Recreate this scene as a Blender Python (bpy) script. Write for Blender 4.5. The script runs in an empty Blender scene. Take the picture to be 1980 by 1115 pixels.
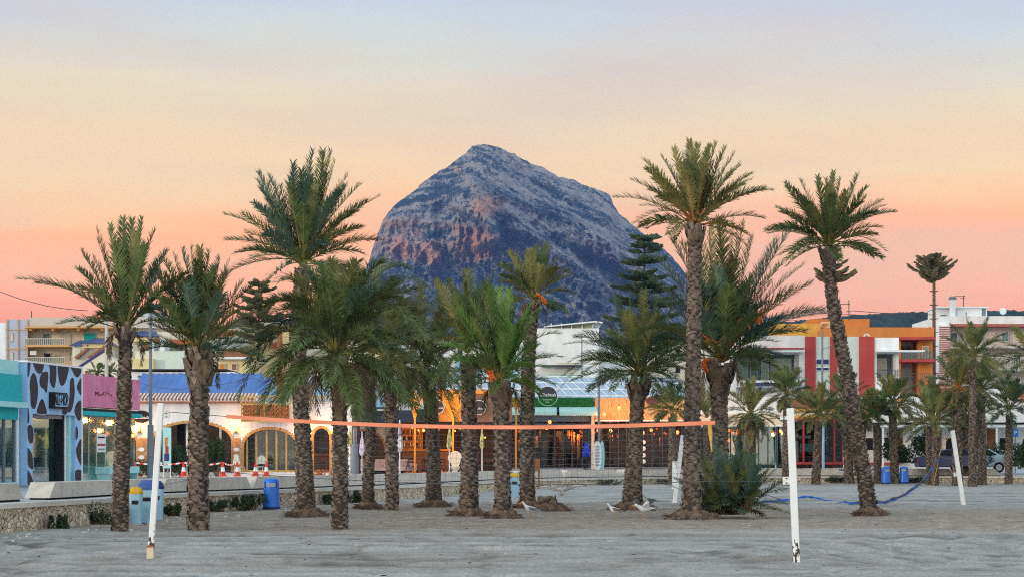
import bpy, bmesh, math, random
import numpy as np
from mathutils import Vector, Matrix
R = math.radians
scene = bpy.context.scene
col = scene.collection
# ---------------------------------------------------------------- camera
FPX, CX, HY, HC = 4000.0, 990.0, 874.0, 1.87          # focal length, centre and horizon in photo pixels, eye height
cd = bpy.data.cameras.new("camera"); cam = bpy.data.objects.new("camera", cd); col.objects.link(cam)
cam.location = (0, 0, HC); cam.rotation_euler = (R(90), 0, 0)
cd.sensor_width = 36.0; cd.lens = FPX / 1980 * 36; cd.shift_y = (HY - 557.5) / 1980
cd.clip_start = 0.5; cd.clip_end = 30000
scene.camera = cam
# ---------------------------------------------------------------- world
def lin(c):
    c = c / 255.0
    return c / 12.92 if c <= .04045 else ((c + .055) / 1.055) ** 2.4
def C(r, g, b, k=1.0):
    return (lin(r) * k, lin(g) * k, lin(b) * k, 1)
SUN_EL, SUN_AZ = R(7), R(232)       # compass style: light comes from behind the camera on the left
w = bpy.data.worlds.new("World"); scene.world = w; w.use_nodes = True
nt = w.node_tree; nt.nodes.clear(); N = nt.nodes.new; Lk = nt.links.new
tc = N("ShaderNodeTexCoord"); sep = N("ShaderNodeSeparateXYZ"); Lk(tc.outputs["Generated"], sep.inputs[0])
mp = N("ShaderNodeMapping"); mp.inputs["Scale"].default_value = (2.2, 2.2, 15); Lk(tc.outputs["Generated"], mp.inputs[0])
mp.inputs["Rotation"].default_value = (0, R(3), 0)
nz = N("ShaderNodeTexNoise"); nz.inputs["Scale"].default_value = 1.6; nz.inputs["Detail"].default_value = 5; nz.inputs["Roughness"].default_value = .5
nz.inputs["Distortion"].default_value = .5
Lk(mp.outputs[0], nz.inputs[0])
ma = N("ShaderNodeMath"); ma.operation = 'MULTIPLY_ADD'; ma.inputs[1].default_value = .055; ma.inputs[2].default_value = -.0275
Lk(nz.outputs["Fac"], ma.inputs[0])
ad = N("ShaderNodeMath"); ad.operation = 'ADD'; Lk(sep.outputs["Z"], ad.inputs[0]); Lk(ma.outputs[0], ad.inputs[1])
def ramp(stops):
    r = N("ShaderNodeValToRGB"); e = r.color_ramp.elements
    while len(e) < len(stops): e.new(.5)
    for k, (p, c) in enumerate(stops): e[k].position = p; e[k].color = c
    return r
def el(py): return (HY - py) / math.hypot(FPX, HY - py)
SKY_S = 1.45
def SC(r, g, b): return (r / SKY_S, g / SKY_S, b / SKY_S, 1)
FRONT = [(700, (0.931, 0.34, 0.132)), (620, (1.231, 0.4, 0.202)), (560, (1.391, 0.527, 0.254)), (500, (1.274, 0.596, 0.269)), (440, (1.431, 0.587, 0.211)), (360, (1.221, 0.836, 0.377)), (280, (1.135, 0.796, 0.436)), (200, (0.995, 0.829, 0.523)), (130, (0.827, 0.802, 0.657)), (70, (0.748, 0.771, 0.723)), (0, (0.626, 0.711, 0.82))]
front = ramp([(el(p), SC(*c)) for p, c in FRONT] + [(.34, SC(.52, .68, .84)), (1.0, SC(.46, .66, .88))])
Lk(ad.outputs[0], front.inputs[0])
back = ramp([(0.0, SC(1.42, 1.22, 1.06)), (.12, SC(1.42, 1.36, 1.24)), (.35, SC(1.18, 1.34, 1.38)), (1.0, SC(.60, .86, 1.08))])
Lk(sep.outputs["Z"], back.inputs[0])
fy = N("ShaderNodeMapRange"); fy.inputs["From Min"].default_value = -.5; fy.inputs["From Max"].default_value = .6
Lk(sep.outputs["Y"], fy.inputs["Value"])
mx = N("ShaderNodeMix"); mx.data_type = 'RGBA'; Lk(fy.outputs[0], mx.inputs[0]); Lk(back.outputs[0], mx.inputs[6]); Lk(front.outputs[0], mx.inputs[7])
# thin pinkish and greyish veils of cloud
mp2 = N("ShaderNodeMapping"); mp2.inputs["Scale"].default_value = (3.4, 3.4, 19); mp2.inputs["Rotation"].default_value = (0, R(-9), 0); Lk(tc.outputs["Generated"], mp2.inputs[0])
nz2 = N("ShaderNodeTexNoise"); nz2.inputs["Scale"].default_value = 1.3; nz2.inputs["Detail"].default_value = 6; nz2.inputs["Roughness"].default_value = .55; Lk(mp2.outputs[0], nz2.inputs[0])
mr = N("ShaderNodeMapRange"); mr.inputs["From Min"].default_value = .46; mr.inputs["From Max"].default_value = .72; mr.inputs["To Max"].default_value = .42
Lk(nz2.outputs["Fac"], mr.inputs["Value"])
mx2 = N("ShaderNodeMix"); mx2.data_type = 'RGBA'; Lk(mr.outputs[0], mx2.inputs[0]); Lk(mx.outputs[2], mx2.inputs[6]); mx2.inputs[7].default_value = SC(.86, .56, .44)
bg = N("ShaderNodeBackground"); bg.inputs[1].default_value = SKY_S; Lk(mx2.outputs[2], bg.inputs[0])
sky = N("ShaderNodeTexSky"); sky.sky_type = 'NISHITA'; sky.sun_disc = False; sky.sun_elevation = SUN_EL; sky.sun_rotation = SUN_AZ
bg2 = N("ShaderNodeBackground"); bg2.inputs[1].default_value = .02; Lk(sky.outputs[0], bg2.inputs[0])
ash = N("ShaderNodeAddShader"); Lk(bg.outputs[0], ash.inputs[0]); Lk(bg2.outputs[0], ash.inputs[1])
wo = N("ShaderNodeOutputWorld"); Lk(ash.outputs[0], wo.inputs[0])
# ---------------------------------------------------------------- sun
sl = bpy.data.lights.new("sun", 'SUN'); sl.energy = 1.3; sl.angle = R(9); sl.color = (1.0, .80, .66)
so = bpy.data.objects.new("sun", sl); col.objects.link(so)
sd = Vector((math.sin(SUN_AZ) * math.cos(SUN_EL), math.cos(SUN_AZ) * math.cos(SUN_EL), math.sin(SUN_EL)))
so.rotation_euler = sd.to_track_quat('Z', 'Y').to_euler()
vs = scene.view_settings; vs.view_transform = 'Standard'; vs.look = 'None'; vs.exposure = 0.0; vs.gamma = 1.0
scene.cycles.transparent_max_bounces = 12
scene.cycles.max_bounces = 5; scene.cycles.volume_bounces = 0
scene.cycles.use_adaptive_sampling = False
scene.cycles.use_denoising = False; scene.cycles.pixel_filter_type = 'BLACKMAN_HARRIS'; scene.cycles.filter_width = 1.1
# ---------------------------------------------------------------- helpers
def W(px, py, D):
    return Vector(((px - CX) / FPX * D, D, HC + (HY - py) / FPX * D))
def G(px, py, z=0.0):
    D = FPX * (HC - z) / (py - HY)
    return Vector(((px - CX) / FPX * D, D, z))
ORG = {}
class MB:
    def __init__(s): s.v = []; s.f = []; s.m = []; s.mats = []; s.np = []
    def mi(s, m):
        if m not in s.mats: s.mats.append(m)
        return s.mats.index(m)
    def add(s, vs, fs, m):
        b = len(s.v); i = s.mi(m)
        s.v.extend([tuple(p) for p in vs]); s.f.extend([tuple(b + q for q in f) for f in fs]); s.m.extend([i] * len(fs))
        return s
    def box(s, c, d, m, rz=0.0, rot=None):
        M = rot if rot is not None else Matrix.Rotation(rz, 3, 'Z')
        c = Vector(c); hx, hy, hz = d[0] / 2, d[1] / 2, d[2] / 2
        vs = [c + M @ Vector((x * hx, y * hy, z * hz)) for x, y, z in
              ((-1, -1, -1), (1, -1, -1), (1, 1, -1), (-1, 1, -1), (-1, -1, 1), (1, -1, 1), (1, 1, 1), (-1, 1, 1))]
        return s.add(vs, BOXF, m)
    def ex(s, poly, vec, m):                                 # extrude polygon (list of world points) by vec
        n = len(poly); poly = [Vector(p) for p in poly]; vec = Vector(vec)
        vs = poly + [p + vec for p in poly]
        fs = [tuple(range(n))[::-1], tuple(range(n, 2 * n))] + [(i, (i + 1) % n, n + (i + 1) % n, n + i) for i in range(n)]
        return s.add(vs, fs, m)
    def quad(s, a, b, c, d, m): return s.add([a, b, c, d], [(0, 1, 2, 3)], m)
    def tube(s, pts, rad, m, n=8, cap=True):
        pts = [Vector(p) for p in pts]
        if not hasattr(rad, '__len__'): rad = [rad] * len(pts)
        vs = []; up = None
        for i, p in enumerate(pts):
            t = (pts[min(i + 1, len(pts) - 1)] - pts[max(i - 1, 0)]).normalized()
            if up is None: up = Vector((0, 1, 0)) if abs(t.y) < .9 else Vector((1, 0, 0))
            a = t.cross(up).normalized(); b = a.cross(t).normalized(); up = b
            for k in range(n):
                q = 2 * math.pi * k / n
                vs.append(p + (a * math.cos(q) + b * math.sin(q)) * rad[i])
        fs = []
        for i in range(len(pts) - 1):
            for k in range(n):
                fs.append((i * n + k, i * n + (k + 1) % n, (i + 1) * n + (k + 1) % n, (i + 1) * n + k))
        if cap:
            fs.append(tuple(range(n))[::-1]); fs.append(tuple((len(pts) - 1) * n + k for k in range(n)))
        return s.add(vs, fs, m)
    def lathe(s, c, prof, m, n=16, axis=None):
        c = Vector(c); M = axis if axis is not None else Matrix.Identity(3)
        vs = [c + M @ Vector((r * math.cos(2 * math.pi * k / n), r * math.sin(2 * math.pi * k / n), z)) for r, z in prof for k in range(n)]
        fs = [(i * n + k, i * n + (k + 1) % n, (i + 1) * n + (k + 1) % n, (i + 1) * n + k) for i in range(len(prof) - 1) for k in range(n)]
        fs.append(tuple(range(n))[::-1]); fs.append(tuple((len(prof) - 1) * n + k for k in range(n)))
        return s.add(vs, fs, m)
    def ell(s, c, r, m, n=12, k=8, M=None):
        prof = [(max(1e-3, math.sin(math.pi * i / k)), -math.cos(math.pi * i / k)) for i in range(k + 1)]
        M = (M or Matrix.Identity(3)) @ Matrix.Diagonal(Vector(r))
        return s.lathe(c, prof, m, n, M)
    def arr(s, V, F, m, quads=True):                          # numpy chunk
        s.np.append((V, F, s.mi(m))); return s
    def build(s, name, parent=None, smooth=False, **tags):
        me = bpy.data.meshes.new(name)
        org = ORG[parent.name] if parent is not None else Vector((0, 0, 0))
        V = [np.array(s.v, dtype=float).reshape(-1, 3)] if s.v else []
        loops = []; starts = []; tot = []; mi = list(s.m); nv = len(s.v); ls = 0
        L = [i for f in s.f for i in f]; sz = [len(f) for f in s.f]
        Ls = [np.array(L, dtype=np.int64)] if L else []; Sz = [np.array(sz, dtype=np.int64)] if sz else []; Mi = [np.array(mi, dtype=np.int64)] if mi else []
        for (v, f, k) in s.np:
            V.append(v); Ls.append((f + nv).ravel()); Sz.append(np.full(len(f), f.shape[1])); Mi.append(np.full(len(f), k)); nv += len(v)
        V = np.concatenate(V) - np.array(org); Ls = np.concatenate(Ls); Sz = np.concatenate(Sz); Mi = np.concatenate(Mi)
        me.vertices.add(len(V)); me.vertices.foreach_set('co', V.astype(np.float32).ravel())
        me.loops.add(len(Ls)); me.loops.foreach_set('vertex_index', Ls.astype(np.int32))
        me.polygons.add(len(Sz)); st = np.concatenate([[0], np.cumsum(Sz)[:-1]])
        me.polygons.foreach_set('loop_start', st.astype(np.int32)); me.polygons.foreach_set('loop_total', Sz.astype(np.int32))
        for m in s.mats: me.materials.append(m)
        me.polygons.foreach_set('material_index', Mi.astype(np.int32))
        me.polygons.foreach_set('use_smooth', np.full(len(Sz), bool(smooth)))
        me.update(calc_edges=True); me.validate()
        o = bpy.data.objects.new(name, me); col.objects.link(o)
        if parent is not None: o.parent = parent
        ORG[o.name] = Vector(org)
        for k, v in tags.items():
            if v: o[k] = v
        return o
BOXF = [(0, 3, 2, 1), (4, 5, 6, 7), (0, 1, 5, 4), (1, 2, 6, 5), (2, 3, 7, 6), (3, 0, 4, 7)]
def thing(name, label, cat, loc=(0, 0, 0), group=None):
    o = bpy.data.objects.new(name, None); col.objects.link(o); o.location = loc; o.empty_display_size = .3
    o['label'] = label; o['category'] = cat
    if group: o['group'] = group
    ORG[o.name] = Vector(loc); return o
def dup(root, loc, rz=None, label=None, scale=None):
    def cp(o, par):
        c = o.copy(); col.objects.link(c); c.parent = par
        for ch in list(o.children): cp(ch, c)
        return c
    r = cp(root, None); r.location = loc
    if rz is not None: r.rotation_euler = (0, 0, rz)
    if scale is not None: r.scale = (scale,) * 3 if not hasattr(scale, '__len__') else scale
    if label: r['label'] = label
    return r
def mat(name, c, rough=.85, var=.18, scale=4.0, bump=0.0, bscale=25.0, metal=0.0, c2=None, stretch=(1, 1, 1), detail=5, emit=None, es=1.0, spec=.3, tl=0.0):
    m = bpy.data.materials.new(name); m.use_nodes = True; t = m.node_tree; b = t.nodes["Principled BSDF"]
    b.inputs["Roughness"].default_value = rough; b.inputs["Metallic"].default_value = metal; b.inputs["Specular IOR Level"].default_value = spec
    co = t.nodes.new("ShaderNodeTexCoord"); mp = t.nodes.new("ShaderNodeMapping"); mp.inputs["Scale"].default_value = stretch
    t.links.new(co.outputs["Object"], mp.inputs[0])
    n = t.nodes.new("ShaderNodeTexNoise"); n.inputs["Scale"].default_value = scale; n.inputs["Detail"].default_value = detail; n.inputs["Roughness"].default_value = .6
    t.links.new(mp.outputs[0], n.inputs[0])
    r = t.nodes.new("ShaderNodeValToRGB"); r.color_ramp.elements[0].position = .33; r.color_ramp.elements[1].position = .67
    a = tuple(min(1, x * (1 - var)) for x in c[:3]) + (1,); d = tuple(min(1, x * (1 + var)) for x in (c2 or c)[:3]) + (1,)
    r.color_ramp.elements[0].color = a; r.color_ramp.elements[1].color = d
    t.links.new(n.outputs["Fac"], r.inputs[0]); t.links.new(r.outputs[0], b.inputs["Base Color"])
    if bump:
        n2 = t.nodes.new("ShaderNodeTexNoise"); n2.inputs["Scale"].default_value = bscale; n2.inputs["Detail"].default_value = 4
        t.links.new(mp.outputs[0], n2.inputs[0])
        bp = t.nodes.new("ShaderNodeBump"); bp.inputs["Strength"].default_value = 1; bp.inputs["Distance"].default_value = bump
        t.links.new(n2.outputs["Fac"], bp.inputs["Height"]); t.links.new(bp.outputs[0], b.inputs["Normal"])
    if emit:
        b.inputs["Emission Color"].default_value = emit; b.inputs["Emission Strength"].default_value = es
    if tl:
        out = t.nodes["Material Output"]; tr = t.nodes.new("ShaderNodeBsdfTranslucent"); mxs = t.nodes.new("ShaderNodeMixShader"); mxs.inputs[0].default_value = tl
        t.links.new(r.outputs[0], tr.inputs[0]); t.links.new(b.outputs[0], mxs.inputs[1]); t.links.new(tr.outputs[0], mxs.inputs[2]); t.links.new(mxs.outputs[0], out.inputs[0])
    return m
def glassmat(name, tint, refl=.25, rough=.03):
    m = bpy.data.materials.new(name); m.use_nodes = True; t = m.node_tree; t.nodes.clear()
    o = t.nodes.new("ShaderNodeOutputMaterial"); g = t.nodes.new("ShaderNodeBsdfGlossy"); g.inputs["Roughness"].default_value = rough
    g.inputs["Color"].default_value = (.85, .95, .95, 1)
    tr = t.nodes.new("ShaderNodeBsdfTransparent"); tr.inputs[0].default_value = tint
    mx = t.nodes.new("ShaderNodeMixShader")
    lw = t.nodes.new("ShaderNodeLayerWeight"); lw.inputs[0].default_value = .35
    mr = t.nodes.new("ShaderNodeMapRange"); mr.inputs["To Min"].default_value = refl; mr.inputs["To Max"].default_value = min(1, refl + .45)
    t.links.new(lw.outputs["Facing"], mr.inputs["Value"]); t.links.new(mr.outputs[0], mx.inputs[0])
    t.links.new(tr.outputs[0], mx.inputs[1]); t.links.new(g.outputs[0], mx.inputs[2]); t.links.new(mx.outputs[0], o.inputs[0])
    return m
def vnoise(x, y, seed=0):
    xi = np.floor(x).astype(np.int64); yi = np.floor(y).astype(np.int64); fx = x - xi; fy = y - yi
    fx = fx * fx * (3 - 2 * fx); fy = fy * fy * (3 - 2 * fy)
    def h(a, b):
        n = (a * 374761393 + b * 668265263 + seed * 1442695041) & 0xffffffff
        n = ((n ^ (n >> 13)) * 1274126177) & 0xffffffff
        return ((n ^ (n >> 16)) & 0xffff) / 65535.0
    return (h(xi, yi) * (1 - fx) + h(xi + 1, yi) * fx) * (1 - fy) + (h(xi, yi + 1) * (1 - fx) + h(xi + 1, yi + 1) * fx) * fy
def fbm(x, y, o=5, seed=0, g=.5):
    r = 0; a = 1; t = 0
    for k in range(o): r = r + a * vnoise(x, y, seed + k * 17); t += a; a *= g; x = x * 2.03 + 7.1; y = y * 2.03 + 3.7
    return r / t
def gridfaces(nr, nc):
    i = np.arange(nr - 1)[:, None] * nc + np.arange(nc - 1)[None, :]
    return np.stack([i, i + 1, i + nc + 1, i + nc], -1).reshape(-1, 4)
def text(body, size, m, loc, rz, parent, name='lettering', shear=0.0, depth=.01, sx=1.0, lab=None):
    cu = bpy.data.curves.new(name, 'FONT'); cu.body = body; cu.size = size; cu.shear = shear; cu.extrude = depth; cu.align_x = 'CENTER'; cu.align_y = 'CENTER'; cu.resolution_u = 3
    tmp = bpy.data.objects.new('tmp', cu); col.objects.link(tmp); bpy.context.view_layer.update()
    me = bpy.data.meshes.new_from_object(tmp.evaluated_get(bpy.context.evaluated_depsgraph_get()))
    bpy.data.objects.remove(tmp); bpy.data.curves.remove(cu)
    Mx = Matrix.Translation(Vector(loc) - (ORG[parent.name] if parent else Vector())) @ Matrix.Rotation(rz, 4, 'Z') @ Matrix.Rotation(R(90), 4, 'X') @ Matrix.Diagonal((sx, 1, 1, 1))
    me.transform(Mx); me.materials.clear(); me.materials.append(m); me.name = name
    o = bpy.data.objects.new(name, me); col.objects.link(o); o.parent = parent; ORG[o.name] = ORG[parent.name] if parent else Vector()
    return o
class Fac:                                                   # a facade plane: A is its left end, B its right end seen from the beach
    def __init__(s, A, B):
        s.A = Vector((A[0], A[1], 0)); s.B = Vector((B[0], B[1], 0)); s.d = (s.B - s.A).normalized(); s.L = (s.B - s.A).length
        s.n = Vector((s.d.y, -s.d.x, 0)); s.rz = math.atan2(s.d.y, s.d.x)
    def u(s, px):
        k = (px - CX) / FPX                                  # X = k*Y
        den = s.d.x - k * s.d.y
        return (k * s.A.y - s.A.x) / den
    def z(s, px, py):
        u = s.u(px); D = s.A.y + s.d.y * u
        return HC + (HY - py) / FPX * D
    def P(s, u, z, n=0.0): return s.A + s.d * u + Vector((0, 0, z)) + s.n * n
    def box(s, mb, u0, u1, z0, z1, n0, n1, m):
        c = s.P((u0 + u1) / 2, (z0 + z1) / 2, (n0 + n1) / 2)
        return mb.box(c, (abs(u1 - u0), abs(n1 - n0), abs(z1 - z0)), m, s.rz)
    def pb(s, mb, x0, y0, x1, y1, n0, n1, m):                # box from a pixel rectangle
        xm = (x0 + x1) / 2
        return s.box(mb, s.u(x0), s.u(x1), s.z(xm, y1), s.z(xm, y0), n0, n1, m)
def FD(D, x0=0, x1=1980): return Fac(((x0 - CX) / FPX * D, D), ((x1 - CX) / FPX * D, D))
def wall_holes(mb, f, u0, u1, z0, z1, holes, n0, n1, m):     # wall between n0 and n1 with rectangular openings (u0,u1,z0,z1), sorted left to right
    us = sorted(set([u0, u1] + [h[0] for h in holes] + [h[1] for h in holes]))
    for a, b in zip(us, us[1:]):
        if b - a < 1e-4: continue
        hs = sorted([h for h in holes if h[0] <= a + 1e-6 and h[1] >= b - 1e-6], key=lambda h: h[2]); z = z0
        for h in hs:
            if h[2] > z + 1e-4: f.box(mb, a, b, z, h[2], n0, n1, m)
            z = max(z, h[3])
        if z < z1 - 1e-4: f.box(mb, a, b, z, z1, n0, n1, m)
# ---------------------------------------------------------------- shared materials
M = {}
def mk(k, *a, **b): M[k] = mat(k, *a, **b)
mk('white_wall', (.76, .79, .78), var=.11, scale=1.1, stretch=(1, 1, .3))
mk('cream_wall', (.68, .65, .52), var=.10, scale=.8)
mk('yellow_wall', (.70, .58, .30), var=.08, scale=.8)
mk('tan_trim', (.55, .30, .11), var=.25, scale=6, bump=.01)
mk('orange_wall', (.58, .21, .05), var=.13, scale=.7, stretch=(1, 1, .3))
mk('orange_trim', (.60, .33, .12), var=.1)
mk('red_paint', (.42, .06, .055), var=.16, scale=1, stretch=(1, 1, .3))
mk('rail_metal', (.07, .08, .09), rough=.5)
mk('grey_metal', (.17, .21, .25), rough=.45, var=.1)
mk('white_paint', (.80, .84, .84), rough=.5, var=.06)
mk('concrete', (.58, .54, .47), var=.14, scale=3, bump=.004, bscale=40)
mk('pale_concrete', (.62, .60, .54), var=.10, scale=2, bump=.004, bscale=40)
mk('paving', (.40, .42, .44), rough=.45, var=.14, scale=1.5, spec=.5)
mk('terra', (.36, .12, .05), var=.25, scale=5, bump=.02)
mk('brown_tile', (.27, .12, .07), var=.2, scale=3, bump=.02)
mk('blue_tile', (.03, .035, .16), var=.25, rough=.4, scale=4, bump=.02)
mk('dark', (.018, .018, .022), var=.3)
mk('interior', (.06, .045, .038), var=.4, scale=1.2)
mk('interior_teal', (.12, .20, .19), var=.4, scale=1.0)
mk('wood', (.26, .12, .05), var=.3, scale=3, stretch=(1, 1, 6))
mk('shutter', (.62, .58, .48), var=.05)
M['glass'] = glassmat('glass', (.60, .64, .62, 1), .06)
M['glass_teal'] = glassmat('glass_teal', (.45, .68, .65, 1), .20)
M['glass_dark'] = glassmat('glass_dark', (.62, .60, .60, 1), .018)
mk('bulb', (.9, .5, .2), emit=(1.0, .21, .03, 1), es=2.3)
mk('bulb_red', (.9, .3, .1), emit=(1.0, .13, .02, 1), es=1.7)
mk('teal_paint', (.02, .42, .46), var=.06)
mk('pale_teal', (.40, .72, .72), var=.05)
mk('dark_canvas', (.03, .038, .055), var=.2)
# ================================================================ ground, sand, promenade
PATH = [(-16.5, 30), (-13.6, 40), (-11.9, 48), (-10.9, 54), (-10.1, 62), (-8.2, 70), (-6.4, 76), (-3.9, 85), (-2.6, 91), (-.6, 102), (2.6, 113), (6.2, 119.8), (15.6, 125.6), (30, 126), (62, 124)]
def smooth_path(P, k=8):
    out = []
    for i in range(len(P) - 1):
        p0, p1, p2, p3 = P[max(i - 1, 0)], P[i], P[i + 1], P[min(i + 2, len(P) - 1)]
        for j in range(k):
            t = j / k
            out.append(tuple(.5 * ((2 * b) + (c - a) * t + (2 * a - 5 * b + 4 * c - d) * t * t + (-a + 3 * b - 3 * c + d) * t ** 3) for a, b, c, d in zip(p0, p1, p2, p3)))
    out.append(P[-1]); return out
SP = [Vector((a, b, 0)) for a, b in smooth_path(PATH)]
def pz(y): return max(.42, min(.66, .66 - (y - 50) / 70 * .24))       # height of the promenade above the sand
def offs(P, d):                                                      # offset towards the buildings (left of travel)
    out = []
    for i, p in enumerate(P):
        t = (P[min(i + 1, len(P) - 1)] - P[max(i - 1, 0)]).normalized(); out.append(p + Vector((-t.y, t.x, 0)) * d)
    return out
mk('earth', (.20, .19, .13), var=.3, scale=.02)
g = MB(); g.quad((-9000, -60, -.35), (9000, -60, -.35), (9000, 12000, -.35), (-9000, 12000, -.35), M['earth'])
g.build('ground', kind='structure')
# sand: one sheet with raked furrows, wheel tracks and footprints
ys = np.concatenate([np.arange(-30, 26, 4.0), np.arange(26, 60, .055), np.arange(60, 130, .16)]); xs = np.linspace(-40, 62, 560)
X, Y = np.meshgrid(xs, ys)
wob = (fbm(X * .10, Y * .05, 3, 5) - .5) * 5.0
yy = Y + wob + .0022 * (X + 4) ** 2
bare = 1 / (1 + np.exp(-(Y - 49.5 + (fbm(X * .25, Y * .25, 3, 9) - .5) * 6) / .8)) * (1 / (1 + np.exp((Y - 74 + (X * .2)) / 2)))    # trodden soil under the palms
sand_dark = np.zeros_like(X)  # darker sand colour along the ruts and tracks and in small patches
rut = lambda y0, wd, d: -d * np.exp(-((yy - y0) / wd) ** 2) + d * .6 * (np.exp(-((yy - y0 - wd * 1.9) / wd) ** 2) + np.exp(-((yy - y0 + wd * 1.9) / wd) ** 2))
rows = .010 * np.sin(yy * 2 * math.pi / 1.15) + .006 * np.sin(yy * 2 * math.pi / .43 + 3 * fbm(X * .3, Y * .1, 2, 2))
Z = rows * (.35 + 1.1 * fbm(X * .06, yy * .6, 3, 77)) * (1 - .75 * bare)
for y0, wd, d in ((32.6, .07, .02), (35.0, .08, .02), (37.4, .07, .02), (39.6, .08, .02), (42.2, .07, .02), (44.6, .08, .02), (31.6, .10, .03), (33.4, .12, .022), (36.2, .12, .032), (38.6, .12, .02), (41.0, .12, .035), (43.2, .15, .024), (46.0, .15, .03), (47.4, .18, .03), (74, .3, .035), (78, .3, .04), (83, .3, .03), (88, .35, .04), (95, .4, .04), (101, .4, .04)):
    wd = wd * 1.9; q_ = np.clip(2.2 * fbm(X * .07, Y * .05 + y0, 3, int(y0)) - .45, .15, 1.25); Z = Z + rut(y0, wd, d * 2.2) * q_; sand_dark = np.maximum(sand_dark, np.exp(-((yy - y0) / (wd * 1.5)) ** 2) * q_ * (.5 + .8 * fbm(X * 1.6, yy * 3, 3, 71)))
Z = Z + (fbm(X * 1.1, Y * 1.1, 4, 31) - .5) * .05 * (.35 + .8 * bare) + (fbm(X * .12, Y * .12, 3, 41) - .5) * .10 * bare
Z = Z + (np.maximum(fbm(X * 2.4, Y * 2.0, 2, 51), .62) - .62) * -.35
cx_, cy_ = -2.0, 47.0                                        # a turning circle of wheel ruts at the left
rr = np.hypot((X - cx_) * 1.0, (Y - cy_) * 1.0)
for r0 in (9.2, 10.3, 11.5, 12.6, 13.4, 14.6): 
    e_ = np.exp(-((rr - r0 - fbm(X * .5, Y * .5, 2, 3) * .4) / .32) ** 2) * (Y < 47) * np.clip(2.6 * fbm(X * .3, Y * .3, 3, 55) - .4, .35, 1.4); Z = Z - .075 * e_ + .035 * np.exp(-((rr - r0 - .6) / .25) ** 2) * (Y < 47); sand_dark = np.maximum(sand_dark, e_ * 1.0 * (Y < 45) / (1 + np.exp((X - 3) / 1.2)))
sand_dark = np.clip(sand_dark + np.clip((fbm(X * 2.6, Y * 1.3, 3, 91) - .62) * 3, 0, .3) + np.clip((fbm(X * .35, Y * 3.4, 4, 95) - .60) * 3, 0, .22), 0, 1)
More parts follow.
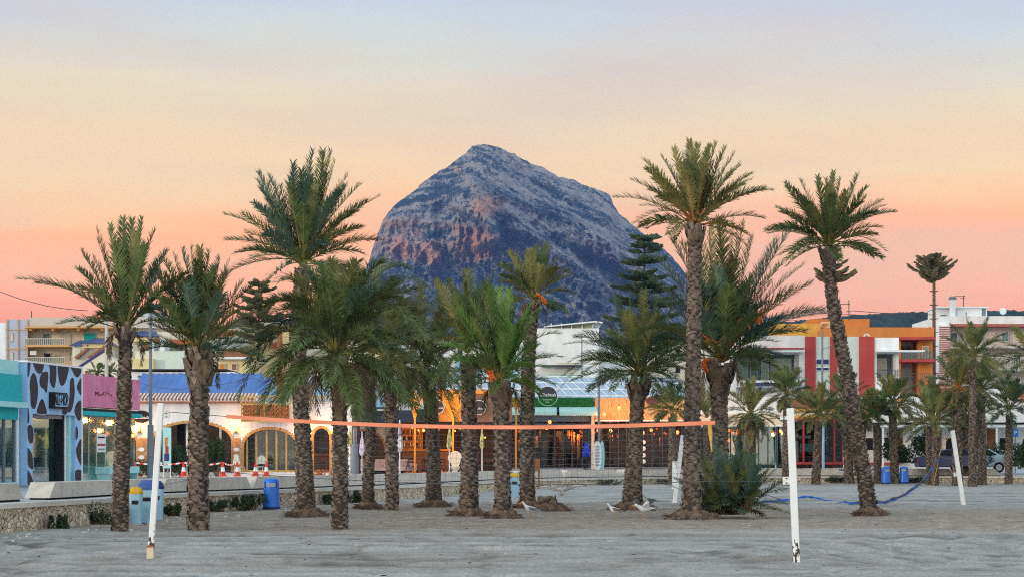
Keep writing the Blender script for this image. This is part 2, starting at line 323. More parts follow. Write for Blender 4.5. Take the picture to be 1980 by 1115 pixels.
# keep the sand below the promenade paving
s = MB(); V = np.stack([X, Y, Z], -1).reshape(-1, 3)
def sandmat():
    m = bpy.data.materials.new('sand'); m.use_nodes = True; t = m.node_tree; b = t.nodes["Principled BSDF"]; n = t.nodes.new; l = t.links.new
    b.inputs["Roughness"].default_value = .95; b.inputs["Specular IOR Level"].default_value = .15
    co = n("ShaderNodeTexCoord"); at = n("ShaderNodeAttribute"); at.attribute_name = 'bare'
    mp = n("ShaderNodeMapping"); mp.inputs["Scale"].default_value = (.30, 1.0, 1); l(co.outputs["Object"], mp.inputs[0])
    n1 = n("ShaderNodeTexNoise"); n1.inputs["Scale"].default_value = 1.0; n1.inputs["Detail"].default_value = 7; n1.inputs["Roughness"].default_value = .65; l(mp.outputs[0], n1.inputs[0])
    r1 = n("ShaderNodeValToRGB"); r1.color_ramp.elements[0].position = .30; r1.color_ramp.elements[1].position = .70
    r1.color_ramp.elements[0].color = (.41, .385, .345, 1); r1.color_ramp.elements[1].color = (.56, .54, .495, 1); l(n1.outputs["Fac"], r1.inputs[0])
    n2 = n("ShaderNodeTexNoise"); n2.inputs["Scale"].default_value = 2.2; n2.inputs["Detail"].default_value = 8; n2.inputs["Roughness"].default_value = .75; l(co.outputs["Object"], n2.inputs[0])
    r2 = n("ShaderNodeValToRGB"); r2.color_ramp.elements[0].position = .35; r2.color_ramp.elements[1].position = .68
    r2.color_ramp.elements[0].color = (.27, .215, .165, 1); r2.color_ramp.elements[1].color = (.58, .49, .40, 1); l(n2.outputs["Fac"], r2.inputs[0])
    mx = n("ShaderNodeMix"); mx.data_type = 'RGBA'; l(at.outputs["Fac"], mx.inputs[0]); l(r1.outputs[0], mx.inputs[6]); l(r2.outputs[0], mx.inputs[7])
    n3 = n("ShaderNodeTexNoise"); n3.inputs["Scale"].default_value = 14; n3.inputs["Detail"].default_value = 6; n3.inputs["Roughness"].default_value = .7; l(co.outputs["Object"], n3.inputs[0])
    r3 = n("ShaderNodeValToRGB"); r3.color_ramp.elements[0].position = .3; r3.color_ramp.elements[0].color = (.55, .55, .55, 1); r3.color_ramp.elements[1].position = .62; r3.color_ramp.elements[1].color = (1.12, 1.12, 1.12, 1); l(n3.outputs["Fac"], r3.inputs[0])
    mu = n("ShaderNodeMix"); mu.data_type = 'RGBA'; mu.blend_type = 'MULTIPLY'; mu.inputs[0].default_value = .8; l(mx.outputs[2], mu.inputs[6]); l(r3.outputs[0], mu.inputs[7])
    # little dark bits of seaweed and pale shell
    vo = n("ShaderNodeTexVoronoi"); vo.inputs["Scale"].default_value = 1.7; l(co.outputs["Object"], vo.inputs[0])
    cp = n("ShaderNodeMapRange"); cp.inputs["From Min"].default_value = .05; cp.inputs["From Max"].default_value = .08; cp.inputs["To Min"].default_value = 1; cp.inputs["To Max"].default_value = 0; l(vo.outputs["Distance"], cp.inputs["Value"])
    m2 = n("ShaderNodeMix"); m2.data_type = 'RGBA'; l(cp.outputs[0], m2.inputs[0]); l(mu.outputs[2], m2.inputs[6])
    rr_ = n("ShaderNodeValToRGB"); rr_.color_ramp.interpolation = 'CONSTANT'; rr_.color_ramp.elements[0].color = (.06, .05, .04, 1); rr_.color_ramp.elements[1].position = .6; rr_.color_ramp.elements[1].color = (.6, .58, .54, 1); l(vo.outputs["Color"], rr_.inputs[0]); l(rr_.outputs[0], m2.inputs[7])
    ad_ = n("ShaderNodeAttribute"); ad_.attribute_name = 'sand_dark'; m3 = n("ShaderNodeMix"); m3.data_type = 'RGBA'; l(ad_.outputs["Fac"], m3.inputs[0]); l(m2.outputs[2], m3.inputs[6]); m3.inputs[7].default_value = (.17, .15, .125, 1)
    l(m3.outputs[2], b.inputs["Base Color"])
    bp = n("ShaderNodeBump"); bp.inputs["Distance"].default_value = .05; l(n3.outputs["Fac"], bp.inputs["Height"]); l(bp.outputs[0], b.inputs["Normal"])
    return m
M['sand'] = sandmat()
s.arr(V, gridfaces(len(ys), len(xs)), M['sand']); so_ = s.build('sand', smooth=True, kind='structure')
at = so_.data.attributes.new('sand_dark', 'FLOAT', 'POINT'); at.data.foreach_set('value', sand_dark.ravel().astype(np.float32))
at = so_.data.attributes.new('bare', 'FLOAT', 'POINT'); at.data.foreach_set('value', bare.ravel().astype(np.float32))
# promenade paving: strip from the coping to far behind the buildings
from mathutils.geometry import tessellate_polygon
pv = MB(); r0, r1 = offs(SP, .30), offs(SP, 2.4); n_ = len(SP)
vs = [(p.x, p.y, pz(SP[i].y)) for i, p in enumerate(r0)] + [(p.x, p.y, pz(SP[i].y)) for i, p in enumerate(r1)]
pv.arr(np.array(vs), gridfaces(2, n_), M['paving'])
poly = [Vector((p.x, p.y, pz(SP[i].y))) for i, p in enumerate(r1)] + [Vector((90, 230, .62)), Vector((-170, 230, .62)), Vector((-170, 30, .64))]
tris = tessellate_polygon([[Vector((p.x, p.y, 0)) for p in poly]]); pv.add(poly, [tuple(t_) for t_ in tris], M['paving'])
pv.build('promenade', kind='structure')
# stone retaining wall with coping
def stonemat():
    m = bpy.data.materials.new('rubble_stone'); m.use_nodes = True; t = m.node_tree; b = t.nodes["Principled BSDF"]; n = t.nodes.new; l = t.links.new
    b.inputs["Roughness"].default_value = .95
    co = n("ShaderNodeTexCoord"); nz = n("ShaderNodeTexNoise"); nz.inputs["Scale"].default_value = 5; l(co.outputs["Object"], nz.inputs[0])
    vm = n("ShaderNodeVectorMath"); vm.operation = 'MULTIPLY_ADD'; vm.inputs[1].default_value = (.12, .12, .12); l(nz.outputs["Color"], vm.inputs[0]); l(co.outputs["Object"], vm.inputs[2])
    vo = n("ShaderNodeTexVoronoi"); vo.feature = 'DISTANCE_TO_EDGE'; vo.inputs["Scale"].default_value = 6.8; l(vm.outputs[0], vo.inputs[0])
    vc = n("ShaderNodeTexVoronoi"); vc.inputs["Scale"].default_value = 6.8; l(vm.outputs[0], vc.inputs[0])
    r = n("ShaderNodeValToRGB"); r.color_ramp.elements[0].color = (.40, .32, .21, 1); r.color_ramp.elements[1].color = (.85, .77, .60, 1); l(vc.outputs["Color"], r.inputs[0])
    e = n("ShaderNodeMapRange"); e.inputs["From Min"].default_value = .015; e.inputs["From Max"].default_value = .07; l(vo.outputs["Distance"], e.inputs["Value"])
    mx = n("ShaderNodeMix"); mx.data_type = 'RGBA'; mx.inputs[6].default_value = (.045, .035, .025, 1); l(e.outputs[0], mx.inputs[0]); l(r.outputs[0], mx.inputs[7]); l(mx.outputs[2], b.inputs["Base Color"])
    bp = n("ShaderNodeBump"); bp.inputs["Distance"].default_value = .05; l(vo.outputs["Distance"], bp.inputs["Height"]); l(bp.outputs[0], b.inputs["Normal"])
    return m
M['rubble'] = stonemat()
wall = thing('stone_wall', 'low retaining wall of pale rubble stone under the promenade edge', 'wall', (SP[0].x, SP[0].y, 0))
mb = MB(); NV = 9; vs = []; dense = []
for i in range(len(SP) - 1):
    for j in range(6): dense.append(SP[i].lerp(SP[i + 1], j / 6))
dense.append(SP[-1]); on = offs(dense, -1)
arc = 0
for i, p in enumerate(dense):
    if i: arc += (dense[i] - dense[i - 1]).length
    nrm = (on[i] - p)
    for j in range(NV):
        z = -.3 + (pz(p.y) - .10 + .3) * j / (NV - 1)
        k = (fbm(np.array(arc * 3.1), np.array(z * 3.6), 3, 8) - .5) * .22
        q = p + nrm * float(k) + Vector((0, 0, z)); vs.append(tuple(q))
mb.arr(np.array(vs), gridfaces(len(dense), NV), M['rubble']); mb.build('stonework', wall, smooth=True)
mb = MB(); ins = offs(SP, .38); out = offs(SP, -.07)
for i in range(len(SP) - 1):
    a0, a1, b0, b1 = out[i], out[i + 1], ins[i], ins[i + 1]; z0, z1 = pz(SP[i].y), pz(SP[i + 1].y)
    vs = [(a0.x, a0.y, z0 - .10), (a1.x, a1.y, z1 - .10), (b1.x, b1.y, z1 - .10), (b0.x, b0.y, z0 - .10), (a0.x, a0.y, z0 + .015), (a1.x, a1.y, z1 + .015), (b1.x, b1.y, z1 + .015), (b0.x, b0.y, z0 + .015)]
    mb.add(vs, BOXF, M['pale_concrete'])
mb.build('coping', wall)
# concrete benches along the edge
BP = offs(SP, 1.25); cum = [0]
for a_, b_ in zip(BP, BP[1:]): cum.append(cum[-1] + (b_ - a_).length)
def bpt(sv):
    for i in range(len(cum) - 1):
        if sv <= cum[i + 1]: break
    t = (sv - cum[i]) / (cum[i + 1] - cum[i]); p = BP[i].lerp(BP[i + 1], t); d = (BP[i + 1] - BP[i]).normalized(); return p, d
def s_at_px(px):
    best = min(((abs(CX + bpt(k * .1)[0].x / bpt(k * .1)[0].y * FPX - px), k * .1) for k in range(int(cum[-1] * 10) - 1) if bpt(k * .1)[0].y > 40), key=lambda q: q[0]); return best[1]
def bench(s0, s1, label, zoff=0):
    p, d = bpt((s0 + s1) / 2); t = thing('concrete_bench', label, 'bench', (p.x, p.y, pz(p.y)), 'long concrete block benches along the promenade edge')
    mb = MB(); n = max(2, int((s1 - s0) / 1.2)); vs = []
    for k in range(n + 1):
        sv = s0 + (s1 - s0) * k / n; p, d = bpt(sv); nn = Vector((-d.y, d.x, 0)); z = pz(p.y)
        sl0 = (.42 if k == 0 else -.42 if k == n else 0)
        for (o_, h, sh) in ((-.33, .05, 0), (-.33, .45, 1), (.33, .45, 1), (.33, .05, 0)):
            q = p + nn * o_ + d * (sl0 * sh) + Vector((0, 0, z + h)); vs.append(q)
    fs = [(k * 4 + a, k * 4 + (a + 1) % 4, k * 4 + 4 + (a + 1) % 4, k * 4 + 4 + a) for k in range(n) for a in range(4)] + [(0, 1, 2, 3)[::-1], tuple(n * 4 + a for a in range(4))]
    mb.add(vs, fs, M['concrete']); mb.build('seat_block', t)
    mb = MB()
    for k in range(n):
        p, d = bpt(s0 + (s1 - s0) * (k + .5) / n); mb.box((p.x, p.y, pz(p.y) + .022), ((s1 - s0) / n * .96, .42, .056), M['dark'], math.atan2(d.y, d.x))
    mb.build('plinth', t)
bench(s_at_px(-60), s_at_px(22), 'pale concrete bench end cut off by the left photo edge, before the teal shop')
xs_ = [70, 292, 470, 566, 652, 735, 812, 905, 985, 1080, 1190, 1290]
labs = ['long concrete bench with sloped left end in front of the cow patterned and pink shops', 'concrete bench section behind the second palm, below the arched restaurant', 'concrete bench section behind the lone blue litter bin', 'concrete bench section left of the arched doorway terrace',
        'concrete bench section in front of the white closed parasols', 'concrete bench section in front of the pink sofas', 'concrete bench section below the yellow lattice post', 'concrete bench section between the yellow lattice posts and the green awning', 'concrete bench section behind the light blue bins in the middle',
        'concrete bench section in front of the person in blue', 'concrete bench section below the reed panels']
for k in range(len(xs_) - 1):
    bench(s_at_px(xs_[k]) + .06, s_at_px(xs_[k + 1]) - .06, labs[k])
for x0, x1, lb in ((1468, 1632, 'concrete bench in front of the red framed restaurant'), (1738, 1798, 'concrete bench right of the two blue litter bins'), (1801, 1845, 'concrete bench in front of the dark parked car'), (1890, 1935, 'concrete bench in front of the light blue car')):
    bench(s_at_px(x0), s_at_px(x1), lb)
# ================================================================ mountain
SIL = [(300, 690), (420, 650), (560, 616), (640, 585), (690, 545), (712, 510), (722, 476), (728, 458), (735, 440), (741, 424), (750, 412), (762, 398), (775, 388), (790, 376), (800, 370), (810, 360), (822, 349), (835, 341), (850, 330), (860, 326), (872, 318), (884, 309), (895, 301), (905, 291), (912, 284), (921, 281), (932, 280), (945, 280), (956, 283), (968, 287), (980, 293), (995, 298), (1008, 307), (1020, 313), (1032, 320), (1044, 321), (1056, 327), (1068, 335), (1080, 342), (1096, 344), (1112, 349), (1125, 356), (1140, 361), (1155, 367), (1168, 371), (1178, 376), (1183, 385), (1186, 396), (1192, 404), (1199, 416), (1210, 422), (1217, 431), (1230, 440), (1243, 452), (1258, 463), (1272, 474), (1288, 485), (1300, 497), (1312, 512), (1330, 535), (1360, 560), (1420, 590), (1520, 625), (1700, 680)]
px = np.linspace(300, 1700, 780); sy = np.interp(px, [a for a, b in SIL], [b for a, b in SIL])
sy = sy - (fbm(px * .16, px * 0, 5, 3, .62) - .5) * 5.0
NR = 300; v = np.linspace(0, 1, NR)[:, None]
PYb = 874.0
PY = sy[None, :] + (PYb - sy)[None, :] * v; PX = np.broadcast_to(px[None, :], PY.shape)
K = 1.25
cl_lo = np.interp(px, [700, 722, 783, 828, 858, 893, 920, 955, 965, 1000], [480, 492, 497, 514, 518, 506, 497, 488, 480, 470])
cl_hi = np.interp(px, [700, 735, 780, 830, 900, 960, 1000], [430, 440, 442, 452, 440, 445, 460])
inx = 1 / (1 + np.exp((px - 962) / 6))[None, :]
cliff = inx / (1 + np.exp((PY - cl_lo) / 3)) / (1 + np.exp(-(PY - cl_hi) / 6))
# upper-left steps: nearly level ledges; right flank: strata falling to the right
side = 1 / (1 + np.exp(-(PX - (905 + (PY - 300) * .12)) / 12))
ang = R(33); ur = PX * math.cos(ang) + PY * math.sin(ang); vr = -PX * math.sin(ang) + PY * math.cos(ang)
warp = (fbm(PX * .02, PY * .02, 3, 88) - .5) * 30
strR = fbm(ur * .012, (vr + warp * .5) * .085, 5, 11); strL = fbm(PX * .014, (PY + warp - .12 * (PX - 800)) * .075, 5, 13)
stra = strR * side + strL * (1 - side)
rid = 1 - np.abs(2 * fbm(PX * .028, PY * .02, 5, 21) - 1)
vert = fbm(PX * .09 + warp * .03, PY * .018, 4, 27)
fine = fbm(PX * .16, PY * .16, 4, 29)
def bulge(x0, y0, x1, y1, wl, wr, h):
    dx, dy = x1 - x0, y1 - y0; L = math.hypot(dx, dy); tt = ((PX - x0) * dx + (PY - y0) * dy) / L / L; dd = ((PX - x0) * -dy + (PY - y0) * dx) / L
    wv = np.where(dd > 0, wl, wr); e = np.clip(np.minimum(tt + .05, 1.05 - tt) * 8, 0, 1)
    return h * np.exp(-(dd / wv) ** 2) * e
rel = bulge(948, 300, 905, 350, 30, 30, 60) + bulge(915, 340, 878, 405, 14, 60, 110) + bulge(912, 350, 960, 470, 50, 12, 100) + bulge(950, 320, 1310, 560, 45, 14, 130) + bulge(1040, 330, 1265, 500, 26, 10, 90) + bulge(960, 400, 1180, 560, 30, 12, 90) + bulge(1090, 352, 1190, 420, 30, 14, 80) + bulge(830, 350, 790, 440, 20, 30, 50)
slope = 1.25 * (1 - .86 * cliff) * (1 - .45 * np.clip((stra - .5) * 6, -1, 1)) * (1 + .8 * (PY > 520))
dz = np.diff(PY, axis=0, prepend=PY[:1]) * K
run = np.cumsum(slope * dz, axis=0)
YM = 5000 - run - rel * 1.7 - (rid - .5) * 190 - (vert - .5) * (40 + 90 * cliff) - (fine - .5) * 34 - (stra - .5) * 60
edge = np.clip(v * 5, 0, 1) ** .8
YM = 5000 * (1 - edge) + YM * edge - 20 * edge
XM = (PX - CX) / FPX * YM; ZM = HC + (HY - PY) / FPX * YM
rows_b = []
for k, (dy_, f_) in enumerate(((250, .72), (700, .35), (1100, 0.0))):
    rows_b.insert(0, np.stack([XM[0], np.full_like(px, 5000 + dy_), (ZM[0]) * f_], -1))
G3 = np.concatenate([np.stack(rows_b, 0), np.stack([XM, YM, ZM], -1)], 0)
NRt = G3.shape[0]
mb = MB()
def rockmat():
    m = bpy.data.materials.new('mountain_rock'); m.use_nodes = True; t = m.node_tree; b = t.nodes["Principled BSDF"]; n = t.nodes.new; l = t.links.new
    b.inputs["Roughness"].default_value = 1; b.inputs["Specular IOR Level"].default_value = .05
    co = n("ShaderNodeTexCoord"); a1 = n("ShaderNodeAttribute"); a1.attribute_name = 'rock'; a2 = n("ShaderNodeAttribute"); a2.attribute_name = 'ochre_light'
    mp = n("ShaderNodeMapping"); mp.inputs["Scale"].default_value = (1, .45, 1); l(co.outputs["Object"], mp.inputs[0])
    n1 = n("ShaderNodeTexNoise"); n1.inputs["Scale"].default_value = .13; n1.inputs["Detail"].default_value = 9; n1.inputs["Roughness"].default_value = .80; l(mp.outputs[0], n1.inputs[0])
    n2 = n("ShaderNodeTexNoise"); n2.inputs["Scale"].default_value = .011; n2.inputs["Detail"].default_value = 4; l(mp.outputs[0], n2.inputs[0])
    s1 = n("ShaderNodeMath"); s1.operation = 'MULTIPLY_ADD'; s1.inputs[1].default_value = 2.5; l(n1.outputs["Fac"], s1.inputs[0]); l(a1.outputs["Fac"], s1.inputs[2])
    s2 = n("ShaderNodeMath"); s2.operation = 'MULTIPLY_ADD'; s2.inputs[1].default_value = .35; l(n2.outputs["Fac"], s2.inputs[0]); l(s1.outputs[0], s2.inputs[2])
    a3 = n("ShaderNodeAttribute"); a3.attribute_name = 'flank'
    def strata(ang, seed):
        q = n("ShaderNodeMapping"); q.inputs["Rotation"].default_value = (0, ang, 0); q.inputs["Location"].default_value = (seed, 0, seed); l(wv.outputs[0], q.inputs[0])
        q2 = n("ShaderNodeMapping"); q2.inputs["Scale"].default_value = (.006, .004, .075); l(q.outputs[0], q2.inputs[0])
        nn = n("ShaderNodeTexNoise"); nn.inputs["Scale"].default_value = 1.0; nn.inputs["Detail"].default_value = 6; nn.inputs["Roughness"].default_value = .6; nn.inputs["Distortion"].default_value = .6; l(q2.outputs[0], nn.inputs[0]); return nn
    wn = n("ShaderNodeTexNoise"); wn.inputs["Scale"].default_value = .006; wn.inputs["Detail"].default_value = 3; l(co.outputs["Object"], wn.inputs[0])
    wv = n("ShaderNodeVectorMath"); wv.operation = 'MULTIPLY_ADD'; wv.inputs[1].default_value = (60, 60, 60); l(wn.outputs["Color"], wv.inputs[0]); l(co.outputs["Object"], wv.inputs[2])
    sa, sb = strata(R(-31), 0), strata(R(4), 50); smx = n("ShaderNodeMix"); l(a3.outputs["Fac"], smx.inputs[0]); l(sb.outputs["Fac"], smx.inputs[2]); l(sa.outputs["Fac"], smx.inputs[3])
    s3 = n("ShaderNodeMath"); s3.operation = 'MULTIPLY_ADD'; s3.inputs[1].default_value = 1.65; l(smx.outputs[0], s3.inputs[0]); l(s2.outputs[0], s3.inputs[2])
    k = n("ShaderNodeMapRange"); k.inputs["From Min"].default_value = 2.42; k.inputs["From Max"].default_value = 2.74; l(s3.outputs[0], k.inputs["Value"])
    veg = n("ShaderNodeValToRGB"); veg.color_ramp.elements[0].color = (.022, .045, .065, 1); veg.color_ramp.elements[1].color = (.065, .11, .14, 1); l(n1.outputs["Fac"], veg.inputs[0])
    och_light = n("ShaderNodeMix"); och_light.data_type = 'RGBA'; och_light.inputs[6].default_value = (.45, .425, .40, 1); och_light.inputs[7].default_value = (.78, .40, .23, 1); l(a2.outputs["Fac"], och_light.inputs[0])
    mx = n("ShaderNodeMix"); mx.data_type = 'RGBA'; l(k.outputs[0], mx.inputs[0]); l(veg.outputs[0], mx.inputs[6]); l(och_light.outputs[2], mx.inputs[7]); l(mx.outputs[2], b.inputs["Base Color"])
    bp = n("ShaderNodeBump"); bp.inputs["Distance"].default_value = 9; l(n1.outputs["Fac"], bp.inputs["Height"]); l(bp.outputs[0], b.inputs["Normal"])
    return m
M['rock'] = rockmat()
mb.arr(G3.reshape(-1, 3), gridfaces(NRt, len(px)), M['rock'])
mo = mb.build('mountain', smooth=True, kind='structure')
gx = np.gradient(YM, axis=0) / np.maximum(1e-3, np.gradient(ZM * -1, axis=0))     # small where steep
steep = np.clip(1 - np.abs(gx) / 1.6, 0, 1)
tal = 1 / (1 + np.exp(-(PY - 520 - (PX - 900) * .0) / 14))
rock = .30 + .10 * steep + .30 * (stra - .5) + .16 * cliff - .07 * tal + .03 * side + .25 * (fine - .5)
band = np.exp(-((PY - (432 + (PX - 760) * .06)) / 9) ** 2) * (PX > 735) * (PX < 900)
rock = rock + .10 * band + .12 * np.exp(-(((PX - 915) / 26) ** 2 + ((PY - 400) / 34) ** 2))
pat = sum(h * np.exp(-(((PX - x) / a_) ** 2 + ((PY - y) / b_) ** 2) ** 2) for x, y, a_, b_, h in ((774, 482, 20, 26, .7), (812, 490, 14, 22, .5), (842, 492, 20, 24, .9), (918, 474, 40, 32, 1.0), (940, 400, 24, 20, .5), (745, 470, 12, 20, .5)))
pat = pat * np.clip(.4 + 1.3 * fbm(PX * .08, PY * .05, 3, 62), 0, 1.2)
rock = rock + .22 * pat
def seg(x0, y0, x1, y1, wd, h):
    dx, dy = x1 - x0, y1 - y0; L2 = dx * dx + dy * dy; tt = np.clip(((PX - x0) * dx + (PY - y0) * dy) / L2, 0, 1); d_ = np.hypot(PX - x0 - tt * dx, PY - y0 - tt * dy) + warp * .12
    return h * np.exp(-(np.abs(d_) / wd) ** 2.5)
SEGS = [(1030, 318, 1092, 348, 6, .22), (972, 342, 1030, 378, 8, .20), (1085, 364, 1137, 382, 6, .18), (1154, 384, 1209, 436, 9, .20), (1040, 432, 1168, 482, 5, .24), (1100, 500, 1160, 530, 6, .14), (1118, 497, 1128, 503, 8, .30), (955, 305, 1015, 335, 5, .14),
        (1040, 380, 1200, 460, 4, .16), (905, 350, 882, 392, 7, .22), (915, 395, 935, 415, 10, .22), (760, 426, 885, 428, 5, .20), (800, 400, 860, 384, 5, .15), (880, 325, 915, 318, 5, .16), (905, 300, 960, 298, 4, .12), (985, 430, 1010, 445, 7, .16),
        (842, 360, 902, 372, 9, -.28), (810, 385, 845, 378, 7, -.22), (905, 330, 935, 335, 6, -.18), (955, 440, 1025, 468, 7, -.24), (1032, 350, 1080, 374, 8, -.22), (1050, 455, 1210, 530, 9, -.20), (935, 300, 1010, 325, 4, -.14), (820, 455, 875, 462, 9, -.20), (1060, 400, 1190, 425, 7, -.16), (960, 370, 1090, 430, 5, -.16), (900, 515, 1000, 560, 14, -.16), (1000, 500, 1200, 590, 9, -.14), (1120, 340, 1170, 372, 4, -.16), (760, 400, 790, 390, 8, -.16), (800, 520, 900, 545, 10, -.2)]
rock = rock + sum(seg(*q) for q in SEGS) * 1.15
och_light = np.clip(pat + cliff * (.10 + .8 * (fbm(PX * .022, PY * .012, 3, 61) - .3)) + .45 * band + .6 * np.exp(-(((PX - 935) / 30) ** 2 + ((PY - 398) / 22) ** 2)) + .35 * np.exp(-(((PX - 885) / 14) ** 2 + ((PY - 328) / 8) ** 2)) + .8 * np.exp(-(((PX - 1185) / 12) ** 2 + ((PY - 508) / 8) ** 2)), 0, 1)  # ochre cliff rock, with the pink low sunlight put into its colour
for nm, arr_ in (('rock', rock), ('ochre_light', och_light), ('flank', side)):
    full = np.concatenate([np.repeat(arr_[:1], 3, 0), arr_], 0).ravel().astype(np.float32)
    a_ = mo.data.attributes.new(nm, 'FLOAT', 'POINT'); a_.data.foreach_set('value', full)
# wooded hills low on the horizon at the right and behind the houses at the left
mk('woodland', (.022, .045, .035), var=.5, scale=.05, bump=2.0, bscale=.08)
mk('far_field', (.40, .42, .36), var=.1)
def hill(name, pts, D, depth, seed):
    pxs = np.linspace(pts[0][0], pts[-1][0], 420); top = np.interp(pxs, [p[0] for p in pts], [p[1] for p in pts]) - (fbm(pxs * .35, pxs * 0, 4, seed) - .3) * 3.2
    rws = []
    for k in range(22):
        q = k / 21; D_ = D - depth * q
        zz = (HC + (HY - top) / FPX * D) * (1 - q) ** .8 - 2 * q; zz = zz + (fbm(pxs * .25, pxs * 0 + k * 1.7, 3, seed + 1) - .5) * 7 * (1 - q) * (k > 0)
        rws.append(np.stack([(pxs - CX) / FPX * D, np.full_like(pxs, D_) + (fbm(pxs * .1, pxs * 0 + k, 2, seed + 2) - .5) * 25, zz], -1))
    rws.insert(0, np.stack([rws[0][:, 0], np.full_like(pxs, D + 200), np.full_like(pxs, -2)], -1))
    mb = MB(); mb.arr(np.stack(rws, 0).reshape(-1, 3), gridfaces(23, len(pxs)), M['woodland']); return mb.build(name, smooth=True, kind='structure')
hill('hills', [(1280, 640), (1400, 625), (1520, 622), (1600, 614), (1660, 608), (1720, 605), (1790, 603), (1850, 602), (1900, 601), (1960, 600), (2100, 606)], 1700, 500, 4)
# ================================================================ haze
hz = MB(); hz.box((0, 2790, 395), (6900, 5820, 793), M['white_wall'])
ho = hz.build('haze', kind='stuff')
hm = bpy.data.materials.new('haze_air'); hm.use_nodes = True; t = hm.node_tree; t.nodes.clear()
o_ = t.nodes.new("ShaderNodeOutputMaterial"); pvn = t.nodes.new("ShaderNodeVolumePrincipled")
pvn.inputs["Color"].default_value = (.22, .42, .95, 1); pvn.inputs["Density"].default_value = 0.000060; pvn.inputs["Anisotropy"].default_value = 0
t.links.new(pvn.outputs[0], o_.inputs["Volume"])
ho.data.materials.clear(); ho.data.materials.append(hm)
# ================================================================ palms
mk('leaf', (.13, .18, .06), var=.45, scale=2.5, rough=.6, spec=.35, tl=.22)
mk('leaf_olive', (.225, .225, .08), var=.4, scale=2.5, rough=.6, tl=.22)
mk('leaf_blue', (.105, .175, .12), var=.35, scale=2.5, rough=.55, tl=.2)
mk('leaf_bright', (.15, .28, .06), var=.35, scale=2.5, rough=.55, tl=.25)
mk('leaf_dry', (.20, .145, .085), var=.4, scale=3, rough=.9, tl=.1)
mk('rachis', (.20, .19, .06), var=.2, rough=.6)
mk('rachis_orange', (.42, .17, .04), var=.3, rough=.7)
mk('bark', (.060, .048, .038), var=.4, scale=3.5, bump=.012, bscale=30)
mk('bark_mid', (.155, .122, .094), var=.45, scale=4, bump=.01)
mk('bark_tip', (.22, .18, .14), var=.55, scale=3, bump=.01)
mk('bark_red', (.15, .098, .066), var=.6, scale=7, bump=.02)
mk('fibre', (.15, .085, .045), var=.4, scale=8, bump=.02)
mk('dates', (.75, .17, .03), var=.25, scale=6)
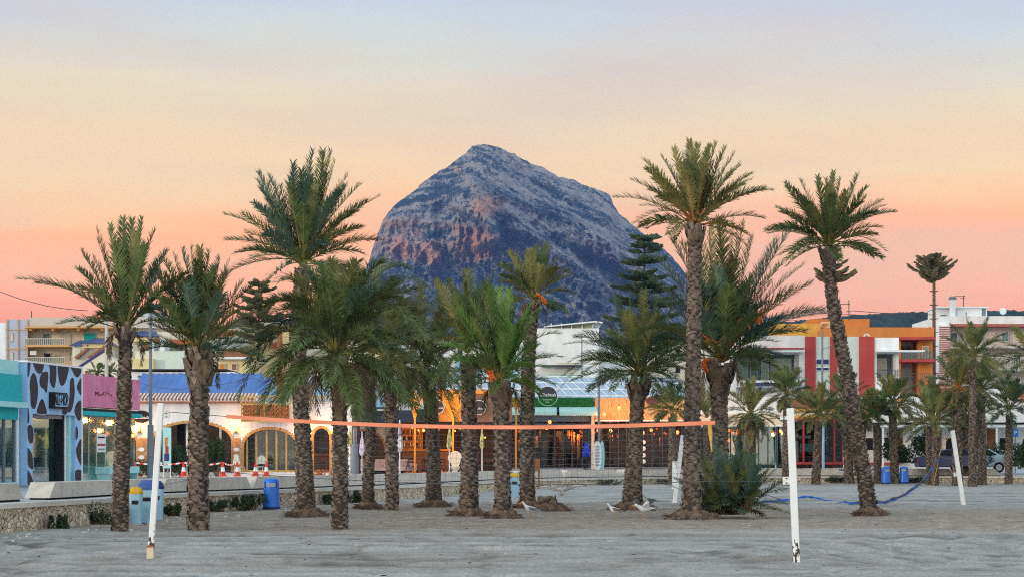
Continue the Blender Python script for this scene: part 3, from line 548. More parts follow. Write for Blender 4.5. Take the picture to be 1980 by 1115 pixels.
def frond_np(mb, P0, Pc, P1, L, lw, nl, rnd, m, mr, rr=.022, droop=.25, vee=.45, base=.2, pitch=.95):
    """one pinnate leaf: a tapering rachis on a quadratic curve and nl leaflets per side"""
    P0, Pc, P1 = map(np.array, (P0, Pc, P1))
    cur = lambda t: ((1 - t) ** 2)[:, None] * P0 + (2 * t * (1 - t))[:, None] * Pc + (t * t)[:, None] * P1
    tan = lambda t: (2 * (1 - t))[:, None] * (Pc - P0) + (2 * t)[:, None] * (P1 - Pc)
    ts = np.linspace(0, 1, 11); pts = cur(ts)
    # rachis: three sided
    tg = tan(ts); tg /= np.linalg.norm(tg, axis=1)[:, None] + 1e-9
    up = np.array([0, 0, 1.0]); tw = rnd.uniform(-.5, .5)
    sd = np.cross(tg, up + np.array([1e-3, 2e-3, 0])); ns = np.linalg.norm(sd, axis=1)[:, None]
    sd = sd / (ns + 1e-9)
    # keep the side vector continuous
    for i in range(1, len(sd)):
        if sd[i] @ sd[i - 1] < 0: sd[i] *= -1
    uu = np.cross(sd, tg)
    sd2 = sd * math.cos(tw) + uu * math.sin(tw); uu2 = np.cross(sd2, tg)
    r = rr * (1 - .85 * ts)[:, None] * (1 + 1.3 * np.exp(-ts * 9))[:, None]
    V = np.stack([pts + sd2 * r, pts + uu2 * r, pts - sd2 * r], 1).reshape(-1, 3)
    F = []
    for i in range(10):
        for k in range(3): F.append((i * 3 + k, i * 3 + (k + 1) % 3, i * 3 + 3 + (k + 1) % 3, i * 3 + 3 + k))
    mb.arr(V, np.array(F), mr)
    n = int(nl * 1.55); lw = lw * .68; t = np.linspace(base, .995, n) + np.array([rnd.uniform(-.4, .4) / n for _ in range(n)]); t = np.clip(t, 0, 1)
    p = cur(t); tg = tan(t); tg /= np.linalg.norm(tg, axis=1)[:, None] + 1e-9
    idx = np.clip((t * 10).astype(int), 0, 10); s_ = sd2[idx]; s_ = s_ - tg * (s_ * tg).sum(1)[:, None]; s_ /= np.linalg.norm(s_, axis=1)[:, None] + 1e-9
    u_ = np.cross(s_, tg)
    u_ = np.where((u_[:, 2:3] < 0) & (np.abs(u_[:, 2:3]) > .1), -u_, u_) if False else u_
    prof = np.minimum(1, .45 + (t - base) * 3.0) * (1 - .55 * np.clip((t - .55) / .45, 0, 1) ** 1.5)
    for sgn in (-1, 1):
        jl = np.array([rnd.uniform(.78, 1.12) for _ in range(n)]); ja = np.array([rnd.uniform(-.3, .3) for _ in range(n)]); jv = np.array([rnd.uniform(-.45, .45) for _ in range(n)])
        fwd = (pitch + .35 * t + ja)[:, None]
        d = tg * fwd + s_ * sgn * (1 - .25 * t)[:, None] + u_ * (vee + jv)[:, None] + rnd.uniform(-.03, .03)
        d /= np.linalg.norm(d, axis=1)[:, None]
        ll = (L * prof * jl)[:, None]
        mid = p + d * ll * .55; d2 = d + np.array([0, 0, -droop]) ; d2 /= np.linalg.norm(d2, axis=1)[:, None]; tip = mid + d2 * ll * .45
        wv = np.cross(d, u_); wv /= np.linalg.norm(wv, axis=1)[:, None] + 1e-9; wv = wv * (lw * (.7 + .3 * jl))[:, None]
        V = np.stack([p - wv * .35, p + wv * .35, mid - wv * .5, mid + wv * .5, tip - wv * .06, tip + wv * .06], 1).reshape(-1, 3)
        i = np.arange(n)[:, None] * 6
        F = np.concatenate([i + np.array([[0, 1, 3, 2]]), i + np.array([[2, 3, 5, 4]])], 0)
        mb.arr(V, F, m)
def leafparts(t, root, live, dead, fruit, rnd, bright):
    pass
def palm_trunk(t, path, rad, D, rnd, boots=0.0, bootr=1.0, flare=0.0, dark=False, red=0, stubs=True, ns=22):
    """path: list of world points bottom to top; rad: radii"""
    P = [Vector(p) for p in path]; cum = [0]
    for a, b in zip(P, P[1:]): cum.append(cum[-1] + (b - a).length)
    H = cum[-1]
    def at(h):
        for i in range(len(cum) - 1):
            if h <= cum[i + 1] or i == len(cum) - 2: break
        u = (h - cum[i]) / max(1e-6, cum[i + 1] - cum[i]); u = min(1, max(0, u))
        p0, p1, p2, p3 = P[max(i - 1, 0)], P[i], P[i + 1], P[min(i + 2, len(P) - 1)]
        q = .5 * ((2 * p1) + (p2 - p0) * u + (2 * p0 - 5 * p1 + 4 * p2 - p3) * u * u + (-p0 + 3 * p1 - 3 * p2 + p3) * u ** 3)
        return q, rad[i] + (rad[i + 1] - rad[i]) * u
    def R_(h):
        q, r = at(h)
        if flare: r = r + flare * math.exp(-h / .28)
        if boots and h > H - boots: k = (h - (H - boots)) / boots; r = r * (1 + (bootr - 1) * min(1, k * 2.2) * (1 - .35 * max(0, k - .6) / .4))
        return q, r
    mb = MB(); n = max(6, int(H / .16)); NS = 16; vs = []
    for k in range(n + 1):
        h = H * k / n; q, r = R_(h)
        for j in range(NS):
            a = 2 * math.pi * j / NS; rr = r * .93 * (1 + .05 * math.sin(3 * a + h * 1.3) + rnd.uniform(-.02, .02)); vs.append((q.x + rr * math.cos(a), q.y + rr * math.sin(a), q.z))
    fs = [(k * NS + j, k * NS + (j + 1) % NS, (k + 1) * NS + (j + 1) % NS, (k + 1) * NS + j) for k in range(n) for j in range(NS)] + [tuple(n * NS + j for j in range(NS))]
    mb.add(vs, fs, M['bark'])
    if stubs:
        # spiralling leaf-base scars, each a small upward pointing wedge of real bark
        sv = rnd.uniform(.78, 1.28); pv_ = rnd.uniform(.6, 1.35); h = .05; k = 0; V = []; Fm = {0: [], 1: []}; ga = 2.39996; r0 = rad[0]; step = .0105 * (.23 / r0) * (.23 / r0) * 1.0
        step = .115 / max(6, 2 * math.pi * r0 / .155)
        while h < H - .02:
            q, r = R_(h); a = k * ga + rnd.uniform(-.45, .45); w_ = .105 * sv * rnd.uniform(.65, 1.25); inb = boots and h > H - boots
            hh = (.075 * sv if not inb else .28) * rnd.uniform(.8, 1.25); pr = (.031 * pv_ if not inb else .075) * rnd.uniform(.25, 1.6)
            if inb: w_ *= 1.25
            ca, sa = math.cos(a), math.sin(a); tx, ty = -sa, ca; b = len(V)
            def pt(s, rr, z): return (q.x + ca * rr + tx * s, q.y + sa * rr + ty * s, q.z + z)
            rb = r * .93
            if a % (2 * math.pi) < math.pi * 1.0 and sa > .35: h += step; k += 1; continue     # the far side is never seen
            V += [pt(-w_, rb, 0), pt(w_, rb, 0), pt(w_ * .55, rb + pr, hh), pt(-w_ * .55, rb + pr, hh), pt(w_ * .5, rb - .01, hh * 1.02), pt(-w_ * .5, rb - .01, hh * 1.02), pt(0, rb + pr * .75, hh * .35)]
            Fm[0] += [(b, b + 1, b + 6, b + 6), (b + 1, b + 2, b + 6, b + 6), (b, b + 6, b + 3, b + 3)]
            Fm[1] += [(b + 6, b + 2, b + 3, b + 3), (b + 3, b + 2, b + 4, b + 5)]
            h += step * (sv * sv if not inb else 2.2); k += 1
        # quads with a repeated corner are split into triangles
        tri0 = [f[:3] for f in Fm[0]]; tri1 = [f[:3] for f in Fm[1] if f[2] == f[3]]; q1 = [f for f in Fm[1] if f[2] != f[3]]
        b0 = len(mb.v); mb.v.extend(V)
        for f in tri0 + tri1: mb.f.append(tuple(b0 + i for i in f))
        mb.m += [mb.mi(M['bark_mid'])] * len(tri0) + [mb.mi(M['bark_tip'])] * len(tri1)
        for f in q1: mb.f.append(tuple(b0 + i for i in f)); mb.m.append(mb.mi(M['bark_tip'] if rnd.random() < .45 else M['bark_mid']))
    mb.build('trunk', t)
    q, r = at(0)
    if flare:
        mb = MB(); vs = []; NS = 40
        for k, (f_, z) in enumerate(((1.0, .25), (1.1, .16), (1.22, .09), (1.42, .03), (1.7, -.06))):
            for j in range(NS):
                a = 2 * math.pi * j / NS; ro = 1 + .16 * math.sin(a * 7 + q.x) * (k / 4) + .1 * math.sin(a * 3 + q.x * 2) * (k / 4) + rnd.uniform(-.10, .10) * (k > 0)
                rr = (r + flare * .55) * (1 + (f_ - 1) * .8) * ro if k else r * 1.02 + flare * .28; vs.append((q.x + rr * math.cos(a), q.y + rr * math.sin(a), z + rnd.uniform(-.03, .03)))
        fs = [(k * NS + j, (k + 1) * NS + j, (k + 1) * NS + (j + 1) % NS, k * NS + (j + 1) % NS) for k in range(4) for j in range(NS)]
        mb.add(vs, fs, M['bark_red']); 
        for j in range(150):                                  # short loose roots
            a = rnd.uniform(0, 6.28); rr = (r + flare * .7) * rnd.uniform(.95, 1.45); p0 = Vector((q.x + rr * math.cos(a), q.y + rr * math.sin(a), .16 * rnd.random()))
            mb.tube([p0, p0 + Vector((math.cos(a) * .16, math.sin(a) * .16, rnd.uniform(-.12, .06)))], [.012, .004], M['bark_red'], 3)
        mb.build('root_mound', t, smooth=True)
def crown(t, c, D, tips, rnd, fill=18, Lr=2.6, leaf=.42, lw=.042, pal=None, bow=.10, up=(70, -35), spread=.45, dead=0, fruit=None, nl=46, fillbow=.22, rachm=None, deadL=1.2, vee=.45, droop=.25):
    """c crown centre in world; tips: photo pixels of frond tips, each given its own distance and real curve"""
    pal = pal or [M['leaf'], M['leaf'], M['leaf_olive']]; rachm = rachm or M['rachis']
    mb = MB(); c = Vector(c)
    for tp in tips:
        q0 = W(tp[0], tp[1], D); b = (tp[2] if len(tp) > 2 else bow) * 1.35 + .07 * min(1, abs(q0.x - c.x) / Lr); L2 = (q0 - c).length; dy = rnd.uniform(-1, .6) * spread * max(0, (Lr * 1.15) ** 2 - L2 ** 2) ** .5 + rnd.uniform(-.15, .15)
        q = W(tp[0], tp[1], D + dy); L = (q - c).length
        st = c + Vector((rnd.uniform(-.08, .08), rnd.uniform(-.1, .05), rnd.uniform(-.1, .12)))
        pc = st.lerp(q, .5) + Vector((0, 0, b * L)) + Vector((rnd.uniform(-.04, .04) * L, 0, 0))
        frond_np(mb, st, pc, q, leaf * rnd.uniform(.88, 1.1), lw, int(nl * min(1.15, max(.55, L / Lr))), rnd, rnd.choice(pal), rachm, droop=droop, vee=vee)
    ga = 2.39996; ph = rnd.random() * 6
    for k in range(fill):
        f = (k + .5) / fill; e = R(up[0] + (up[1] - up[0]) * f + rnd.uniform(-7, 7)); a = ph + k * ga; L = Lr * rnd.uniform(.8, 1.05) * (.72 + .28 * math.sin(math.pi * min(1, f + .25)))
        d = Vector((math.cos(a) * math.cos(e), math.sin(a) * math.cos(e), math.sin(e)))
        st = c + Vector((math.cos(a) * .08, math.sin(a) * .08, rnd.uniform(-.12, .12) + .1 * (1 - f)))
        pc = st + d * L * .52; q = st + d * L * .97 + Vector((0, 0, -fillbow * L * (math.cos(e) + .12) * 1.35))
        frond_np(mb, st, pc, q, leaf * rnd.uniform(.85, 1.08), lw, nl, rnd, rnd.choice(pal), rachm, droop=droop, vee=vee)
    mb.build('crown', t)
    if dead:
        mb = MB()
        for k in range(dead):
            a = rnd.uniform(0, 6.28); L = deadL * rnd.uniform(.7, 1.25); st = c + Vector((math.cos(a) * .15, math.sin(a) * .15, -.15)); d = Vector((math.cos(a), math.sin(a), 0))
            frond_np(mb, st, st + d * L * .45 + Vector((0, 0, .1)), st + d * L * rnd.uniform(.25, .6) + Vector((0, 0, -L * rnd.uniform(.6, .9))), leaf * .7, lw * .8, 24, rnd, M['leaf_dry'], M['leaf_dry'], droop=.8, vee=0)
        mb.build('dead_fronds', t)
    if fruit:
        mb = MB()
        for (fx, fy) in fruit:
            q = W(fx, fy, D - .5)
            for j in range(16):
                e = q + Vector((rnd.uniform(-.22, .22), rnd.uniform(-.2, .2), rnd.uniform(-.32, .12)))
                mb.tube([c + Vector((0, -.1, 0)), c.lerp(q, .7) + Vector((0, 0, .12)), q.lerp(e, .4) + Vector((0, 0, .03)), e], [.02, .012, .008, .006], M['dates'], 4)
                for u in range(4): mb.ell(q.lerp(e, .4 + .2 * u), (.022, .022, .03), M['dates'], 5, 4)
        mb.build('fruit_stalks', t)
PALMGRP = 'date palms growing in the sand'
def hero(label, base, trunk, rads_px, ctr, tips, seed, **k):
    """base px; trunk px list bottom to top (x,y); half widths in px"""
    rnd = random.Random(seed); g0 = G(base[0], base[1]); D = g0.y; s = FPX / D
    t = thing('palm_tree', label, 'palm tree', (g0.x, g0.y, 0), PALMGRP)
    path = [Vector((g0.x, D, -.15))] + [W(x, y, D) for x, y in trunk]
    rad = [r * .88 / s for r in rads_px]
    tk = {q: k.pop(q) for q in ('boots', 'bootr', 'flare') if q in k}
    palm_trunk(t, path, rad, D, rnd, **tk)
    crown(t, W(ctr[0], ctr[1], D), D, tips, rnd, **k); return t
B_, O_, G_, BL = M['leaf'], M['leaf_olive'], M['leaf_bright'], M['leaf_blue']
hero('palm at far left before the pink shop, one long frond stretched left', (231, 1025), [(234, 940), (238, 850), (241, 740), (243, 672), (243, 640)], [19.5, 18.5, 17.5, 16, 13, 20], (243, 634),
     [(34, 540, .12), (70, 548, .1), (158, 487, .04), (186, 443, .02), (212, 436, .02), (238, 424, 0), (256, 426, 0), (275, 424, 0), (299, 448, .02), (322, 486, .04), (152, 555, .14), (188, 610, .2), (168, 640, .3), (304, 540, .12), (318, 560, .15), (190, 520, .05), (290, 600, .2), (262, 450, 0), (225, 470, 0), (180, 500, .05)], 11,
     fill=14, Lr=2.4, up=(80, 10), boots=.35, bootr=1.35, leaf=.36, pal=[B_, O_, B_], dead=3, deadL=.9, rachm=M['rachis'], spread=.3)
hero('palm with a thick shaggy grey trunk top, second from the left, before the arched restaurant', (383, 1024), [(383, 960), (383, 880), (386, 780), (385, 720), (385, 684)], [25, 23, 21, 20, 22, 24], (383, 678),
     [(300, 520, .06), (318, 505, .04), (335, 492, .03), (352, 482, .02), (368, 478, 0), (388, 480, 0), (405, 486, 0), (425, 499, .02), (444, 504, .03), (440, 530, .04), (470, 545, .08), (490, 552, .08), (478, 580, .12), (284, 560, .08), (290, 590, .1), (300, 620, .12), (278, 600, .1), (462, 600, .12), (345, 520, 0), (410, 520, 0), (380, 505, 0), (365, 540, 0), (432, 560, .04), (326, 560, .05)], 12,
     fill=24, Lr=2.3, up=(82, 15), boots=.95, bootr=1.28, leaf=.38, pal=[B_, B_, O_, BL], dead=3, deadL=.7, spread=.35)
hero('tall palm with a big upright crown against the pink sky left of the mountain', (592, 998), [(590, 940), (586, 850), (580, 740), (576, 640), (582, 560), (586, 520)], [25, 19, 18, 17.5, 17, 17, 17], (586, 512),
     [(437, 464, .08), (470, 414, .06), (500, 336, .02), (498, 350, .04), (520, 340, .02), (541, 362, .02), (566, 318, .01), (583, 330, 0), (605, 294, 0), (625, 292, 0), (640, 294, .01), (648, 312, .02), (672, 340, .04), (696, 358, .05), (733, 380, .06), (706, 462, .08), (690, 410, .08), (486, 500, .12), (478, 450, .08), (525, 415, .02), (560, 390, 0), (610, 360, 0), (640, 380, 0), (660, 420, .04), (650, 470, .1), (600, 340, 0), (530, 380, 0), (700, 490, .14)], 13,
     fill=30, Lr=3.2, up=(80, -5), flare=.14, leaf=.45, lw=.04, pal=[B_, O_, B_, BL], nl=56, spread=.35)
hero('palm with broad drooping crown and dead brown fronds before the pale blue wall', (657, 1022), [(657, 960), (658, 880), (657, 800), (655, 740), (653, 700)], [19, 18, 17, 17, 18, 19], (652, 690),
     [(462, 768, .62), (500, 800, .55), (478, 650, .55), (500, 600, .45), (540, 545, .35), (590, 520, .25), (640, 505, .15), (690, 510, .2), (740, 510, .3), (790, 520, .35), (832, 560, .4), (840, 600, .45), (820, 650, .5), (560, 700, .5), (530, 740, .55), (575, 640, .35), (610, 580, .2), (720, 560, .25), (770, 580, .35), (690, 600, .2), (760, 640, .4), (480, 700, .6), (550, 600, .35), (700, 540, .2), (660, 540, .1), (620, 545, .15)], 14,
     fill=34, Lr=3.0, up=(80, -15), fillbow=.4, leaf=.56, lw=.045, pal=[B_, BL, B_, O_], dead=14, deadL=1.5, nl=56, spread=.5, boots=.3, bootr=1.1, droop=.5)
hero('slim palm right behind the grey blue lamp post, crown hanging to the right', (712, 983), [(712, 930), (716, 850), (716, 760), (714, 690)], [15, 12.5, 12, 12, 13], (714, 672),
     [(600, 560, .25), (660, 520, .15), (700, 540, .1), (770, 545, .25), (830, 600, .35), (860, 650, .4), (850, 690, .45), (640, 610, .2), (790, 720, .5), (745, 500, .12), (800, 560, .3)], 15,
     fill=24, Lr=3.2, up=(75, -20), fillbow=.35, flare=.1, leaf=.52, pal=[O_, B_], spread=.5, droop=.45)
hero('slim palm with a stub of old fronds half way up, between the two white parasols', (758, 985), [(758, 940), (757, 880), (756, 800), (752, 740), (748, 700)], [15, 14, 13, 12, 12, 13], (748, 690),
     [(660, 700, .3), (700, 640, .25), (820, 640, .3), (850, 700, .4), (800, 600, .2), (690, 760, .55), (820, 760, .5)], 16,
     fill=24, Lr=2.7, up=(75, -35), fillbow=.35, leaf=.50, pal=[B_, O_, O_], dead=10, deadL=1.6, spread=.5, droop=.5)
hero('palm with flared base whose crown droops in front of the yellow canopy', (838, 980), [(838, 940), (837, 860), (833, 790), (828, 745), (826, 715)], [19, 17, 16, 15, 16, 17], (826, 704),
     [(720, 600, .2), (760, 560, .15), (810, 545, .08), (860, 560, .1), (900, 610, .25), (770, 720, .5), (740, 680, .4), (900, 700, .45), (930, 660, .35), (780, 640, .25), (870, 620, .15), (790, 770, .6), (870, 770, .5), (700, 660, .35)], 17,
     fill=32, Lr=3.0, up=(70, -40), fillbow=.35, flare=.2, leaf=.54, pal=[O_, B_, O_], dead=6, deadL=1.3, spread=.5, droop=.5)
hero('stout palm with wide root base left of the small dark round sign', (905, 997), [(907, 950), (908, 870), (907, 790), (905, 730), (904, 690)], [22, 20, 18, 16, 15, 16], (904, 676),
     [(842, 546, .05), (866, 542, .03), (892, 524, .02), (903, 524, .01), (880, 570, .02), (955, 526, .06), (940, 548, .04), (968, 560, .08), (850, 620, .2), (830, 660, .3), (960, 640, .2), (985, 690, .3), (835, 720, .4), (925, 560, .02), (870, 600, .05)], 18,
     fill=14, Lr=2.3, up=(75, -30), flare=.16, leaf=.40, pal=[B_, O_, B_], dead=5, deadL=.9, spread=.4)
hero('bright green palm with a dense fan of fronds in the centre, before the green awning', (973, 1002), [(972, 960), (971, 890), (970, 820), (969, 775), (969, 748)], [21, 18, 17.5, 17, 19, 22], (968, 738),
     [(868, 590, .05), (890, 600, .03), (908, 575, .02), (930, 562, .01), (948, 556, 0), (965, 558, 0), (985, 560, .01), (1003, 568, .02), (1030, 585, .05), (1045, 600, .06), (1082, 645, .25), (1085, 690, .2), (1060, 710, .15), (880, 640, .1), (860, 668, .2), (868, 730, .35), (880, 700, .25), (940, 590, 0), (975, 590, 0), (1010, 620, .05), (915, 620, .02), (955, 620, 0), (1000, 650, .02), (1040, 665, .15)], 19,
     fill=22, Lr=2.3, up=(78, 0), flare=.14, boots=.45, bootr=1.25, leaf=.40, lw=.04, pal=[G_, G_, B_], dead=6, deadL=.8, spread=.4, fruit=[(950, 718)])
hero('tall thin palm standing before the foot of the mountain, with browned fronds on its right', (1020, 982), [(1019, 930), (1019, 850), (1020, 760), (1024, 670), (1028, 610), (1030, 588)], [18, 16.5, 16, 15, 14, 14, 16], (1031, 578),
     [(972, 508, .04), (985, 488, .02), (1003, 498, .01), (1020, 490, 0), (1038, 478, 0), (1057, 474, .01), (1082, 498, .03), (1100, 522, .04), (1108, 530, .06), (968, 545, .12), (985, 560, .15), (1085, 560, .08), (1020, 520, 0), (1045, 515, 0), (1000, 530, .02)], 20,
     fill=12, Lr=1.9, up=(75, -10), leaf=.36, pal=[B_, O_, O_], dead=4, deadL=.8, spread=.35, flare=.12, fruit=[(1046, 572)])
hero('palm with a wide flat weeping crown and swollen neck, in front of the reed panels', (1222, 985), [(1224, 930), (1228, 870), (1231, 810), (1233, 775), (1236, 738)], [24, 20, 17, 15.5, 16, 19], (1237, 722),
     [(1078, 758, .38), (1100, 700, .25), (1090, 725, .3), (1092, 665, .15), (1112, 650, .15), (1130, 640, .12), (1165, 605, .1), (1190, 580, .06), (1215, 568, .03), (1245, 562, .02), (1275, 575, .05), (1305, 590, .1), (1335, 620, .15), (1352, 655, .2), (1350, 700, .25), (1140, 690, .25), (1150, 660, .18), (1180, 640, .12), (1300, 640, .12), (1220, 610, .03), (1250, 600, .02), (1320, 680, .2), (1200, 700, .2), (1130, 720, .3)], 21,
     fill=40, Lr=2.8, up=(65, -8), flare=.22, boots=.65, bootr=1.5, leaf=.42, lw=.038, pal=[B_, BL, O_, B_], spread=.55, droop=.4)
hero('very tall palm with a round crown and orange stalks, right of the mountain', (1338, 1003), [(1338, 940), (1338, 840), (1340, 720), (1342, 600), (1343, 500), (1344, 450)], [27, 20, 18, 16.5, 15, 14, 16], (1344, 436),
     [(1187, 382, .10), (1222, 348, .06), (1226, 432, .22), (1244, 309, .03), (1262, 325, .03), (1303, 288, .01), (1290, 320, .01), (1318, 296, 0), (1333, 272, 0), (1350, 280, 0), (1372, 282, 0), (1385, 278, .01), (1402, 286, .02), (1420, 298, .03), (1452, 336, .06), (1452, 348, .08), (1494, 368, .12), (1476, 366, .1), (1240, 398, .14), (1264, 345, .04), (1400, 330, .02), (1360, 310, 0), (1330, 320, 0), (1430, 320, .05)], 22,
     fill=24, Lr=2.5, up=(80, 0), flare=.26, boots=.4, bootr=1.2, leaf=.36, pal=[B_, O_, O_], rachm=M['rachis_orange'], spread=.35, fruit=[])
hero('massive palm with huge long fronds reaching right, behind the green bush', (1390, 990), [(1391, 930), (1391, 850), (1391, 780), (1393, 740), (1394, 706)], [24, 22, 19, 18, 24, 27], (1395, 695),
     [(1268, 498, .04), (1298, 462, .03), (1318, 470, .02), (1345, 440, .01), (1372, 430, 0), (1392, 425, 0), (1420, 422, 0), (1438, 432, .01), (1502, 468, .03), (1545, 425, .04), (1512, 510, .04), (1555, 512, .05), (1568, 548, .06), (1590, 598, .1), (1610, 605, .12), (1555, 640, .12), (1230, 520, .06), (1245, 570, .12), (1235, 640, .18), (1260, 690, .2), (1455, 460, .01), (1400, 470, 0), (1350, 500, 0), (1480, 500, .02), (1530, 560, .06), (1500, 660, .15), (1290, 640, .15), (1420, 500, 0), (1385, 520, 0), (1330, 540, .02)], 23,
     fill=34, Lr=3.3, up=(78, 5), boots=.6, bootr=1.3, leaf=.60, lw=.044, pal=[B_, B_, BL, O_], spread=.4, nl=60, fruit=[(1372, 655), (1470, 605), (1440, 615), (1360, 700)], dead=4)
hero('tall curved palm leaning left, its round crown alone against the sky on the right', (1683, 996), [(1672, 930), (1655, 830), (1636, 720), (1618, 630), (1606, 550), (1602, 490)], [19, 17, 16, 15, 14, 12.5, 15], (1602, 474),
     [(1482, 445, .12), (1502, 402, .08), (1500, 440, .15), (1519, 356, .03), (1535, 366, .03), (1546, 348, .02), (1580, 342, .01), (1596, 348, 0), (1612, 333, 0), (1625, 345, 0), (1658, 340, .02), (1676, 362, .03), (1705, 388, .06), (1710, 398, .08), (1732, 410, .12), (1704, 440, .14), (1712, 485, .25), (1522, 502, .25), (1560, 400, .01), (1640, 385, .01), (1600, 390, 0), (1665, 420, .06), (1540, 420, .05)], 24,
     fill=28, Lr=2.3, up=(75, -8), flare=.1, boots=.35, bootr=1.2, leaf=.36, pal=[B_, O_, B_], spread=.35)
# smaller palms in the row along the promenade, all different trees: four built crowns, then copies of thing and parts
def rowpalm(label, bx, by, cx_, cy_, half, seed, Lr, tips=(), pal=None, **k):
    return hero(label, (bx, by), [(bx + (cx_ - bx) * .35, by + (cy_ - by) * .4), (bx + (cx_ - bx) * .75, by + (cy_ - by) * .75), (cx_, cy_ + 14)], [half * 1.15, half, half * .92, half], (cx_, cy_), list(tips), seed, Lr=Lr * 1.15, pal=pal or [B_, O_, O_], nl=34, leaf=.48, lw=.055, **k)
rowpalm('short bushy palm with hanging dry fronds behind the green bush', 1452, 936, 1452, 800, 11, 31, 2.0, fill=34, up=(80, -55), dead=12, deadL=1.8)
rowpalm('slender palm just left of the white volleyball post', 1519, 938, 1521, 762, 8, 32, 1.7, fill=28, up=(80, -30), tips=[(1490, 722), (1548, 718), (1505, 715)])
rowpalm('small palm under the restaurant lettering, leaning left', 1577, 936, 1584, 800, 9, 33, 2.1, fill=34, up=(75, -30), tips=[(1535, 760), (1640, 735), (1560, 745), (1650, 770)])
rowpalm('palm with a thick trunk left of the tall curved palm', 1642, 934, 1632, 775, 10, 34, 2.0, fill=30, up=(75, -35), pal=[O_, B_])
rowpalm('yellowing low palm just right of the tall curved palm', 1660, 932, 1668, 800, 10, 35, 1.9, fill=28, up=(75, -45), pal=[O_, O_, M['leaf_dry']])
rowpalm('small upright palm left of the first blue bin of the pair', 1697, 934, 1695, 806, 8.5, 36, 1.7, fill=26, up=(85, -5), pal=[G_, O_])
rowpalm('palm between the two blue litter bins', 1730, 934, 1725, 778, 9, 37, 1.9, fill=32, up=(80, -30), pal=[O_, B_])
rowpalm('left trunk of the twin palms by the dark parked car', 1797, 936, 1795, 812, 7.5, 38, 2.2, fill=22, up=(80, -20), tips=[(1738, 820), (1745, 800), (1780, 735), (1800, 730)])
rowpalm('right trunk of the twin palms by the dark parked car', 1808, 938, 1808, 814, 7.5, 39, 2.3, fill=20, up=(80, -25), tips=[(1850, 790), (1855, 805), (1830, 750), (1812, 745)])
rowpalm('palm with orange stalks left of the tallest palm of the right row', 1851, 938, 1852, 748, 11, 40, 2.3, fill=34, up=(80, -30), pal=[O_, O_, B_], rachm=M['rachis_orange'])
rowpalm('palm in the shade behind the tallest palm of the right row', 1866, 933, 1868, 790, 11, 41, 1.8, fill=24, up=(60, -60), dead=14, deadL=1.8)
rowpalm('tallest palm of the right row, with a whitewashed trunk foot', 1880, 940, 1882, 690, 8.5, 42, 2.3, fill=36, up=(80, -30), pal=[O_, B_])
rowpalm('palm right of the tallest one of the right row, slightly bent', 1899, 937, 1897, 752, 9.5, 43, 2.2, fill=30, up=(80, -35), pal=[O_, B_])
rowpalm('slim palm before the blue parking sign', 1950, 935, 1952, 790, 8, 44, 2.2, fill=28, up=(80, -25), pal=[BL, B_])
rowpalm('palm cut by the right photo edge with arching fronds', 1996, 936, 1994, 690, 10, 45, 2.6, fill=30, up=(75, -30), pal=[O_, B_])
rowpalm('small green palm in front of the reed panel end', 1300, 936, 1300, 792, 9, 46, 1.7, fill=22, up=(82, -30), tips=[(1245, 790), (1260, 800), (1262, 740), (1335, 745)], pal=[B_, O_])
rowpalm('yellowish small palm half hidden between the very tall palm and the massive palm', 1368, 930, 1366, 806, 8, 47, 1.9, fill=14, up=(80, 20), pal=[O_, O_], tips=[(1345, 730), (1380, 720)])
# whitewash on one foot
# the green bush: a clump of young palm shoots from one root
rnd = random.Random(77); gb = G(1415, 1000); t = thing('palm_bush', 'dense blue green bush of young palm shoots beside the very tall palm', 'bush', (gb.x, gb.y, 0))
mb = MB(); cB = Vector((gb.x, gb.y, .1))
for k in range(120):
    a = rnd.uniform(0, 6.283); e = R(rnd.uniform(8, 86)); L = rnd.uniform(1.0, 2.05) * (1.05 if e > .5 else .85); st = cB + Vector((rnd.uniform(-.55, .5), rnd.uniform(-.5, .4), rnd.uniform(0, .3)))
    d = Vector((math.cos(a) * math.cos(e), math.sin(a) * math.cos(e), math.sin(e)))
    frond_np(mb, st, st + d * L * .5 + Vector((0, 0, .05)), st + d * L + Vector((0, 0, -.22 * L * math.cos(e))), rnd.uniform(.24, .36), .042, 30, rnd, rnd.choice([BL, BL, BL, B_, O_]), M['rachis'], rr=.014, base=.12, vee=.3)
mb.build('foliage', t)
mb = MB()
for k in range(40):
    a = rnd.uniform(0, 6.283); r = rnd.uniform(.3, 1.2); p = cB + Vector((rnd.uniform(-.4, .4), rnd.uniform(-.4, .2), 0))
    e = p + Vector((math.cos(a) * r, -abs(math.sin(a)) * r * .6, rnd.uniform(.0, .35))); mb.tube([p, p.lerp(e, .5) + Vector((0, 0, rnd.uniform(.0, .3))), e], [.02, .014, .006], M['fibre'], 4)
mb.build('dry_stems', t)
gs = G(1062, 988); t = thing('palm_stump', 'dark sawn palm stump right of the tall thin palm', 'stump', (gs.x, gs.y, 0))
rnd = random.Random(5); palm_trunk(t, [Vector((gs.x, gs.y, -.1)), Vector((gs.x - .05, gs.y, .25)), Vector((gs.x - .08, gs.y, .44))], [.42, .33, .27], gs.y, rnd, flare=.08)
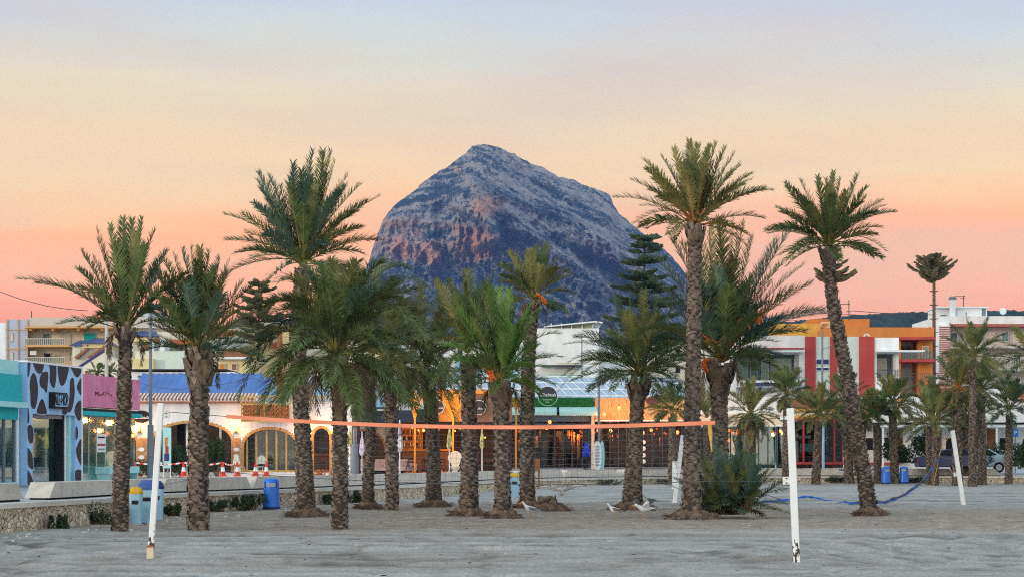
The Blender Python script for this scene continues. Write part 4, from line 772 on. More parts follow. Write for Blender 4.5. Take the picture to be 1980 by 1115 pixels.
# low shrubs growing at the foot of the stone wall and the garden plants of the restaurants
mk('shrub_leaf', (.045, .080, .035), var=.5, scale=3, tl=.2)
def shrub(label, loc, size, n, seed, m='shrub_leaf', name='shrub', cat='shrub', grp=None, ls=.07, lb=None):
    rnd = random.Random(seed); t = thing(name, label, cat, loc, grp); mb = MB(); loc = Vector(loc); cl = [(Vector((rnd.gauss(0, .5), rnd.gauss(0, .5), rnd.uniform(.15, .85))), rnd.uniform(.22, .45)) for _ in range(9)]
    V = []; F = []
    for k in range(n):
        c, r = rnd.choice(cl); d = Vector((rnd.gauss(0, 1), rnd.gauss(0, 1), rnd.gauss(0, 1))).normalized() * r * rnd.uniform(.6, 1.05)
        p = loc + Vector(((c.x + d.x) * size[0] * .6, (c.y + d.y) * size[1] * .6, max(.02, (c.z + d.z) * size[2] * .8)))
        a = Vector((rnd.gauss(0, 1), rnd.gauss(0, 1), rnd.gauss(.4, 1))).normalized() * ls * rnd.uniform(.7, 1.4); b = a.cross(Vector((rnd.gauss(0, 1), rnd.gauss(0, 1), rnd.gauss(0, 1)))).normalized() * ls * .38
        i = len(V); V += [p - a, p + b, p + a, p - b]; F.append((i, i + 1, i + 2, i + 3))
    mb.add(V, F, M[m]); mb.build('foliage', t)
    mb = MB()
    for k in range(7):
        c, r = cl[k]; mb.tube([loc + Vector((rnd.uniform(-.05, .05) * size[0], 0, -.05)), loc + Vector((c.x * size[0] * .6, c.y * size[1] * .6, c.z * size[2] * .7))], [.03, .008], M['fibre'], 5)
    mb.build('stems', t); return t
def at_wall(px_, off=-.35):
    best = None
    Q = offs(SP, off)
    for i in range(len(Q) - 1):
        for j in range(10):
            p = Q[i].lerp(Q[i + 1], j / 10)
            if p.y < 40: continue
            e = abs(CX + p.x / p.y * FPX - px_)
            if best is None or e < best[0]: best = (e, p)
    return best[1]
for k, (x_, sx, sz, lb) in enumerate(((118, .35, .42, 'small dark shrub against the stone wall below the cow patterned shop'), (200, 1.0, .6, 'wide dark shrub at the wall left of the first palm'), (335, .4, .5, 'dark shrub at the wall right of the slanting left volleyball post'),
        (425, .7, .5, 'dark shrub at the wall just right of the second palm'), (462, .6, .55, 'dark shrub at the wall, left of two near the lone blue bin'), (490, .6, .55, 'dark shrub at the wall, right of two near the lone blue bin'), (640, .7, .5, 'dark shrub at the wall behind the drooping palm'), (690, .6, .5, 'dark shrub at the wall by the grey blue lamp post'),
        (1168, 1.0, .4, 'dark shrub at the low wall below the reed panels'), (1287, .6, .4, 'dark shrub at the low wall left of the short white post'), (1620, 1.2, .5, 'dark shrub at the low wall left of the tall curved palm'), (1775, 1.4, .5, 'dark shrub at the low wall right of the paired blue bins'))):
    p = at_wall(x_); shrub(lb, (p.x, p.y, 0), (sx, .4, sz), 900, 100 + k, grp=None, ls=.045)
shrub('large leafy oleander bush right of the paired blue bins', tuple(W(1764, 893, 128) - Vector((0, 0, 0))), (2.2, 1.5, 2.6), 3500, 300, ls=.10)
shrub('leafy bush behind the blue parking sign palm', tuple(W(1930, 900, 128)), (2.2, 1.5, 2.4), 3000, 301, ls=.10)
shrub('dark leafy bush at the right photo edge', tuple(W(1985, 905, 126)), (2.2, 1.5, 2.4), 3000, 302, ls=.10)
# norfolk pines
mk('pine_needles', (.055, .095, .055), var=.4, scale=1)
mk('pine_warm', (.16, .15, .08), var=.4, scale=1)
def norfolk(label, px_, D, ztop, tiers, r0, seed, zbase=.3, top=True, m='pine_needles', thick=.12, upward=.15, tr=.2, rings=0):
    rnd = random.Random(seed); x = (px_ - CX) / FPX * D; t = thing('norfolk_pine', label, 'tree', (x, D, zbase))
    mb = MB(); mb.tube([(x, D, zbase), (x, D, ztop)], [tr, .05 if top else tr * .6], M['bark_red'] if rings else M['bark'], 8)
    for k in range(rings):
        z = zbase + (tiers[0][0] - .4 - zbase) * (k + 1) / (rings + .5)
        for j in range(6): a = j * 1.047 + k; mb.tube([(x, D, z), (x + math.cos(a) * .42, D + math.sin(a) * .42, z + .06)], [.06, .03], M['bark_red'], 5)
    mb.build('trunk', t); mb = MB()
    for (z, r) in tiers:
        nb = 8
        for j in range(nb):
            a = j * 2 * math.pi / nb + rnd.uniform(-.25, .25) + z; d = Vector((math.cos(a), math.sin(a), 0)); L = r * rnd.uniform(.6, 1.15); zj = z + rnd.uniform(-.35, .25) * min(1, r / 1.5)
            pts = [Vector((x, D, zj)) + d * L * q + Vector((0, 0, upward * L * q * q + .03)) for q in (0, .35, .7, 1)]
            mb.tube(pts, [.05, .04, .03, .01], M['bark'], 4)
            n = int(30 * L)
            for q in range(n):
                u = .18 + .82 * q / n; p = pts[0] + d * L * u + Vector((0, 0, upward * L * u * u)); wl = (.15 + .38 * min(1, L / 2)) * (1 - .45 * u) + .08
                for sg in (-1, 0, 1):
                    dd = (d * .75 + Vector((-d.y, d.x, 0)) * sg * rnd.uniform(.6, 1.1) + Vector((0, 0, rnd.uniform(.15, .6)))).normalized(); e = p + dd * wl * rnd.uniform(.5, 1.35) + Vector((rnd.uniform(-.06, .06), 0, rnd.uniform(-.06, .06)))
                    mb.tube([p, p.lerp(e, .5), e], [.02, thick * .30, .02], M[m], 4, cap=False)
    mb.build('crown', t)
zt = lambda py, D: HC + (HY - py) / FPX * D
norfolk('dark tiered norfolk pine in front of the right flank of the mountain', 1246, 150, zt(455, 150), [(zt(y, 150), r / 26.7 * 1.05) for y, r in ((462, 30), (482, 34), (508, 42), (536, 48), (562, 54), (590, 62), (618, 66), (645, 66), (672, 64))], 1, 51, thick=.30, upward=.16, tr=.3)
norfolk('small norfolk pine crown just behind the tall curved palm', 1610, 200, zt(470, 200), [(zt(y, 200), r / 20) for y, r in ((478, 8), (490, 13), (504, 19), (519, 24), (534, 31), (546, 38))], 1, 52, m='pine_warm', thick=.28, upward=.42, tr=.16)
norfolk('umbrella topped norfolk pine on a bare ringed trunk at the right', 1806, 190, zt(492, 190), [(zt(y, 190), r / 21) for y, r in ((542, 30), (534, 40), (524, 38), (514, 30), (505, 20), (498, 10))], 1, 53, top=False, m='pine_warm', thick=.20, upward=.45, tr=.21, rings=13)
norfolk('dark reddish pine half hidden between the second and third palms', 500, 170, zt(545, 170), [(zt(y, 170), r / 23.5) for y, r in ((552, 20), (566, 28), (582, 34), (600, 40), (618, 46), (636, 48), (655, 44))], 1, 54, m='pine_warm', thick=.26, upward=.25, tr=.2)
# two little fan palms on the terrace behind the pink shop
for (x_, y_, lb, sd_) in ((188, 722, 'small potted palm above the pink shop, left of the grey pole', 61), (212, 722, 'small potted palm above the pink shop, right of the grey pole', 62)):
    rnd = random.Random(sd_); c = W(x_, y_, 130); t = thing('small_palm', lb, 'palm tree', (c.x, c.y, c.z - 1.6))
    mb = MB(); mb.tube([c - Vector((0, 0, 1.6)), c], [.12, .10], M['bark'], 8); mb.build('trunk', t)
    crown(t, c, 130, [], rnd, fill=16, Lr=.95, leaf=.3, lw=.06, pal=[B_], nl=16)
# ================================================================ shops at the left
ZP = .64
def struct_thing(name, label, cat, f, u=0, z=ZP, n=0, grp=None):
    p = f.P(u, z, n); return thing(name, label, cat, tuple(p), grp)
SF = Fac((-19.75, 70.0), (-16.6, 92.5))
us = lambda p: SF.u(p)
# teal shop
t = struct_thing('teal_shop', 'turquoise fronted shop cut off by the left photo edge', 'shop', SF, us(-40))
mb = MB(); SF.box(mb, us(-160), us(36), 4.75, 5.32, -6, .0, M['pale_teal']); SF.box(mb, us(31), us(36), ZP, 4.75, -6, .02, M['white_paint']); mb.build('wall', t)
mb = MB(); SF.box(mb, us(-160), us(30), 3.75, 4.78, 0, .25, M['teal_paint']); mb.build('fascia', t)
mb = MB(); SF.box(mb, us(-160), us(33), 3.55, 3.75, 0, .45, M['pale_teal']); mb.build('ledge', t)
mb = MB(); SF.box(mb, us(-160), us(29), 3.1, 3.55, -.05, .12, M['teal_paint']); SF.box(mb, us(-160), us(31), ZP, ZP + .12, -.1, .1, M['pale_teal']); mb.build('transom', t)
mb = MB(); SF.box(mb, us(-160), us(27), ZP + .12, 3.1, -.04, .0, M['glass_teal']); mb.build('shop_window', t)
mb = MB()
for p_ in (-12, 6, 26): SF.box(mb, us(p_), us(p_) + .07, ZP + .12, 3.1, -.06, .06, M['grey_metal'])
mb.build('window_frame', t)
mb = MB(); SF.box(mb, us(-160), us(31), ZP, 4.7, -5, -4.8, M['interior_teal']); mb.build('back_wall', t)
# cow patterned shop
def cowmat():
    m = bpy.data.materials.new('cow_pattern'); m.use_nodes = True; t_ = m.node_tree; b = t_.nodes["Principled BSDF"]; b.inputs["Base Color"].default_value = (.33, .58, .86, 1); b.inputs["Roughness"].default_value = .6; return m
M['cow'] = cowmat(); mk('cow_spot', (.05, .042, .05), var=.1); mk('spot_edge', (.42, .62, .84), var=.05)
t = struct_thing('cow_shop', 'blue shopfront with dark cow spots and a small framed name sign', 'shop', SF, us(90))
zt_ = 5.28
mb = MB(); SF.box(mb, us(38), us(143), 3.36, zt_, -.3, .3, M['cow']); SF.box(mb, us(38), us(48.5), ZP, 3.36, -.3, .3, M['cow']); SF.box(mb, us(132), us(143), ZP, 3.36, -.3, .3, M['cow']); mb.build('wall', t)
mb = MB(); SF.box(mb, us(37), us(144.5), zt_, zt_ + .07, -.35, .34, M['white_paint']); SF.box(mb, us(143), us(144.5), ZP, zt_, -.3, .34, M['white_paint']); mb.build('edge_trim', t)
def blob(pts_px, n_off, m, mb, grow=0.0):
    P = [(SF.u(x), SF.z(x, y)) for x, y in pts_px]; cx0 = sum(p[0] for p in P) / len(P); cz0 = sum(p[1] for p in P) / len(P); Q = []
    for i in range(len(P)):
        p0, p1, p2, p3 = P[i - 1], P[i], P[(i + 1) % len(P)], P[(i + 2) % len(P)]
        for j in range(5):
            u = j / 5; Q.append(tuple(.5 * ((2 * b) + (c - a) * u + (2 * a - 5 * b + 4 * c - d) * u * u + (-a + 3 * b - 3 * c + d) * u ** 3) for a, b, c, d in zip(p0, p1, p2, p3)))
    u0, u1, z0, z1 = us(38.3), us(142.7), ZP, zt_ - .01
    Q = [(min(u1, max(u0, cx0 + (a - cx0) * (1 + grow / max(.2, abs(a - cx0)) * .5))), min(z1, max(z0, cz0 + (b - cz0) * (1 + grow)))) for a, b in Q]
    mb.ex([SF.P(a, b, .302) for a, b in Q], SF.n * n_off, m)
spots = [[(44, 740), (50, 724), (56, 740), (57, 762), (52, 785), (46, 780), (45, 762)], [(63, 733), (68, 722), (77, 722), (76, 745), (74, 756), (70, 750), (64, 744)],
         [(51, 700), (68, 702), (66, 716), (60, 720), (54, 712)], [(82, 704), (92, 705), (93, 728), (89, 746), (83, 735), (83, 718)], [(99, 705), (117, 707), (114, 728), (107, 742), (101, 734)],
         [(124, 708), (142, 710), (140, 722), (134, 727), (128, 718)], [(122, 738), (127, 735), (129, 760), (124, 788), (118, 790), (121, 765)], [(136, 745), (142.5, 732), (142.5, 760), (138, 755)],
         [(58, 796), (61, 782), (67, 772), (72, 785), (74, 797)], [(107, 797), (110, 782), (115, 784), (114, 798)], [(131, 795), (134, 782), (141, 776), (142.5, 800), (138, 810)],
         [(38.5, 785), (41, 800), (41, 812), (38.5, 815)], [(39, 828), (44, 822), (48, 830), (48, 850), (42, 852)], [(38.5, 868), (45, 875), (48, 892), (48, 904), (40, 896)], [(39, 910), (45, 920), (48, 936), (40, 936)],
         [(133, 825), (136, 830), (136, 842), (132.5, 848)], [(136, 862), (142, 852), (142.8, 893), (138, 888), (134, 872)], [(133, 910), (142.5, 910), (142.5, 926), (133, 926)], [(38.5, 700), (43, 701), (41, 722), (38.5, 725)]]
mb = MB(); 
for s_ in spots: blob(s_, .004, M['spot_edge'], mb, .24)
for s_ in spots: blob(s_, .008, M['cow_spot'], mb, .14)
mb.build('cow_spots', t)
mb = MB(); SF.box(mb, us(80), us(106), SF.z(93, 789), SF.z(93, 758), .3, .52, M['dark']); sg = mb.build('name_sign', t)
mb = MB(); SF.box(mb, us(82), us(104.6), SF.z(93, 785), SF.z(93, 762), .52, .535, M['cow']); mb.build('sign_face', sg)
x0s = (us(80) + us(106)) / 2
text('ALE-HOP', .62, M['dark'], SF.P(x0s, SF.z(93, 773.5), .55), SF.rz, sg, 'lettering', 0, .01, .60)
mb = MB(); SF.box(mb, us(49), us(116), 3.2, 3.36, -.25, .1, M['grey_metal']); SF.box(mb, us(116), us(119), ZP, 3.36, -.25, .12, M['dark']); SF.box(mb, us(119), us(126), ZP, 3.36, -.3, .05, M['white_paint']); SF.box(mb, us(126.5), us(131.5), ZP, 3.36, -.3, .15, M['pale_teal']); mb.build('door_frame', t)
mb = MB(); SF.box(mb, us(49), us(116), ZP + .1, 3.2, -.2, -.17, M['glass_teal']); mb.build('glass_door', t)
mb = MB(); SF.box(mb, us(38), us(143), ZP, 4.5, -5.2, -5, M['interior_teal']); SF.box(mb, us(60), us(64), ZP, 3.1, -2.8, -2.6, M['white_paint']); SF.box(mb, us(84), us(90), ZP, 3.1, -1.4, -1.2, M['pale_teal'])
for k in range(5): SF.box(mb, us(96), us(112), ZP + .3 + k * .5, ZP + .34 + k * .5, -3, -2.4, M['white_paint'])
mb.build('interior', t)
# pink shop
mk('pink_wall', (.66, .19, .33), var=.12, scale=1.6, c2=(.70, .25, .38)); mk('pink_stain', (.20, .05, .07), var=.3); mk('glass_blind', (.30, .32, .22), var=.25, scale=1)
t = struct_thing('pink_shop', 'closed shop with a faded pink fascia and a paper notice in its window', 'shop', SF, us(190))
mb = MB(); SF.box(mb, us(146), us(262), 3.75, 5.08, -.3, .2, M['pink_wall']); mb.build('wall', t); mb = MB(); SF.box(mb, us(146), us(147), ZP, 3.75, -.3, .25, M['shutter']); mb.build('door_post', t)
mb = MB()
rnd = random.Random(9)
for k in range(26):
    x = rnd.choice([rnd.uniform(175, 184), rnd.uniform(186, 206)]); y = rnd.uniform(757, 764); u, z = SF.u(x), SF.z(x, y); w_ = rnd.uniform(.05, .16); h_ = rnd.uniform(.02, .07)
    mb.ex([SF.P(u + w_ * math.cos(q * 1.05) * rnd.uniform(.5, 1), z + h_ * math.sin(q * 1.05) * rnd.uniform(.6, 1), .201) for q in range(6)], SF.n * .004, M['pink_stain'])
mb.build('peeled_paint', t)
mb = MB(); SF.box(mb, us(146), us(262), 3.58, 3.70, -.3, .25, M['dark']); SF.box(mb, us(146), us(262), 3.40, 3.58, -.3, .3, M['teal_paint']); SF.box(mb, us(146), us(262), ZP, ZP + .12, -.1, .1, M['pale_teal']); mb.build('transom', t)
mb = MB(); SF.box(mb, us(147), us(262), ZP + .12, 3.4, -.05, -.02, M['glass_teal']); mb.build('shop_window', t)
mb = MB()
for x in (158, 172, 187, 204, 222, 240): SF.box(mb, us(x), us(x) + .04, ZP + .12, 3.4, -.06, .0, M['shutter'])
mb.build('window_frame', t)
mb = MB(); SF.box(mb, us(146), us(262), ZP, 4.5, -3.2, -3.0, M['glass_blind']); SF.box(mb, us(158), us(230), ZP, 1.7, -2.4, -2.3, M['interior_teal']); mb.build('interior', t)
mb = MB(); SF.box(mb, us(187), us(204), SF.z(195, 873), SF.z(195, 838), 0, .01, M['white_paint']); SF.box(mb, us(188), us(203), SF.z(195, 861), SF.z(195, 857), .012, .02, M['red_paint']); SF.box(mb, us(189), us(202), SF.z(195, 846), SF.z(195, 843), .012, .02, M['dark']); SF.box(mb, us(189), us(202), SF.z(195, 869), SF.z(195, 866), .012, .02, M['grey_metal']); mb.build('notice', t)
mb = MB(); SF.box(mb, us(162), us(222), 1.0, 1.28, .5, 1.1, M['pale_teal'])
p = SF.P(us(190), ZP, .8); tb = thing('planter_box', 'light turquoise long box standing under the pink shop window', 'box', tuple(p)); mb.build('box_body', tb)
for x in (163, 220): mb = MB(); SF.box(mb, us(x), us(x + 1), ZP, 1.0, .55, 1.05, M['pale_teal']); mb.build('leg', tb)
# ================================================================ bulbs
BULB = None
def bulb(p, label, grp, r=.07, m='bulb', cord=.25):
    t = thing('hanging_bulb', label, 'light bulb', tuple(p), grp); mb = MB(); mb.ell(p, (r, r, r * 1.15), M[m], 8, 6); mb.build('bulb_glass', t)
    if cord: mb = MB(); mb.tube([Vector(p) + Vector((0, 0, r * .9)), Vector(p) + Vector((0, 0, cord))], .012, M['dark'], 4); mb.build('cord', t)
    return t
for (x, y) in ((60, 846), (64, 850), (77, 843), (83, 847)): bulb(W(x, y, 84.5), 'glowing bulb hanging inside the cow patterned shop', 'bulbs in the cow patterned shop', .06)
for (x, y) in ((160, 848), (172, 854), (183, 851), (218, 850), (8, 850)): bulb(W(x, y, 92.0 if x > 100 else 80), 'glowing bulb behind the glass of the pink shop' if x > 100 else 'glowing bulb inside the turquoise shop at the left edge', 'bulbs in the pink shop' if x > 100 else None, .07)
# ================================================================ arched white restaurant
AF = FD(112.0); s_ = FPX / 112
t = struct_thing('arched_restaurant', 'white single storey restaurant with tan edged arches and a blue covered roof', 'restaurant', AF, AF.u(420))
def arch_poly(x0, x1, ytop, yspring, ybot, inner=0, n=18):
    xc = (x0 + x1) / 2; a = (x1 - x0) / 2 - inner; pts = [(xc - a, ybot), (xc - a, yspring)]
    for k in range(1, n): q = math.pi - math.pi * k / n; pts.append((xc + a * math.cos(q), yspring - (yspring - ytop - inner) * math.sin(q)))
    return pts + [(xc + a, yspring), (xc + a, ybot)]
arches = [(222, 268, 830, 858, 912), (292, 452, 812, 850, 912), (466, 578, 824, 862, 912), (601, 642, 822, 845, 912)]
# wall face built as strips so that each opening is a true arch
def arched_wall(mb, f, x0, x1, ytop, ybot, arcs, n0, n1, m):
    xs_ = [x0]; 
    for a in arcs:
        for k in range(25): xs_.append(a[0] + (a[1] - a[0]) * (1 - math.cos(math.pi * k / 24)) / 2)
    xs_.append(x1); xs_ = sorted(set(round(x, 3) for x in xs_ if x0 <= x <= x1))
    for xa, xb in zip(xs_, xs_[1:]):
        xm = (xa + xb) / 2; yo = None
        for a in arcs:
            if a[0] < xm < a[1]: c = (a[0] + a[1]) / 2; r = (a[1] - a[0]) / 2; yo = a[3] - (a[3] - a[2]) * math.sqrt(max(0, 1 - ((xm - c) / r) ** 2)); yb = a[4]
        if yo is None: f.pb(mb, xa, ytop, xb, ybot, n0, n1, m)
        else:
            f.pb(mb, xa, ytop, xb, yo, n0, n1, m)
            if yb < ybot: f.pb(mb, xa, yb, xb, ybot, n0, n1, m)
mb = MB(); arched_wall(mb, AF, 222, 680, 776, 921, arches, -.35, 0, M['white_wall']); mb.build('wall', t)
mb = MB()
for a in arches:
    P = arch_poly(*a); Q = arch_poly(*a, inner=5)
    for i in range(len(P) - 1):
        w0, w1, v1, v0 = [AF.P(AF.u(x), AF.z(x, y), .02) for x, y in (P[i], P[i + 1], Q[i + 1], Q[i])]
        mb.ex([w0, w1, v1, v0], AF.n * -.42, M['tan_trim'])
mb.build('arch_trim', t)
mk('brick', (.50, .26, .10), var=.35, scale=7, bump=.02)
mb = MB(); 
for (a, b) in ((268, 290), (453, 465)): AF.pb(mb, a, 846, b, 905, 0, .04, M['brick'])
mb.build('brick_pier', t)
mb = MB()
for (a, b) in ((274, 868), (274, 883), (457.5, 868), (457.5, 881)): mb.lathe(AF.P(AF.u(a), AF.z(a, b), .05), [(.15, 0), (.15, .03)], M['white_paint'], 14, Matrix.Rotation(R(90), 3, 'X') @ Matrix.Diagonal(Vector((1.1, .75, 1))))
mb.build('oval_plaque', t)
mb = MB(); AF.pb(mb, 222, 775, 498, 778, -.35, .35, M['terra']); n = 78
for k in range(n):
    x = 222 + (496 - 222) * k / n; p = AF.P(AF.u(x), AF.z(x, 771.5), .3)
    mb.tube([p, p + Vector((0, 1.2, .32))], .085, M['white_wall'] if k % 2 else M['terra'], 6)
mb.build('eave_tiles', t)
mk('blue_roof', (.085, .20, .50), var=.14, scale=.8, stretch=(1, .3, 1), rough=.6, bump=.05, bscale=1.2)
mb = MB(); a0, a1 = AF.P(AF.u(222), 4.82, 0), AF.P(AF.u(497), 4.82, 0); nx, ny = 60, 10; rnd = random.Random(3); vs = []
for j in range(ny + 1):
    for i in range(nx + 1):
        p = a0.lerp(a1, i / nx); sg_ = .035 * math.sin(i * 1.9 + j * .7) + .03 * rnd.uniform(-1, 1); vs.append((p.x, p.y + 8.5 * j / ny, 4.82 + (1.66 - .25 * (i / nx > .9) * j / ny) * j / ny - .18 * math.sin(math.pi * j / ny) + sg_))
mb.arr(np.array(vs), gridfaces(ny + 1, nx + 1), M['blue_roof']); mb.build('blue_roof_cover', t, smooth=True)
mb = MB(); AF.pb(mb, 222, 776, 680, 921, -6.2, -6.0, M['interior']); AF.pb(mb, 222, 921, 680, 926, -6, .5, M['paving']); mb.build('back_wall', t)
mb = MB()
for x in (475, 493, 513, 532, 551, 570): AF.pb(mb, x, 828, x + 3.5, 912, -.3, -.2, mat('yellow_frame', (.55, .36, .12), var=.1) if x == 475 else bpy.data.materials['yellow_frame'])
AF.pb(mb, 468, 908, 577, 912, -.3, -.18, bpy.data.materials['yellow_frame']); mb.build('window_frame', t)
mb = MB(); AF.pb(mb, 470, 826, 576, 911, -.26, -.24, M['glass']); mb.build('glazing', t)
for x in (355, 318, 420): mb = MB(); AF.pb(mb, x, 816, x + 4, 912, -.9, -.8, M['white_paint']); mb.build('door_post', t)
mb = MB(); AF.pb(mb, 330, 814, 345, 912, -2.2, -2.1, M['dark']); mb.build('shutter', t)
mb = MB(); mb.lathe(AF.P(AF.u(274), AF.z(274, 804.5), .06), [(.42, 0), (.42, .05)], M['dark'], 24, Matrix.Rotation(R(90), 3, 'X') @ Matrix.Diagonal(Vector((1.12, .8, 1)))); sg = mb.build('name_sign', t)
text('Chabada', .23, M['white_paint'], AF.P(AF.u(274), AF.z(274, 806), .12), 0, sg, shear=.35)
def lamp_light(p, e, c=(1, .36, .08), r=.12):
    l = bpy.data.lights.new('lamp_glow', 'POINT'); l.energy = e * 3.0; l.color = c; l.shadow_soft_size = r; o = bpy.data.objects.new('lamp_glow', l); col.objects.link(o); o.location = p; return o
for (x, y, lb) in ((270, 829, 'lit wall sconce below the oval sign on the white wall'), (456, 829, 'lit wall sconce between the two wide arches'), (590, 832, 'lit wall sconce left of the narrow arch'), (645, 833, 'lit wall sconce right of the narrow arch')):
    p = AF.P(AF.u(x), AF.z(x, y), .16); ts = thing('wall_sconce', lb, 'wall lamp', tuple(p)); mb = MB(); mb.ell(p, (.07, .07, .12), M['bulb'], 8, 6); mb.build('bulb_glass', ts)
    mb = MB(); mb.lathe(p - Vector((0, 0, .2)), [(.03, 0), (.12, .06), (.13, .08)], M['tan_trim'], 10); mb.box(p + Vector((0, .11, -.05)), (.1, .06, .35), M['tan_trim']); mb.build('bracket', ts)
    lamp_light(p + Vector((0, -.22, .05)), 16)
# ---- furniture builders
mk('wicker', (.62, .66, .56), var=.2, scale=20); mk('chair_wood', (.30, .11, .05), var=.3); mk('chair_dark', (.04, .045, .05), var=.2); mk('chair_grey', (.25, .28, .28), var=.2)
def make_chair(m, label, grp, loc, rz, wick=False):
    t = thing('terrace_chair', label, 'chair', (0, 0, 0), grp)
    mb = MB()
    if wick: mb.lathe((0, 0, .45), [(.05, 0), (.24, .0), (.25, .03), (.05, .04)], m, 16)
    else: mb.box((0, 0, .46), (.44, .44, .04), m)
    mb.build('seat', t)
    mb = MB()
    if wick:
        for q in range(9): a = R(200 + q * 17.5); b = R(200 + (q + 1) * 17.5); mb.box(((math.cos(a)) * .25, -math.sin(a) * .25 * 0 + .22, .62 + .22 * abs(math.sin(a)) * 1.1), (.07, .03, .4 * abs(math.sin(a)) + .06), m)
    else:
        mb.box((0, .21, .84), (.44, .03, .10), m)
        mb.box((0, .21, .66), (.44, .02, .05), m)
        for sx in (-.20, .20): mb.box((sx, .21, .67), (.035, .035, .42), m)
    mb.build('backrest', t)
    for sx in (-.19, .19):
        for sy in (-.19, .19): mb = MB(); mb.tube([(sx, sy, .45), (sx * 1.12, sy * 1.12, 0)], .018, m, 5); mb.build('leg', t)
    t.location = loc; t.rotation_euler = (0, 0, rz); return t
def make_table(m, label, grp, loc):
    t = thing('terrace_table', label, 'table', (0, 0, 0), grp); mb = MB(); mb.box((0, 0, .74), (.8, .8, .04), m); mb.build('table_top', t)
    for sx in (-.34, .34):
        for sy in (-.34, .34): mb = MB(); mb.box((sx, sy, .36), (.05, .05, .72), m); mb.build('leg', t)
    t.location = loc; return t
rnd = random.Random(21)
ch = make_chair(M['wicker'], 'pale round backed wicker chair behind the yellow framed arch window', 'wicker chairs behind the arched window', tuple(AF.P(AF.u(496), .92, -1.3)), 3.2, True)
for x, n_, r_ in ((512, -1.6, 3.5), (541, -1.4, 2.9), (558, -1.9, 3.3)): dup(ch, tuple(AF.P(AF.u(x), .92, n_)), r_)
c2_ = dup(ch, tuple(AF.P(AF.u(470), .64, 1.4)), 2.4, 'white wicker chair outside, left behind the row of cones'); c3_ = dup(ch, tuple(AF.P(AF.u(509), .64, 1.3)), 3.6, 'white wicker chair outside, between the two rightmost cones')
for o_ in (c2_, c3_):
    del o_['group']
cw = make_chair(M['chair_wood'], 'brown wooden chair in the terrace behind the narrow arch', 'brown chairs by the narrow arch', tuple(AF.P(AF.u(612), .92, -1.2)), .3)
for x, n_ in ((622, -1.7), (634, -1.2)): dup(cw, tuple(AF.P(AF.u(x), .92, n_)), rnd.uniform(-.6, .6))
# menu board
p = AF.P(AF.u(329), .66, 1.2); tb = thing('menu_board', 'tall pale poster board with a coloured picture in the wide arch', 'sign', tuple(p))
mb = MB(); AF.pb(mb, 322, 826, 338, 904, 1.16, 1.22, M['pale_teal']); mb.build('panel', tb)
mb = MB(); 
for (a, b, c_, d_, mm) in ((326, 846, 331, 862, 'orange_wall'), (327, 862, 333, 876, 'red_paint'), (325, 876, 334, 890, 'blue_tile'), (329, 842, 332, 848, 'yellow_wall')): AF.pb(mb, a, b, c_, d_, 1.225, 1.235, M[mm])
mb.build('picture', tb)
mb = MB(); 
for x in (323, 336): AF.pb(mb, x, 904, x + 1.5, 922, 1.1, 1.2, M['white_paint'])
mb.build('stand', tb)
shrub('bushy green plant in the wide arch, right of the menu board', tuple(AF.P(AF.u(352), .64, .9)), (1.2, .8, 1.9), 1800, 401, ls=.07)
shrub('taller bushy green plant in the wide arch, left of the arch pier', tuple(AF.P(AF.u(424), .64, .8)), (1.4, .9, 2.5), 2600, 402, ls=.07)
shrub('low hedge plant below the oval plaques at the left', tuple(AF.P(AF.u(275), .64, .7)), (1.1, .6, 1.0), 1300, 403, ls=.06)
# traffic cones and tape
mk('cone_red', (.72, .035, .02), var=.08, rough=.5)
cone0 = thing('traffic_cone', 'red and white traffic cone', 'traffic cone', (0, 0, 0)); mb = MB(); mb.box((0, 0, .025), (.38, .38, .05), M['cone_red']); mb.build('foot', cone0)
mb = MB(); mb.lathe((0, 0, .05), [(.15, 0), (.115, .2)], M['cone_red'], 14); mb.lathe((0, 0, .05), [(.116, .2), (.078, .42)], M['white_paint'], 14); mb.lathe((0, 0, .05), [(.079, .42), (.03, .70)], M['cone_red'], 14); mb.build('cone_body', cone0)
cl_ = [(262, 'traffic cone behind the first palm, beside the plaques pier'), (355, 'traffic cone just left of the second palm trunk'), (431, 'traffic cone standing alone right of the second palm trunk'), (459, 'leftmost cone of the row of three before the arched window, standing clear'), (494, 'middle cone of the row before the yellow framed window'), (515, 'rightmost cone before the yellow framed window')]
for k, (x, lb) in enumerate(cl_):
    o_ = cone0 if k == 0 else dup(cone0, (0, 0, 0)); o_['label'] = lb; p = W(x, 874, 107.5); o_.location = (p.x, p.y, .64 + (.02 if False else 0))
mb = MB(); P = [W(x, 874, 107.5) for x in (262, 355, 431, 459)]; vs = []
for i in range(3):
    for j in range(12):
        q = P[i].lerp(P[i + 1], j / 12); z = 1.36 - .12 * math.sin(math.pi * j / 12); a = P[i].lerp(P[i + 1], (j + 1) / 12); z2 = 1.36 - .12 * math.sin(math.pi * (j + 1) / 12)
        mb.quad((q.x, q.y, z - .05), (a.x, a.y, z2 - .05), (a.x, a.y, z2 + .03), (q.x, q.y, z + .03), M['cone_red'] if j % 2 else M['white_paint'])
mb.build('barrier_tape', label='red and white barrier tape strung between the traffic cones', category='tape')
